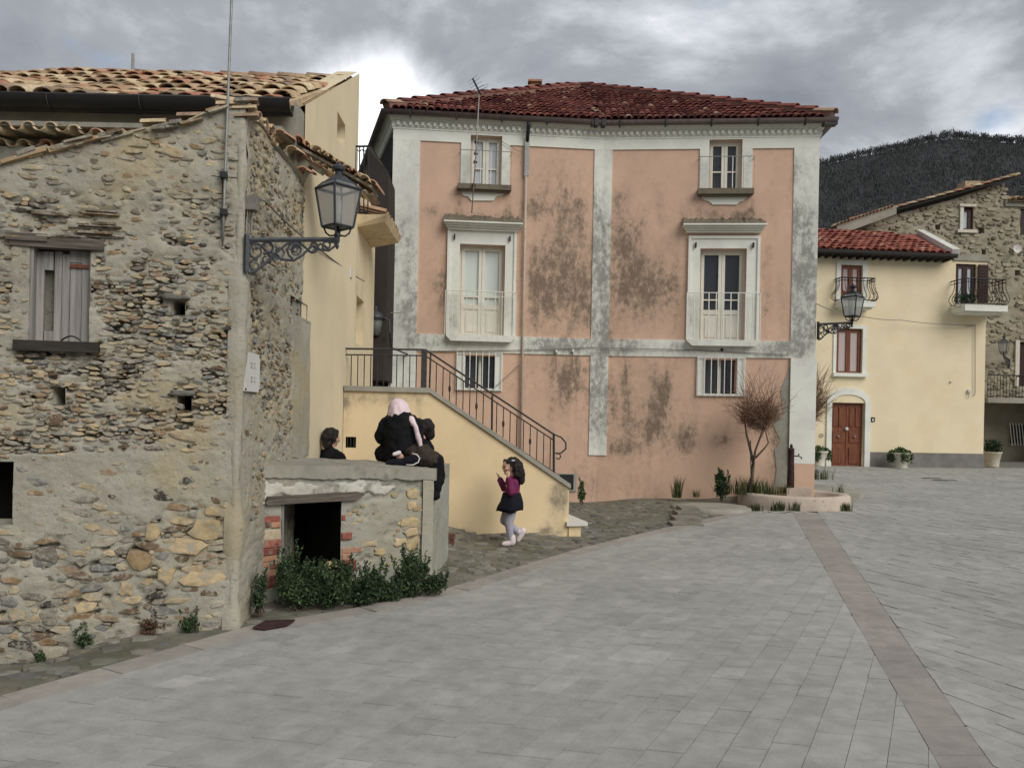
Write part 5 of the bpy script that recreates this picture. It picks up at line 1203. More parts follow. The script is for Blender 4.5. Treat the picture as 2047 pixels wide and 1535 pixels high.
mb = MB(); r = WE.rect(1740, 834, 1748, 843); WE.box(mb, r, -.01, .03); hb = mb.build('doorbell_box', MT['wood_shutter'], yel); mb = MB(); WE.box(mb, (r[0]+.04, r[1]-.04, r[2]+.03, r[3]-.05), .03, .035); mb.build('doorbell_plate', MT['plate'], hb)
mb = MB(); mb.tube([WE.px(1642+3.4*math.cos(a), 870+3.2*math.sin(a), .03) for a in np.linspace(0, 6.28, 10)], .012, 4); mb.build('wall_ring', MT['steel'], yel)
mb = MB(); mb.lathe([(.0, -.05), (.05, 0), (.0, .05)], WE.px(1901, 763, .03), 6); mb.build('wall_lamp_stub', MT['plate'], yel)
# potbellied balconies
def potbelly(w, sl, zt_, u0, u1, nb, dep, parent):
    r = w.rect(*sl); mb = MB(); w.box(mb, r, -.01, dep+.06, .15); w.box(mb, (r[0]+.08, r[1]-.08, r[2]-.06, r[2]), -.01, dep-.05, .2); slab = mb.build('balcony_slab', MT['white'], parent)
    a, b = w.hit(u0, zt_)[0], w.hit(u1, zt_)[0]; z1 = w.hit((u0+u1)/2, zt_)[1]; z0 = r[3]; h = z1-z0; rr = MB()
    rr.tube([w.p(a, z1, 0), w.p(a, z1, dep), w.p(b, z1, dep), w.p(b, z1, 0)], .022, 5); rr.tube([w.p(a, z1-.12*h, 0), w.p(a, z1-.12*h, dep), w.p(b, z1-.12*h, dep), w.p(b, z1-.12*h, 0)], .014, 4); rr.tube([w.p(a, z0+.05, 0), w.p(a, z0+.05, dep), w.p(b, z0+.05, dep), w.p(b, z0+.05, 0)], .014, 4)
    rr = rr.build('railing', MT['iron_black'], slab)
    pr = [(0, 1), (0, .7), (.06, .5), (.17, .32), (.2, .2), (.12, .08), (0, .02)]
    for k in range(nb): s = a+(b-a)*k/(nb-1); MB().tube([w.p(s, z0+h*t, dep+o) for o, t in pr], .012, 4).build('baluster', MT['iron_black'], rr)
    for sx, sg in ((a, -1), (b, 1)):
        for q in range(1, 4): MB().tube([w.p(sx+sg*o, z0+h*t, dep*q/4) for o, t in pr], .012, 4).build('baluster', MT['iron_black'], rr)
potbelly(WE, (1668, 606, 1735, 617), 560, 1669, 1735, 10, .45, yel)
potbelly(WE, (1899, 616, 1982, 628), 565, 1901, 1981, 13, .75, yel)
pb = thing('potted_balcony_plants', WE.px(1930, 610, .5), 'dark leafy potted plants on the right balcony of the yellow house', 'plant')
def leaves(mb, cen, rad_, n, size, rn=(0, 1), flat=.0, shell=0.55):
    for i in range(n):
        d = Vector((R.gauss(0, 1), R.gauss(0, 1), R.gauss(0, 1))).normalized()*(shell+(1-shell)*R.random())**1.0*(R.random()**.25)
        p = Vector(cen)+Vector((d.x*rad_[0], d.y*rad_[1], d.z*rad_[2])); s = size*R.uniform(.6, 1.3)
        a = Vector((R.uniform(-1, 1), R.uniform(-1, 1), R.uniform(-.3, 1))).normalized(); b = a.orthogonal().normalized(); b = (Matrix.Rotation(R.random()*6.28, 3, a) @ b); c = a.cross(b)
        r_ = R.uniform(*rn); mb.add([p-c*s*.5, p+b*s*.32, p+c*s*.6, p-b*s*.32], [(0, 1, 2, 3)], r_)
mb = MB()
for k in range(4): leaves(mb, WE.px(1918+k*9, 598-4*(k % 2), .5), (.25, .15, .2), 70, .09, (0, .5))
mb.build('foliage', MT['leaf'], pb); mb = MB()
for k in range(5): mb.box(WE.px(1915+k*9, 611, .5), (.09, .07, .05))
mb.build('pots', MT['terracotta_pot'], pb)
# roof
e0, e1 = WE.p(-.3, 0, .45), WE.p(0, 0, .45); e0 = WE.p(-.5, zTE+.10, .48); e1 = Vector(P(1911, 519, 27.15)); e1.z = zTE+.10
rg = P(1700, 465, 31.0).z; rp = Vector(P(1842, 470, 31.0)); up = Vector((WE.N3.x*-3.9, WE.N3.y*-3.9, rg-zTE-.1)); e = (e1-e0).normalized(); UL2 = (up-e*up.dot(e)).length
sr = (rp-e0).dot(e); Wd2 = (e1-e0).length
tl = tile_roof(e0, e1, up, UL2, .26, .42, lambda s, t: s < Wd2-(Wd2-sr)*min(1, t/UL2)+.1 and t < UL2, .08, .125, 5, .04, .01)
mb = MB(); mb.add([e0, e1, e0+e*sr+up, e0+up], [(0, 1, 2, 3)], .3); mb.add([e1, e1+Vector((.2, 5, 0)), e0+e*sr+up], [(0, 1, 2)], .3); mb.add([e0+up, e0+e*sr+up, e0+e*sr+up+Vector((0, 4, -2)), e0+up+Vector((0, 4, -2))], [(0, 1, 2, 3)])
roofE = mb.build('roof', MT['tile_orange'], yel); emit(tl, 'roof_tile', 'far_roof_tiles', MT['tile_orange'], roofE, 300, True)
mb = MB(); a, b = e0+e*sr+up, e1; d = (b-a).normalized(); sd_ = d.cross(Vector((0, 0, 1))).normalized(); mb.box((a+b)/2+Vector((0, 0, .1)), ((b-a).length/2, .12, .09), (d, sd_, sd_.cross(d))); mb.build('verge_kerb', MT['white'], roofE)
mb = MB(); gp_ = [(-.07, 0), (-.06, -.09), (0, -.13), (.06, -.09), (.07, 0)]
for k in range(4): a, b = gp_[k], gp_[k+1]; q0, q1 = e0+WE.N3*.05, e1+WE.N3*.05; mb.add([q0+WE.N3*a[0]+Vector((0, 0, a[1])), q1+WE.N3*a[0]+Vector((0, 0, a[1])), q1+WE.N3*b[0]+Vector((0, 0, b[1])), q0+WE.N3*b[0]+Vector((0, 0, b[1]))], [(0, 1, 2, 3)])
mb.build('gutter', MT['gutter_black'], yel)
mb = MB(); WE.box(mb, (-.4, (e1-e0).length-.55, zTE-.02, zTE+.06), -.05, .44); mb.build('eave_boards', MT['wood_dark'], yel)
for k in range(22):
    s = .1+k*.28
    if s > (e1-e0).length-.7: break
    mb = MB(); WE.box(mb, (s-.04, s+.04, zTE-.10, zTE-.02), -.02, .38); mb.build('rafter_end', MT['wood_dark'], yel)
mb = MB(); r = WE.rect(1905, 502, 1966, 523); WE.box(mb, (r[0], WE.L+.05, zTE-.01, zTE+.18), -1.2, .05, .3); mb.build('parapet', MT['concrete'], yel)

# ================================================================ rubble house beyond it on the right
WF = W(XD(1600, 500, 31.6), XD(2330, 500, 32.6))
far = thing('rubble_gable_house', (19, 32, 0), 'tall rubble stone house with a sloping tiled gable at the right edge', 'house')
FT = [WF.hit(u, v) for u, v in ((1560, 486), (1690, 452), (1780, 432), (1900, 400), (2008, 366), (2010, 366), (2012, 404), (2330, 412))]
def topF(s): return np.interp(s, [q[0] for q in FT], [q[1] for q in FT])
FH = {'w1': WF.rect(1919, 413, 1946, 461), 'w2': WF.rect(2040, 418, 2072, 470), 'door': WF.rect(2036, 684, 2076, 772), 'h1': WF.rect(1870, 449, 1880, 459), 'h2': WF.rect(1958, 455, 1968, 466), 'h3': WF.rect(1963, 499, 1971, 509), 'h4': WF.rect(2029, 540, 2040, 551)}
zlow = WF.hit(2000, 800)[1]
mb = MB(); WF.grid(mb, (0, WF.L, zlow, 12), .10, list(FH.values()), disp=lambda S, Z: -.02+(fbm(S*2.2, Z*3, 3, 4)-.5)*.09-.06*sm(.6, .75, fbm(S*5, Z*9, 3, 14)), attr=lambda S, Z: .35*sm(.5, .7, fbm(S*3, Z*5, 4, 3))+.3*sm(.62, .75, fbm(S*5, Z*9, 3, 14)), top=topF)
for h in FH.values(): WF.reveal(mb, h, .25, -.01, a=.7)
mb.add([WF.p(0, zlow, 0), WF.p(WF.L, zlow, 0), WF.p(WF.L, zlow, -2.2), WF.p(0, zlow, -2.2)], [(0, 1, 2, 3)], .4); wf = mb.build('wall', MT['mortar_far'], far, True)
mb = MB(); WF.grid(mb, (0, WF.L, -.3, zlow), .15, disp=lambda S, Z: -2.2+(fbm(S*3, Z*3, 3, 4)-.5)*.05, attr=lambda S, Z: .6+0*S); mb.build('shade_recess_wall', MT['mortar_far'], far, True)  # invented setback, added to make the lower storey fall dark
cands = []
for i in range(12000):
    s, z = R.uniform(0, WF.L), R.uniform(zlow+.1, 11.6); 
    if z > float(topF(s))-.08: continue
    u, v = projA(WF, s, z)
    if u < 1620 or u > 2180 or (u < 1965 and v > 515): continue
    rz = R.uniform(.03, .09); rx = rz*R.uniform(1.1, 2.6)
    if any(h[0]-rx < s < h[1]+rx and h[2]-rz < z < h[3]+rz for h in FH.values()): continue
    if fbm(np.array(s*.8), np.array(z*.9), 3, 61) < .30: continue
    cands.append((s, z, rx, rz))
pcs = [stone_piece(WF, c[0], c[1], c[2], c[3], R.uniform(-.01, .035), R.random(), 7, sq=3, base=-.05) for c in dart(sorted(cands, key=lambda c: -c[2]*c[3]), .85, .5)]
emit(pcs, 'stone', 'small_stones', MT['stone_far'], wf, 200)
leaf_window(WF, FH['w1'], far, 'glass_sky', 'wood_shutter', .12, 1, fr=.12); leaf_window(WF, FH['w2'], far, 'glass_dark', 'wood_shutter', .12, 1, fr=.1)
for k, q in enumerate(((1912, 460, 1950, 466), (1916, 409, 1949, 414))): mb = MB(); WF.box(mb, WF.rect(*q), -.02, .1); mb.build('sill' if k == 0 else 'lintel', MT['planter'], far)
mb = MB(); WF.box(mb, (FH['w1'][0]-.02, FH['w1'][0]+.12, FH['w1'][2], FH['w1'][3]), -.05, .05); mb.build('window_jamb', MT['white'], far)
mb = MB(); WF.box(mb, FH['door'], -.2, -.15); mb.build('balcony_door', MT['wood_shutter'], far)
r = WF.rect(2028, 680, 2036, 772); mb = MB(); WF.box(mb, r, -.02, .06); mb.build('door_jamb', MT['planter'], far)
# verge of tiles up the gable, eave of the lower roof
va, vb = WF.p(*FT[1], .0), WF.p(*FT[4], .0); d = vb-va; L = d.length; d = d/L; rmF = MB()
rmF.add([va+Vector((0, -.35, .12)), vb+Vector((0, -.35, .12)), vb+Vector((0, 6, .12)), va+Vector((0, 6, .12)), va+Vector((0, -.35, .02)), vb+Vector((0, -.35, .02))], [(0, 1, 2, 3), (0, 4, 5, 1)], .9); rmF = rmF.build('roof', MT['wood_dark'], far)
k = 0.0
while k < L: MB().add(*tile_piece(va+d*k+Vector((0, -.33, .13)), Vector((0, 1, 0)), d, Vector((0, 0, 1)), .13, .46, R.random(), .88, .03, 5)).build('verge_tile', MT['tile_old'], rmF, True); k += .40
vL = WF.p(*FT[0], 0)
for k in range(16): MB().add(*tile_piece(P(1675+7.2*k, 449-2.4*k, 30.9), Vector((1, 0, .3)).normalized(), Vector((0, 1, .1)), Vector((0, 0, 1)), .10, .5, R.random(), .9, .0, 4)).build('eave_tile', MT['tile_old'], rmF, True)
mb = MB(); a, b, c, d_ = P(1672, 450, 31.0), P(1792, 410, 31.0), P(1792, 428, 31.0), P(1676, 470, 31.0); mb.add([a, b, c, d_, a+Vector((0, 1, 0)), b+Vector((0, 1, 0))], [(0, 1, 2, 3), (0, 1, 5, 4)], .3); mb.build('eave_wall', MT['concrete'], far)
mb = MB(); c = P(1945, 376, 33.5); mb.box(c+Vector((0, 0, -.1)), (.5, .3, .3)); mb.build('chimney', MT['tile_old'], rmF)
a, b = WF.p(FT[6][0], FT[6][1], .2), WF.p(FT[7][0], FT[7][1], .2); up = Vector((0, 3, 1.0)); tlF = tile_roof(a, b, up, 1.4, .24, .42, None, .2, .12, 5, .05, .03); rm2 = MB(); rm2.add([a, b, b+up, a+up], [(0, 1, 2, 3)], .3); rm2 = rm2.build('lower_roof', MT['tile_old'], far); emit(tlF, 'roof_tile', 'roof_tiles', MT['tile_old'], rm2, 60, True)
mb = MB(); r = WF.rect(2008, 404, 2180, 416); WF.box(mb, r, -.02, .06, .2); mb.build('eave_band', MT['concrete'], far)
# balcony with straight railing
r = WF.rect(1950, 796, 2030, 806); mb = MB(); WF.box(mb, (r[0], r[1]+.0, r[2], r[3]), -.05, .75, .4); fb = mb.build('balcony_slab', MT['concrete'], far)
mb = MB(); zt_ = WF.hit(2000, 752)[1]; o = .72; mb.tube([WF.p(r[0], zt_, o), WF.p(r[1], zt_, o), WF.p(r[1], zt_, 0)], .02, 4); mb.tube([WF.p(r[0], r[3]+.06, o), WF.p(r[1], r[3]+.06, o), WF.p(r[1], r[3]+.06, 0)], .014, 4); rr = mb.build('railing', MT['iron_black'], fb)
for k in range(14): s = r[0]+(r[1]-r[0])*k/13; MB().tube([WF.p(s, r[3], o), WF.p(s, zt_, o)], .012, 4).build('baluster', MT['iron_black'], rr)
dish = thing('satellite_dish', WF.px(2034, 498, .2), 'small round white satellite dish on the rubble house wall', 'dish')
mb = MB(); c = WF.px(2034, 497, .3); n_ = 14; mb.add([c+Vector((.17*math.cos(6.283*k/n_), -.0, .17*math.sin(6.283*k/n_))) for k in range(n_)]+[c+Vector((0, .07, 0))], [(k, (k+1) % n_, n_) for k in range(n_)]); mb.build('reflector', MT['plate'], dish, True); MB().tube([c+Vector((0, .05, 0)), WF.px(2034, 497, -.02)], .015, 5).build('arm', MT['steel'], dish)
gb = WF.rect(2019, 850, 2060, 886, -2.2); mb = MB(); WF.box(mb, gb, -2.21, -2.15); mb.build('recess_window', MT['glass_dark'], far)
for k in range(8): s = gb[0]+(gb[1]-gb[0])*k/7; MB().tube([WF.p(s, gb[2]-.1, -2.05), WF.p(s-.12, gb[3]+.1, -2.05)], .025, 4).build('window_bar', MT['bars_white'], far)
mb = MB(); mb.box((WF.p(WF.hit(2160, 800)[0], 0, -.8)), (.3, 1.3, 2*zlow)); mb.build('recess_pier', MT['mortar_far'], far)

# ================================================================ lanterns
def lantern(name, foot, k, label, group, yaw=45, iron='lamp_iron', arm=None):
    """foot: world point of the finial under the lamp; k metres per photo pixel of the near lamp"""
    t = thing(name, foot, label, 'lamp', group); f = Vector(foot); Z = lambda px: Vector((0, 0, px*k)); cy = math.cos(rad(yaw)); sy = math.sin(rad(yaw))
    def sq(r, z): return [f+Vector((r*k*math.cos(rad(yaw-45)+math.pi/2*i), r*k*math.sin(rad(yaw-45)+math.pi/2*i), z*k)) for i in range(4)]
    m = MT[iron]; lo, hi = sq(31, 45), sq(45, 121)
    fr = MB()
    for i in range(4):
        fr.tube([lo[i], hi[i]], 2.4*k, 4); fr.tube([lo[i], lo[(i+1) % 4]], 2.4*k, 4); fr.tube([hi[i], hi[(i+1) % 4]], 3.2*k, 4)
    fr.build('frame', m, t)
    for i in range(4):
        j = (i+1) % 4; mb = MB(); mb.add([lo[i], lo[j], hi[j], hi[i]], [(0, 1, 2, 3)]); mb.build('pane', MT['lamp_glass'], t)
    up = sq(29, 134); mb = MB()
    for i in range(4): mb.tube([hi[i], up[i]], 2.*k, 4)
    mb.build('hood_ribs', m, t); mb = MB()
    for i in range(4): j = (i+1) % 4; mb.add([hi[i], hi[j], up[j], up[i]], [(0, 1, 2, 3)])
    mb.build('hood_panes', MT['lamp_glass'], t)
    mb = MB(); mb.add(sq(33, 132)+sq(14, 146), [(0, 1, 2, 3), (4, 5, 6, 7)]+[(i, (i+1) % 4, (i+1) % 4+4, i+4) for i in range(4)])
    mb.lathe([(10*k, 144*k), (7*k, 150*k), (7*k, 155*k), (13*k, 158*k), (14*k, 163*k), (9*k, 169*k), (4*k, 171*k), (4*k, 174*k), (1*k, 176*k)], f, 10); mb.build('hood', m, t)
    mb = MB(); mb.lathe([(1*k, 0), (4*k, 6*k), (2.5*k, 10*k), (5*k, 16*k), (5*k, 24*k), (8*k, 28*k), (5*k, 34*k), (3*k, 40*k), (3*k, 46*k)], f, 8)
    mb.build('stem', m, t, True); mb = MB()
    for i in range(4): c = lo[i]-f; mb.tube([f+Vector((c.x*.15, c.y*.15, 28*k)), f+Vector((c.x*.5, c.y*.5, 27*k)), f+Vector((c.x*.75, c.y*.75, 33*k)), f+Vector((c.x*.85, c.y*.85, 42*k)), lo[i]], 1.8*k, 4)
    mb.build('cradle', m, t); mb = MB(); mb.add(lo, [(0, 1, 2, 3)]); mb.build('floor', m, t)
    mb = MB(); mb.lathe([(4*k, 46*k), (5*k, 60*k), (7*k, 75*k), (7*k, 95*k), (2*k, 105*k)], f, 8); mb.build('bulb', MT['plate'], t, True)
    if arm is not None:
        a = Vector(arm); b = f+Z(20); d = (b-a); L = Vector((d.x, d.y, 0)).length; e = Vector((d.x, d.y, 0))/L; B = MB()
        B.tube([a, b], 5*k, 6); B.tube([a+Z(10), a+Z(-60)], 5.5*k, 5)
        def P2(x, y): return a+e*(x*L)+Vector((0, 0, d.z*x))+Z(y)
        B.build('bracket_arm', m, t); S = MB()
        def curl(cx, cy_, r0, a0, a1, n=14, thick=2.6, shrink=.6):
            S.tube([P2(cx+(r0*(1-shrink*q/n)*math.cos(a0+(a1-a0)*q/n))*k/L, cy_+r0*(1-shrink*q/n)*math.sin(a0+(a1-a0)*q/n)) for q in range(n+1)], [thick*k*(1-.4*q/n) for q in range(n+1)], 5)
        curl(.10, -22, 15, 1.5, 9.5); curl(.22, -16, 13, 3.1, -4.5); curl(.34, -24, 14, 2.6, 10); curl(.52, -20, 17, 4.4, -4); curl(.52, -18, 8, 0, 9, thick=3.5); curl(.72, -14, 13, 3.4, 10); curl(.88, -12, 10, 4.2, -3.5); curl(.09, -48, 12, 1.2, 8); curl(.20, -36, 11, 2, -5); curl(.30, -34, 7, 0, 8)
        S.tube([P2(x, y) for x, y in ((.02, -62), (.1, -58), (.2, -44), (.28, -30), (.38, -38), (.5, -40), (.6, -30), (.7, -12), (.8, -20), (.9, -22), (.98, -12), (.96, -5), (.9, -6))], 2.6*k, 5)
        S.tube([P2(x, y) for x, y in ((.02, -6), (.12, -8), (.22, -24), (.3, -26), (.42, -8), (.55, -4), (.62, -14), (.7, -26), (.8, -8), (.9, -18))], 2.4*k, 5)
        S.build('bracket_scroll', m, t)
    return t
cA = Vector((-1.936, 5.60, 0)); aP = P(494, 480, 5.62)
lantern('wall_lantern', P(674, 499, 6.05), 6.05/F, 'large black iron lantern on a scrolled bracket at the ruined house corner', 'black iron street lanterns', 48, arm=aP)
aP = Vector((5.60, 14.66, P(1622, 648, 14.66).z)); fp = P(1703, 655, 14.9); lantern('wall_lantern', fp, 14.9/F*.50, 'black iron lantern on a scrolled bracket at the right corner of the pink house', 'black iron street lanterns', 40, 'iron_black', aP)
fp = P(2006, 716, 31.5); lantern('wall_lantern', fp, 31.5/F*.26, 'small grey lantern on the rubble house wall above the balcony', 'black iron street lanterns', 45, 'lamp_iron', WF.px(2018, 720, 0))
t = thing('alley_lantern', P(750, 670, 13.6), 'round glass lantern hanging at the mouth of the dark alley', 'lamp'); k = 13.6/F; f = P(750, 668, 13.6)
mb = MB(); mb.lathe([(9*k, 0), (15*k, 30*k)], f, 12); mb.build('glass_bowl', MT['lamp_glass'], t, True); mb = MB(); mb.lathe([(19*k, 30*k), (18*k, 34*k), (14*k, 42*k), (5*k, 46*k), (2*k, 50*k), (5*k, 54*k), (1*k, 56*k)], f, 12); mb.build('cap', MT['lamp_iron'], t, True)
mb = MB(); mb.tube([f+Vector((18*k, 0, 33*k)), f+Vector((27*k, 0, 28*k)), f+Vector((29*k, 0, 5*k)), f+Vector((30*k, .2, -25*k)), f+Vector((50*k, 1.2, -30*k))], 2*k, 5); mb.build('arm', MT['lamp_iron'], t); mb = MB(); mb.lathe([(9.5*k, -3*k), (10*k, 1*k)], f, 10); mb.build('base_ring', MT['lamp_iron'], t)
# ================================================================ cables and boxes
def cable(name, pts, r, label, sag=0., mat='cable'):
    out = []
    for i in range(len(pts)-1):
        a, b = Vector(pts[i]), Vector(pts[i+1])
        for k in range(6): t = k/6; out.append(a.lerp(b, t)+Vector((0, 0, -4*sag*t*(1-t))))
    out.append(Vector(pts[-1])); mb = MB(); mb.tube(out, r, 5); return single(name, mb, MT[mat], pts[0], label, 'cable', True)
bx = thing('junction_box', WS.px(505, 412, .04), 'small grey junction box high on the flank of the ruined house', 'junction box')
c = WS.px(505, 408, .05); mb = MB(); mb.box(c, (.035, .05, .05)); mb.build('box', MT['cable'], bx); mb = MB(); mb.tube([c+Vector((0, 0, -.05)), c+Vector((.0, -.02, -.22))], .009, 5); mb.build('conduit', MT['cable'], bx)
cable('overhead_cable', [WS.px(508, 388, .05), WS.px(530, 402, .06), WS.px(606, 474, .05), P(620, 482, 7.6), P(694, 540, 9.6), P(728, 562, 11.6)], .008, 'grey cable slanting down the flank of the ruined house to the alley', .01)
bx = thing('junction_box', P(699, 546, 9.7), 'pale junction box on the edge of the cream house by the alley', 'junction box'); mb = MB(); mb.box(P(698, 546, 9.75), (.035, .05, .06)); mb.build('box', MT['plate'], bx); mb = MB(); mb.lathe([(.02, 0), (.025, .03)], P(695, 536, 9.75), 8); mb.build('cap', MT['plate'], bx)
zc = WL.hit(1000, 697)[1]
cable('wall_cable', [WL.px(840, 702, .04), WL.px(1045, 700, .05), WL.px(1190, 694, .05), WR.px(1400, 700, .05), WR.px(1575, 709, .05)], .007, 'thin grey cable running along the string course of the pink house', .004)
cable('wall_cable', [WL.px(1003, 283, .06), WL.px(1044, 306, .06)], .006, 'short cable from the upper window to the downpipe of the pink house', .01)
cable('wall_cable', [WL.px(980, 782, .05), WL.px(1045, 722, .06)], .006, 'short slanting cable beside the left barred window', .01)
for u, v in ((1112, 703), (1145, 702)):
    bx = thing('cable_insulator', WL.px(u, v, .05), 'little white cable insulator on the string course, %s' % ('left one' if u < 1120 else 'right one'), 'insulator'); mb = MB(); mb.lathe([(.02, 0), (.03, .03), (.02, .06)], WL.px(u, v+3, .05), 8); mb.build('cup', MT['plate'], bx); mb = MB(); mb.tube([WL.px(u, v, .03), WL.px(u, v+38, .03)], .006, 4); mb.build('drop_wire', MT['cable'], bx)
cable('overhead_cable', [P(1625, 604, 16.5), P(1700, 628, 22), P(1800, 640, 27.2), P(1950, 650, 27.5)], .011, 'grey cable strung from the pink house across the yellow house', .05)
cable('wall_cable', [WE.px(1930, 651, .06), WE.px(1949, 651, .06), WE.px(1949, 786, .06), WE.px(1946, 792, .06)], .013, 'cable dropping down the right edge of the yellow house')
bx = thing('junction_box', WE.px(1938, 784, .05), 'tiny white box with loose wires low on the yellow house', 'junction box'); mb = MB(); mb.box(WE.px(1938, 782, .05), (.06, .04, .05)); mb.build('box', MT['plate'], bx); mb = MB(); mb.tube([WE.px(1936, 785, .06), WE.px(1937, 792, .08), WE.px(1934, 797, .06)], .01, 4); mb.build('loose_wire', MT['cable'], bx)
cable('overhead_cable', [P(718, 627, 13.2), P(752, 622, 13.6), P(800, 626, 14.6)], .008, 'thin wire carrying the alley lantern', .01)

# ================================================================ fountain corner
fc = Vector((5.10, 14.36, 0)); rx_ = .97
ft = thing('fountain_basin', fc, 'low round pinkish stone basin in front of the pink house corner', 'basin')
n_ = 40; mb = MB(); prof = [(rx_, 0), (rx_, .20), (rx_-.03, .235), (rx_-.16, .235), (rx_-.2, .2), (rx_-.2, .05), (0, .05)]
vs = []
for r_, z in prof: vs += [fc+Vector((r_*math.cos(6.2832*k/n_), r_*.9*math.sin(6.2832*k/n_), z)) for k in range(n_)]
mb.add(vs, [(i*n_+k, i*n_+(k+1) % n_, (i+1)*n_+(k+1) % n_, (i+1)*n_+k) for i in range(len(prof)-1) for k in range(n_)], [.15+.5*float(fbm(v[0]*3, v[1]*3+v[2]*5, 4, 3)) for v in vs]); mb.build('rim', MT['basin'], ft, True)
mb = MB(); c = fc+Vector((.02, -.02, .2)); mb.box(c, (.22, .22, .13)); mb.build('pedestal', MT['basin'], ft)
hb = P(1580, 984, fc.y-.05); hyd = thing('standpipe', hb, 'rusty black iron drinking standpipe with a small tap at the fountain', 'standpipe')
k = (fc.y-.05)/F; mb = MB(); nseg = 14
prof = [(7*k, 0), (7.2*k, 25*k), (6.6*k, 45*k), (6*k, 62*k), (6*k, 84*k), (6.6*k, 86*k), (5*k, 89*k)]; mb.lathe([(r_, z) for r_, z in prof], hb, 12); mb.build('body', MT['rustdark'], hyd, True)
mb = MB(); mb.lathe([(2*k, 88*k), (3*k, 91*k), (3*k, 94*k), (1*k, 97*k)], hb, 8); mb.build('finial', MT['iron_black'], hyd); mb = MB(); a = hb+Vector((5*k, -.03, 73*k)); mb.tube([a, a+Vector((8*k, -.02, 0)), a+Vector((13*k, -.02, -2*k)), a+Vector((14*k, -.02, -6*k))], 1.3*k, 6); mb.tube([a+Vector((7*k, -.02, 0)), a+Vector((9*k, -.02, 5*k))], 1.2*k, 5); mb.build('tap', MT['iron_black'], hyd)
pc = G(1424, 1019); pad = MB(); pr = (G(1497, 1014).x-G(1350, 1014).x)/2; zz = -.02
vs = []
for r_, z in ((pr, -.05), (pr, zz+.05), (pr-.03, zz+.075), (pr*.6, zz+.08), (.01, zz+.085)): vs += [Vector((pc.x, pc.y+.1, 0))+Vector((r_*math.cos(6.2832*q/n_), r_*.95*math.sin(6.2832*q/n_), z)) for q in range(n_)]
pad.add(vs, [(i*n_+q, i*n_+(q+1) % n_, (i+1)*n_+(q+1) % n_, (i+1)*n_+q) for i in range(4) for q in range(n_)], [.25+.35*float(fbm(v[0]*3, v[1]*3, 4, 3)) for v in vs])
single('round_stone_slab', pad, MT['concrete'], (pc.x, pc.y, 0), 'flat round concrete slab beside the fountain basin', 'slab', True)
stp = thing('worn_steps', G(1372, 1045), 'short flight of worn stone steps below the round slab', 'steps')
for q, (u0, v, u1) in enumerate(((1345, 1050, 1405), (1350, 1042, 1402), (1355, 1035, 1400), (1362, 1029, 1398))):
    a, b = G(u0, v), G(u1, v); mb = MB(); mb.box(((a.x+b.x)/2, a.y+.2, -.03+q*.03), ((b.x-a.x)/2, .2, .05)); mb.build('step', MT['cobble'], stp)
kb = MB(); q = [(5.62, 15.0, .0), (6.6, 15.2, 0), (7.3, 16.4, 0), (6.9, 17.6, 0), (5.7, 19.0, 0)]; kb.prism([Vector(p)+Vector((0, 0, -.02)) for p in q], (0, 0, .14), .3)
single('raised_kerb', kb, MT['concrete'], (6.3, 16.5, 0), 'raised concrete kerb wrapping the right corner of the pink house', 'kerb')
for i, (u, v, w_) in enumerate(((1862, 956, 17), (1888, 960, 22))):
    c = G(u, v, .004); g = thing('drain_grate', c, 'dark iron drain grate in the paving, %s' % ('nearer the planter' if i == 0 else 'nearer the right edge'), 'drain'); k = c.y/F
    mb = MB(); 
    for q in range(8): mb.box(c+Vector((-w_*k+2*w_*k*(q+.5)/8, 0, .004)), (w_*k/10, .07, .004))
    mb.box(c+Vector((0, -.08, .004)), (w_*k, .02, .005)); mb.box(c+Vector((0, .08, .004)), (w_*k, .02, .005)); mb.build('bars', MT['iron_black'], g)
c = G(545, 1249, .012); mb = MB(); poly = [G(505, 1256, .012), G(530, 1243, .012), G(590, 1240, .012), G(575, 1250, .012), G(530, 1258, .012)]; mb.prism(poly, (0, 0, .012)); single('rusty_cover', mb, MT['rustdark'], c, 'flat dark red rusty iron cover lying beside the shed bush', 'cover')
bp = thing('brick_stack', G(890, 1088, .08), 'two old dark bricks stacked behind the shed corner', 'bricks')
for q in range(2): mb = MB(); c = G(892, 1088, .05); mb.box(c+Vector((.0+.02*q, 0, .03+.066*q)), (.09-.01*q, .05, .03), a=.86); mb.build('brick', MT['brick'], bp)

# ================================================================ planters
def planter(u, v, D, label, h=.52, w0=.2, w1=.32, mat='planter', plant=True):
    b = P(u, v, D); b.z = 0; t = thing('planter', b, label, 'planter', 'planters on the square'); mb = MB(); n = 16
    prof = [(w0*1.05, 0), (w0*1.05, .04), (w0, .06), (w0*1.15, h*.5), (w1*.95, h*.9), (w1, h*.93), (w1, h), (w1*.86, h), (w1*.8, h*.85), (.02, h*.85)]
    mb.lathe(prof, b, n); mb.build('pot', MT[mat], t, True)
    if plant:
        mb = MB(); leaves(mb, b+Vector((0, 0, h*1.0)), (w1*1.15, w1*1.1, .2), 420, .1, (.1, 1)); 
        for q in range(9): a = R.uniform(2.6, 7.2); leaves(mb, b+Vector((w1*1.05*math.cos(a), w1*1.05*math.sin(a), h*.72)), (.12, .12, .24), 55, .08, (.1, .9))
        mb.build('plant', MT['leaf'], t)
    return t
planter(1636, 928, 27.0, 'trailing plant in a pale urn left of the brown door'); planter(1800, 934, 26.8, 'trailing plant in a pale urn against the grey plinth')
t = planter(1984, 936, 28.6, 'plain pale pot with a dark shrub at the foot of the rubble house', .55, .2, .3, 'terracotta_pot', False)
mb = MB(); b = P(1984, 936, 28.6); b.z = .55; leaves(mb, b+Vector((0, 0, .2)), (.35, .3, .3), 300, .12, (0, .4)); mb.build('plant', MT['leaf'], t)

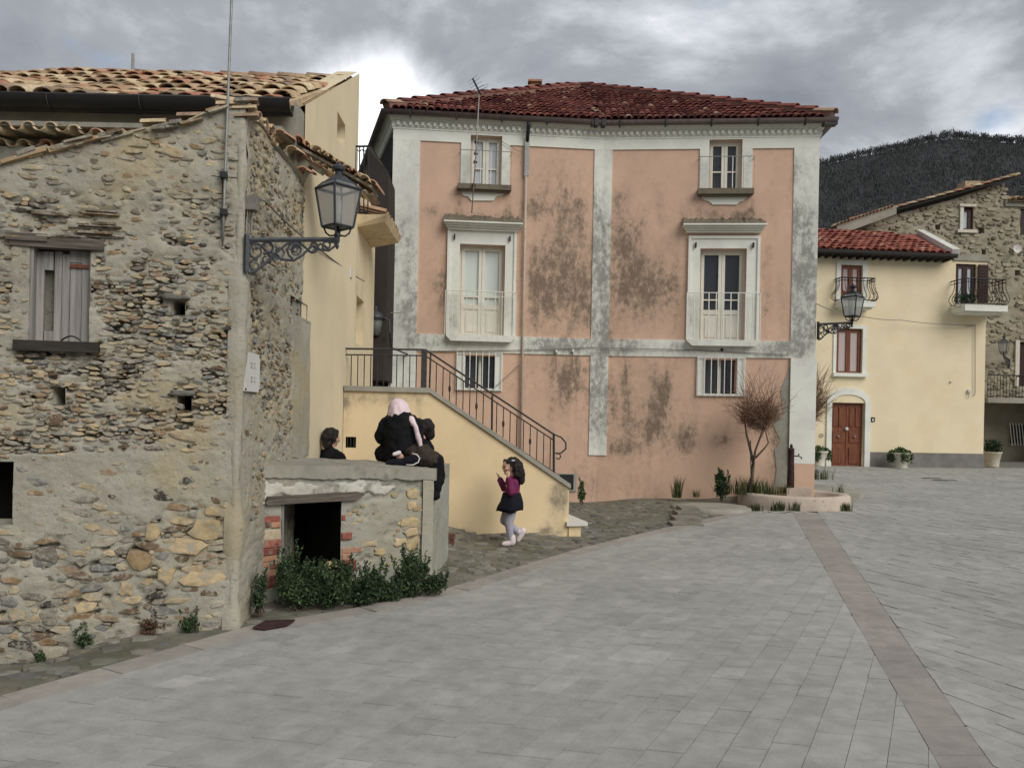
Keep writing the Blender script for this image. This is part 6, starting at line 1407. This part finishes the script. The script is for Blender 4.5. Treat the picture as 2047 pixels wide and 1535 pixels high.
# ================================================================ plants
def bush(name, blobs_, n, size, label, mat='leaf', rn=(0, 1), stems=12, cat='bush', group=None):
    c0 = Vector(blobs_[0][0]); base = Vector((c0.x, c0.y, c0.z-blobs_[0][1][2])); t = thing(name, base, label, cat, group); mb = MB(); tot = sum(b[1][0]*b[1][2] for b in blobs_)
    for c, r_ in blobs_:
        k = int(n*r_[0]*r_[2]/tot); leaves(mb, c, r_, k, size, rn, shell=.35)
        for q in range(int(k/90)):       # shoots that break the outline
            a = R.uniform(0, 6.28); p = Vector(c)+Vector((math.cos(a)*r_[0]*.8, math.sin(a)*r_[1]*.8, R.uniform(.2, .95)*r_[2])); tip = p+Vector((R.uniform(-.05, .05), R.uniform(-.05, .05), R.uniform(.05, .14)))*(r_[2]/.15)*.8
            for j in range(7): leaves(mb, p.lerp(tip, j/6), (.015, .015, .015), 3, size*.8, rn)
    mb.build('foliage', MT[mat], t); mb = MB()
    for q in range(stems):
        c, r_ = R.choice(blobs_); mb.tube([base+Vector((R.uniform(-.03, .03), R.uniform(-.03, .03), -.02)), Vector(c)+Vector((R.uniform(-.6, .6)*r_[0], R.uniform(-.6, .6)*r_[1], R.uniform(-.2, .6)*r_[2]))], [.008, .003], 4)
    mb.build('stems', MT['bark'], t); return t
def gb_(u, v, D, dz=0): return P(u, v, D)
bush('leafy_bush', [(P(600, 1178, 6.15), (.22, .14, .15)), (P(575, 1150, 6.2), (.09, .1, .17)), (P(655, 1178, 6.2), (.22, .14, .15)), (P(720, 1182, 6.35), (.2, .14, .13)), (P(635, 1158, 6.3), (.16, .1, .13)), (P(690, 1150, 6.3), (.07, .07, .12)), (P(745, 1165, 6.4), (.12, .1, .14))], 13500, .026, 'wide dark green bush growing in front of the shed opening', rn=(0, .72))
bush('leafy_bush', [(P(815, 1165, 6.65), (.15, .13, .17)), (P(822, 1130, 6.75), (.09, .08, .12)), (P(865, 1168, 6.7), (.15, .12, .09)), (P(775, 1183, 6.5), (.14, .12, .10)), (P(845, 1140, 6.75), (.07, .07, .08))], 7500, .024, 'dark green bush spilling round the right corner of the shed', rn=(0, .72))
bush('leafy_bush', [(P(520, 1180, 5.95), (.07, .07, .15)), (P(515, 1200, 5.9), (.06, .06, .1))], 700, .024, 'narrow dark shrub between the ruined house and the shed', rn=(0, .7))
for u, v, rr, lab, m_ in ((380, 1255, .085, 'small dark weed at the foot of the ruined house near its corner', 'leaf'), (170, 1285, .075, 'small dark weed at the ruined house wall, left of the dry weed', 'leaf'), (300, 1270, .08, 'dry reddish weed between two green weeds at the ruined house', 'weed_brown'), (82, 1303, .04, 'tiny weed at the foot of the ruined house, far left', 'leaf')):
    s, _ = WA.hit(u, v, .06); p = WA.p(s, 0, .07); p.z = float(tz(np.array(p.x), np.array(p.y)))+rr*.7; bush('weed', [(p, (rr, rr*.6, rr))], 420, .02, lab, m_, (0, .8), 6, 'weed', 'weeds along the walls')
def tuft(u, v, D, h, w_, n, label, mat='grass', zb=None):
    b = P(u, v, D); 
    if zb is not None: b.z = zb
    mb = MB()
    for i in range(n):
        p = b+Vector((R.gauss(0, w_*.4), R.gauss(0, w_*.2), 0)); a = R.uniform(0, 6.28); l = h*R.uniform(.45, 1.1); bd_ = Vector((math.cos(a), math.sin(a), 0))*R.uniform(.1, .5)*l; sx = Vector((-math.sin(a), math.cos(a), 0))*R.uniform(.004, .009)
        m1 = p+bd_*.35+Vector((0, 0, l*.6)); m2 = p+bd_+Vector((0, 0, l)); mb.add([p-sx, p+sx, m1+sx*.7, m1-sx*.7, m2], [(0, 1, 2, 3), (3, 2, 4)], R.random())
    return single('grass_tuft', mb, MT[mat], b, label, 'grass tuft', group='grass tufts by the walls and basin')
bush('weed', [(P(1443, 975, 14.2), (.15, .12, .22)), (P(1440, 955, 14.25), (.1, .1, .15))], 900, .05, 'dark upright weed at the pink wall left of the bare tree', 'leaf', (0, .5), 6, 'weed', 'weeds along the walls')
bush('weed', [(P(1163, 990, 14.2), (.09, .08, .15)), (P(1163, 970, 14.25), (.05, .05, .12))], 500, .04, 'small green weed at the pink wall beside the stair foot', 'leaf', (.2, 1), 4, 'weed', 'weeds along the walls')
tuft(1353, 995, 14.5, .42, .1, 90, 'tall thin grass tuft against the pink wall'); tuft(1389, 993, 14.5, .15, .08, 40, 'low grass tuft against the pink wall behind the round slab')
tuft(1490, 988, 14.2, .35, .5, 240, 'long grass around the foot of the bare tree'); tuft(1530, 988, 14.2, .25, .4, 160, 'grass between the bare tree and the standpipe'); tuft(1570, 986, 14.2, .18, .15, 60, 'little grass at the foot of the standpipe')
for u, lab, hh in ((1510, 'grass tuft on the cobbles at the left end of the basin', .14), (1555, 'leftmost grass tuft along the basin front', .18), (1592, 'second grass tuft along the basin front', .18), (1633, 'third and widest grass tuft along the basin front', .2), (1690, 'grass tuft at the right end of the basin', .16)):
    g = G(u, 1021); tuft(u, 1021, g.y, hh, .13, 110, lab, zb=0.)
tuft(1632, 958, 17.5, .3, .4, 120, 'grass on the raised kerb behind the pink house corner'); tuft(1678, 996, 14.6, .32, .12, 40, 'wispy dry weed rising behind the basin')
def bare_tree(name, base, pts, crown_c, crown_r, n, label, spray=.5):
    t = thing(name, base, label, 'tree', 'bare shrubs by the pink house'); mb = MB()
    for ps, rs in pts: mb.tube(ps, rs, 7)
    mb.build('trunk', MT['bark'], t, True); mb = MB(); tips = [Vector(p[0][-1]) for p in pts]; c = Vector(crown_c)
    for i in range(n):
        d = Vector((R.gauss(0, .55), R.gauss(0, .5), R.gauss(-.1, .5))); d.x *= 1+.5*d.z; end = c+Vector((d.x*crown_r[0], d.y*crown_r[1], d.z*crown_r[2])); st = R.choice(tips).lerp(end, R.uniform(.0, .75))+Vector((R.gauss(0, .04), R.gauss(0, .04), R.gauss(0, .04)))
        mid = st.lerp(end, .5)+Vector((R.gauss(0, .05), R.gauss(0, .05), R.gauss(0, .05))); end = end+Vector((R.gauss(0, .05), R.gauss(0, .05), R.gauss(0, .06)))
        mb.tube([st, mid, end], [.004, .003, .0015], 3, R.random(), False)
    for i in range(int(110*spray)):
        a = R.uniform(0, 6.28); st = c+Vector((R.uniform(-.7, .7)*crown_r[0], R.uniform(-.5, .5)*crown_r[1], .3*crown_r[2])); end = st+Vector((math.cos(a)*.3, math.sin(a)*.25, R.uniform(.2, .75))); mb.tube([st, st.lerp(end, .5)+Vector((0, 0, .1)), end], [.0035, .003, .0015], 3, R.random(), False)
    mb.build('crown', MT['twig'], t)
D = 14.15
bare_tree('bare_tree', P(1497, 985, D), [([P(1496, 990, D), P(1503, 955, D), P(1506, 925, D), P(1499, 895, D), P(1492, 868, D), P(1488, 840, D)], [.032, .03, .028, .024, .018, .01]), ([P(1504, 935, D), P(1510, 900, D-.1), P(1524, 862, D-.1), P(1530, 840, D)], [.024, .02, .016, .008]), ([P(1510, 915, D), P(1528, 896, D+.1), P(1536, 885, D+.1), P(1528, 855, D)], [.02, .017, .014, .008])], P(1514, 818, D), (.40, .36, .34), 1250, 'bare brown shrubby tree with a bent trunk against the pink wall')
MB().tube([P(1502, 985, D-.15), P(1500, 880, D-.15)], .01, 5).build('stake', MT['iron_black'], bpy.data.objects['bare_tree'])
D = 16.6; bare_tree('bare_tree', Vector((5.95, 16.2, 0)), [([Vector((5.95, 16.2, 0)), Vector((5.9, 16.3, .8)), Vector((5.95, 16.4, 1.5))], [.04, .03, .015])], P(1625, 800, 16.3), (.30, .45, .40), 900, 'bare twiggy shrub peeping out behind the right corner of the pink house', .8)

# ================================================================ people
def ellipsoid(mb, c, r, rot=None, n=14, m=10):
    c = Vector(c); vs = []; fs = []
    for j in range(1, m):
        for i in range(n):
            v = Vector((r[0]*math.sin(math.pi*j/m)*math.cos(6.2832*i/n), r[1]*math.sin(math.pi*j/m)*math.sin(6.2832*i/n), r[2]*math.cos(math.pi*j/m))); vs.append(c+(rot @ v if rot else v))
    t = Vector((0, 0, r[2])); b = -t; vs += [c+(rot @ t if rot else t), c+(rot @ b if rot else b)]
    for j in range(m-2): fs += [(j*n+i, j*n+(i+1) % n, (j+1)*n+(i+1) % n, (j+1)*n+i) for i in range(n)]
    a = (m-1)*n; fs += [((i+1) % n, i, a) for i in range(n)]+[((m-2)*n+i, (m-2)*n+(i+1) % n, a+1) for i in range(n)]
    mb.add(vs, fs)
def limb(mb, pts, rs):
    pts = [Vector(p) for p in pts]
    for i in range(len(pts)-1):
        n = 4; mb.tube([pts[i].lerp(pts[i+1], q/n) for q in range(n+1)], [rs[i]+(rs[i+1]-rs[i])*q/n for q in range(n+1)], 12)
    for p, r in zip(pts, rs): ellipsoid(mb, p, (r, r, r), None, 10, 8)
def flesh(name, mb, mat, parent, voxel=.008, smooth=4):
    o = mb.build(name, MT[mat], parent, True); m = o.modifiers.new('remesh', 'REMESH'); m.mode = 'VOXEL'; m.voxel_size = voxel; m.use_smooth_shade = True
    if 'cloth' in mat or mat in ('scarf', 'sweater', 'hair'):
        tx = bpy.data.textures.get('folds') or bpy.data.textures.new('folds', 'CLOUDS'); tx.noise_scale = .07; d_ = o.modifiers.new('folds', 'DISPLACE'); d_.texture = tx; d_.strength = .045 if 'cloth' in mat or mat == 'hair' else .022; d_.mid_level = .5; d_.texture_coords = 'LOCAL'; smooth = 2
    s = o.modifiers.new('smooth', 'SMOOTH'); s.iterations = smooth; s.factor = .5; return o
def hand(mb, wrist, fdir, pdir, L=.10, curl=.4):
    """fdir along the fingers, pdir palm normal"""
    f = Vector(fdir).normalized(); p = Vector(pdir); p = (p-f*p.dot(f)).normalized(); s = f.cross(p); w = Vector(wrist); pm = w+f*L*.45
    limb(mb, [w, w+f*L*.2], [L*.16, L*.18])
    for k in range(4):
        x = (k-1.5)*L*.125; b = w+f*L*.25+s*x*.8; limb(mb, [b, w+f*L*.5+s*x], [L*.11, L*.1]); l = (.42, .5, .46, .36)[k]*L
        a = w+f*L*.52+s*x; q = a+f*l*.5*math.cos(curl*.5)+p*l*.5*math.sin(curl*.5); e = q+f*l*.5*math.cos(curl*1.4)+p*l*.5*math.sin(curl*1.4); limb(mb, [a, q, e], [L*.065, L*.06, L*.05])
    a = w+f*L*.18-s*L*.16; limb(mb, [a, a+f*L*.22-s*L*.14+p*L*.05, a+f*L*.42-s*L*.16+p*L*.12], [L*.08, L*.07, L*.055])
def head(mb, c, r, face, up=(0, 0, 1)):
    """skull, jaw, nose, brow, ears; face: unit vector the person looks along"""
    f = Vector(face).normalized(); s = f.cross(Vector((0, 0, 1))).normalized(); Z = Vector((0, 0, 1)); c = Vector(c); rot = Matrix((s, f, Z)).transposed()
    ellipsoid(mb, c+Z*r*.1, (r*.78, r*.95, r*.92), rot); ellipsoid(mb, c+f*r*.18-Z*r*.45, (r*.55, r*.62, r*.6), rot); ellipsoid(mb, c+f*r*.55-Z*r*.82, (r*.25, r*.2, r*.18), rot)
    limb(mb, [c+f*r*.84+Z*r*.1, c+f*r*.96-Z*r*.22], [r*.08, r*.12]); ellipsoid(mb, c+f*r*.80-Z*r*.52, (r*.25, r*.12, r*.09), rot)
    for q in (-1, 1):
        ellipsoid(mb, c+s*q*r*.78-Z*r*.1-f*r*.05, (r*.08, r*.16, r*.24), rot); ellipsoid(mb, c+s*q*r*.42+f*r*.62-Z*r*.25, (r*.25, r*.2, r*.22), rot)
# --- the little girl walking to the left
D = 9.36; g = lambda u, v, d=0.: P(u, v, D+d); gk = D/F
girl = thing('person', Vector((g(1018, 1090).x, D, 0)), 'small girl in magenta sweater and dark skirt walking past the stairs', 'person')
hc = g(1020, 932); fdir = Vector((-.95, -.3, 0)).normalized(); b = MB(); head(b, hc, .098, fdir); limb(b, [g(1023, 945), g(1024, 962)], [.042, .045])
limb(b, [g(1025, 968), g(1024, 985), g(1023, 1003)], [.085, .075, .09]); hips = [g(1024, 1005, -.04), g(1022, 1005, .04)]
limb(b, [hips[0], g(1017, 1044, -.05), g(1021, 1078, -.05)], [.07, .046, .032]); limb(b, [hips[1], g(1008, 1040, .05), g(1037, 1064, .06)], [.07, .046, .032])
sh0, sh1 = g(1028, 966, -.085), g(1022, 966, .085); e0_, e1_ = g(1022, 984, -.13), g(1008, 975, .12); h0, h1 = g(1016, 953, -.13), g(999, 957, .10)
limb(b, [sh0, e0_, h0], [.035, .03, .02]); limb(b, [sh1, e1_, h1], [.035, .03, .02]); hand(b, h0, (-.2, .15, 1), (.2, .9, 0), .085, .9); hand(b, h1, (-.45, -.1, 1), (-.9, .2, 0), .085, .3)
flesh('body', b, 'skin', girl, .006, 3)
b = MB(); limb(b, [g(1025, 964), g(1025, 978), g(1023, 992)], [.085, .088, .092]); limb(b, [sh0, e0_, h0.lerp(e0_, .12)], [.05, .044, .036]); limb(b, [sh1, e1_, h1.lerp(e1_, .12)], [.05, .044, .036]); limb(b, [sh0, sh1], [.055, .055]); limb(b, [g(1023, 955), g(1024, 962)], [.05, .06]); flesh('sweater', b, 'sweater', girl, .008)
sk = MB(); n_ = 36; vs = []
for j, (v, cu, rx, ry) in enumerate(((984, 1023, .103, .10), (992, 1023, .118, .118), (1002, 1023, .134, .14), (1012, 1022, .142, .152), (1021, 1020, .146, .156), (1020, 1020, .13, .14))):
    for i in range(n_):
        a = 6.2832*i/n_; w_ = 1+.05*math.sin(a*7)*(j/4); dz = -.02*math.cos(a)*(j/4)*-1; vs.append(g(cu, v)+Vector((rx*w_*math.cos(a)-(.02 if math.cos(a) < -.6 and j > 2 else 0), ry*w_*math.sin(a), -.012*math.sin(a*3)*(j/4)+(.012 if math.cos(a) > .5 and j > 3 else 0))))
sk.add(vs, [(j*n_+i, j*n_+(i+1) % n_, (j+1)*n_+(i+1) % n_, (j+1)*n_+i) for j in range(5) for i in range(n_)]); sk.build('skirt', MT['cloth_navy'], girl, True)
b = MB(); limb(b, [hips[0], g(1017, 1044, -.05), g(1021, 1078, -.05)], [.078, .053, .037]); limb(b, [hips[1], g(1008, 1040, .05), g(1037, 1064, .06)], [.078, .053, .037]); flesh('tights', b, 'tights', girl)
b = MB(); limb(b, [g(1024, 1083, -.05), g(1015, 1086, -.06), g(1007, 1087, -.065)], [.04, .034, .028]); limb(b, [g(1024, 1074, -.05), g(1024, 1083, -.05)], [.04, .042]); flesh('shoe', b, 'shoe_white', girl, .006)
b = MB(); limb(b, [g(1045, 1061, .06), g(1041, 1070, .055), g(1036, 1079, .05)], [.042, .034, .026]); limb(b, [g(1037, 1063, .06), g(1045, 1062, .06)], [.038, .04]); flesh('shoe', b, 'shoe_white', girl, .006)
b = MB(); c = hc-fdir*.03+Vector((0, 0, .022)); ellipsoid(b, c, (.098, .098, .094)); s3 = fdir.cross(Vector((0, 0, 1)))
for q in (-1, 0, 1): limb(b, [c-fdir*.04+s3*q*.055, c-fdir*.075+s3*q*.07+Vector((0, 0, -.1)), c-fdir*.085+s3*q*.07+Vector((0, 0, -.19))], [.065, .062, .04])
for q in (-1, 1): limb(b, [c+s3*q*.085+Vector((0, 0, -.01)), c-fdir*.01+s3*q*.09+Vector((0, 0, -.11))], [.035, .03])
limb(b, [c+fdir*.075+s3*.05+Vector((0, 0, .03)), c+fdir*.085+Vector((0, 0, .04)), c+fdir*.075-s3*.05+Vector((0, 0, .03))], [.022, .022, .022]); flesh('hair', b, 'hair', girl, .007, 2)
b = MB(); b.box(g(1026, 920, -.095), (.018, .006, .008)); b.build('hair_clip', MT['plate'], girl)
for q in (-1, 1):
    b = MB(); ellipsoid(b, hc+fdir*.079+s3*q*.036+Vector((0, 0, -.004)), (.012, .012, .008)); b.build('eye', MT['cloth_black'], girl, True)
# --- the woman in a pale scarf sitting on the shed
D = 7.62; w_ = lambda u, v, d=0.: P(u, v, D+d)
wom = thing('person', w_(805, 928), 'woman in black with a pale pink headscarf sitting on the shed top', 'person')
hc = w_(797, 822, .03); b = MB(); fd = Vector((-.55, .8, -.15)).normalized(); head(b, hc, .10, Vector((fd.x, fd.y, 0))); limb(b, [w_(799, 832, .02), w_(800, 845)], [.055, .06]); limb(b, [w_(800, 850), w_(801, 875), w_(806, 902)], [.12, .12, .14])
kn0, kn1 = w_(768, 906, .12), w_(868, 922, -.16); limb(b, [w_(795, 905), kn0, w_(800, 912, -.12)], [.085, .07, .045]); limb(b, [w_(818, 905), w_(845, 910, -.1), kn1, w_(873, 965, -.19)], [.09, .085, .06, .035])
a0_, a1_ = w_(775, 848, .0), w_(826, 848, .0); limb(b, [a0_, w_(762, 872, .05), w_(775, 892, .2)], [.05, .042, .03]); limb(b, [a1_, w_(836, 878, .06), w_(818, 893, .22)], [.05, .042, .03]); hand(b, w_(778, 893, .22), (.5, .5, 0), (0, 0, -1), .15, .5); hand(b, w_(815, 893, .24), (-.5, .5, 0), (0, 0, -1), .15, .5); flesh('body', b, 'skin', wom, .010)
b = MB(); limb(b, [w_(800, 848), w_(800, 868), w_(804, 896)], [.15, .165, .17]); limb(b, [w_(780, 846), w_(822, 846)], [.085, .085]); limb(b, [a0_, w_(764, 872, .03), w_(775, 892, .18)], [.085, .072, .05]); limb(b, [a1_, w_(832, 874, .03), w_(820, 892, .2)], [.085, .072, .05]); ellipsoid(b, w_(805, 903), (.19, .15, .09)); flesh('coat', b, 'cloth_black', wom, .012, 5)
b = MB(); ellipsoid(b, w_(797, 819, .02), (.100, .118, .112)); limb(b, [w_(797, 825), w_(799, 836)], [.108, .118]); ellipsoid(b, w_(799, 839, -.01), (.135, .12, .05)); limb(b, [w_(822, 838, -.06), w_(830, 852, -.12), w_(837, 875, -.13), w_(842, 898, -.12)], [.035, .026, .026, .024]); flesh('headscarf', b, 'scarf', wom, .009, 3)
b = MB(); limb(b, [w_(793, 905), kn0, w_(788, 915, -.08)], [.11, .095, .06]); flesh('trouser_leg', b, 'cloth_black', wom, .012)
b = MB(); limb(b, [w_(815, 906), w_(845, 910, -.10), kn1], [.12, .11, .09]); limb(b, [w_(806, 903, -.05), w_(826, 905, -.14)], [.06, .06]); flesh('trouser_leg', b, 'cloth_brown', wom, .012)
b = MB(); limb(b, [kn1+Vector((.01, 0, 0)), w_(874, 958, -.18), w_(871, 982, -.2)], [.085, .066, .05]); ellipsoid(b, w_(870, 990, -.22), (.05, .1, .04)); flesh('boot', b, 'cloth_black', wom, .011)
b = MB(); limb(b, [w_(778, 926, -.22), w_(800, 924, -.22), w_(832, 920, -.22)], [.034, .045, .04]); flesh('shoe', b, 'cloth_navy', wom, .008)
b = MB(); b.tube([w_(812, 929, -.268), w_(826, 929, -.266), w_(836, 924, -.262), w_(839, 916, -.258), w_(834, 909, -.255), w_(824, 906, -.255)], .0065, 6); b.build('shoe_sole', MT['shoe_white'], wom, True)
b = MB(); limb(b, [w_(788, 908, -.20), w_(798, 905, -.18)], [.02, .024]); flesh('sock', b, 'shoe_white', wom, .008)
# --- two youngsters standing behind the shed
def standing(u, vt, D, H_, face, label, jacket, lean=0.):
    top = P(u, vt, D); base = Vector((top.x, D, top.z-H_)); gz = float(tz(np.array(top.x), np.array(D))); base.z = gz; s_ = (top.z-gz)/1.5; o = thing('person', base, label, 'person')
    f = Vector(face).normalized(); sd = f.cross(Vector((0, 0, 1))); q = lambda x, y, z: base+sd*(x*s_)+f*(y*s_)+Vector((0, 0, z*s_))
    b = MB(); head(b, q(0, .02, 1.385), .108*s_, f); limb(b, [q(0, 0, 1.3), q(0, 0, 1.2)], [.05*s_, .055*s_]); limb(b, [q(0, 0, 1.12), q(0, 0, .95), q(0, 0, .78)], [.11*s_, .1*s_, .12*s_])
    for k in (-1, 1):
        limb(b, [q(k*.08, 0, .76), q(k*.085, .02, .42), q(k*.085, 0, .07)], [.075*s_, .055*s_, .038*s_]); limb(b, [q(k*.17, 0, 1.15), q(k*.21, .02, .92), q(k*.16, .16, .80)], [.045*s_, .038*s_, .028*s_]); hand(b, q(k*.16, .16, .80), f+Vector((0, 0, -.3)), sd*-k, .13*s_, .5)
    flesh('body', b, 'skin', o, .009); b = MB()
    limb(b, [q(0, 0, 1.14), q(0, 0, .95), q(0, 0, .74)], [.14*s_, .14*s_, .145*s_]); limb(b, [q(-.15, 0, 1.15), q(.15, 0, 1.15)], [.078*s_, .078*s_]); limb(b, [q(0, -.01, 1.17), q(0, -.01, 1.235)], [.085*s_, .07*s_])
    for k in (-1, 1): limb(b, [q(k*.17, 0, 1.15), q(k*.215, .02, .92), q(k*.165, .14, .81)], [.07*s_, .06*s_, .045*s_])
    flesh('jacket', b, jacket, o, .011, 4); b = MB()
    for k in (-1, 1): limb(b, [q(k*.075, 0, .74), q(k*.085, .02, .42), q(k*.085, 0, .1)], [.095*s_, .07*s_, .055*s_])
    flesh('trousers', b, 'cloth_navy', o, .011); b = MB()
    for k in (-1, 1): limb(b, [q(k*.085, -.03, .045), q(k*.09, .13, .04)], [.045*s_, .038*s_])
    flesh('shoes', b, 'cloth_black', o, .010); b = MB()
    ellipsoid(b, q(0, -.028, 1.415), (.105*s_, .105*s_, .10*s_)); limb(b, [q(0, -.07, 1.40), q(0, -.075, 1.31)], [.075*s_, .06*s_]); 
    for k in (-1, 1): limb(b, [q(k*.08, -.01, 1.41), q(k*.085, -.02, 1.35)], [.03*s_, .022*s_])
    limb(b, [q(-.05, .045, 1.465), q(.05, .045, 1.465)], [.038*s_, .038*s_]); flesh('hair', b, 'hair', o, .009, 2)
    return o
standing(662, 857, 8.35, 1.36, (.5, .85, 0), 'dark-haired child in black standing behind the left end of the shed', 'cloth_black')
standing(846, 838, 8.45, 1.45, (-.93, .1, 0), 'dark-haired youngster in a black jacket half hidden behind the seated woman', 'cloth_black')
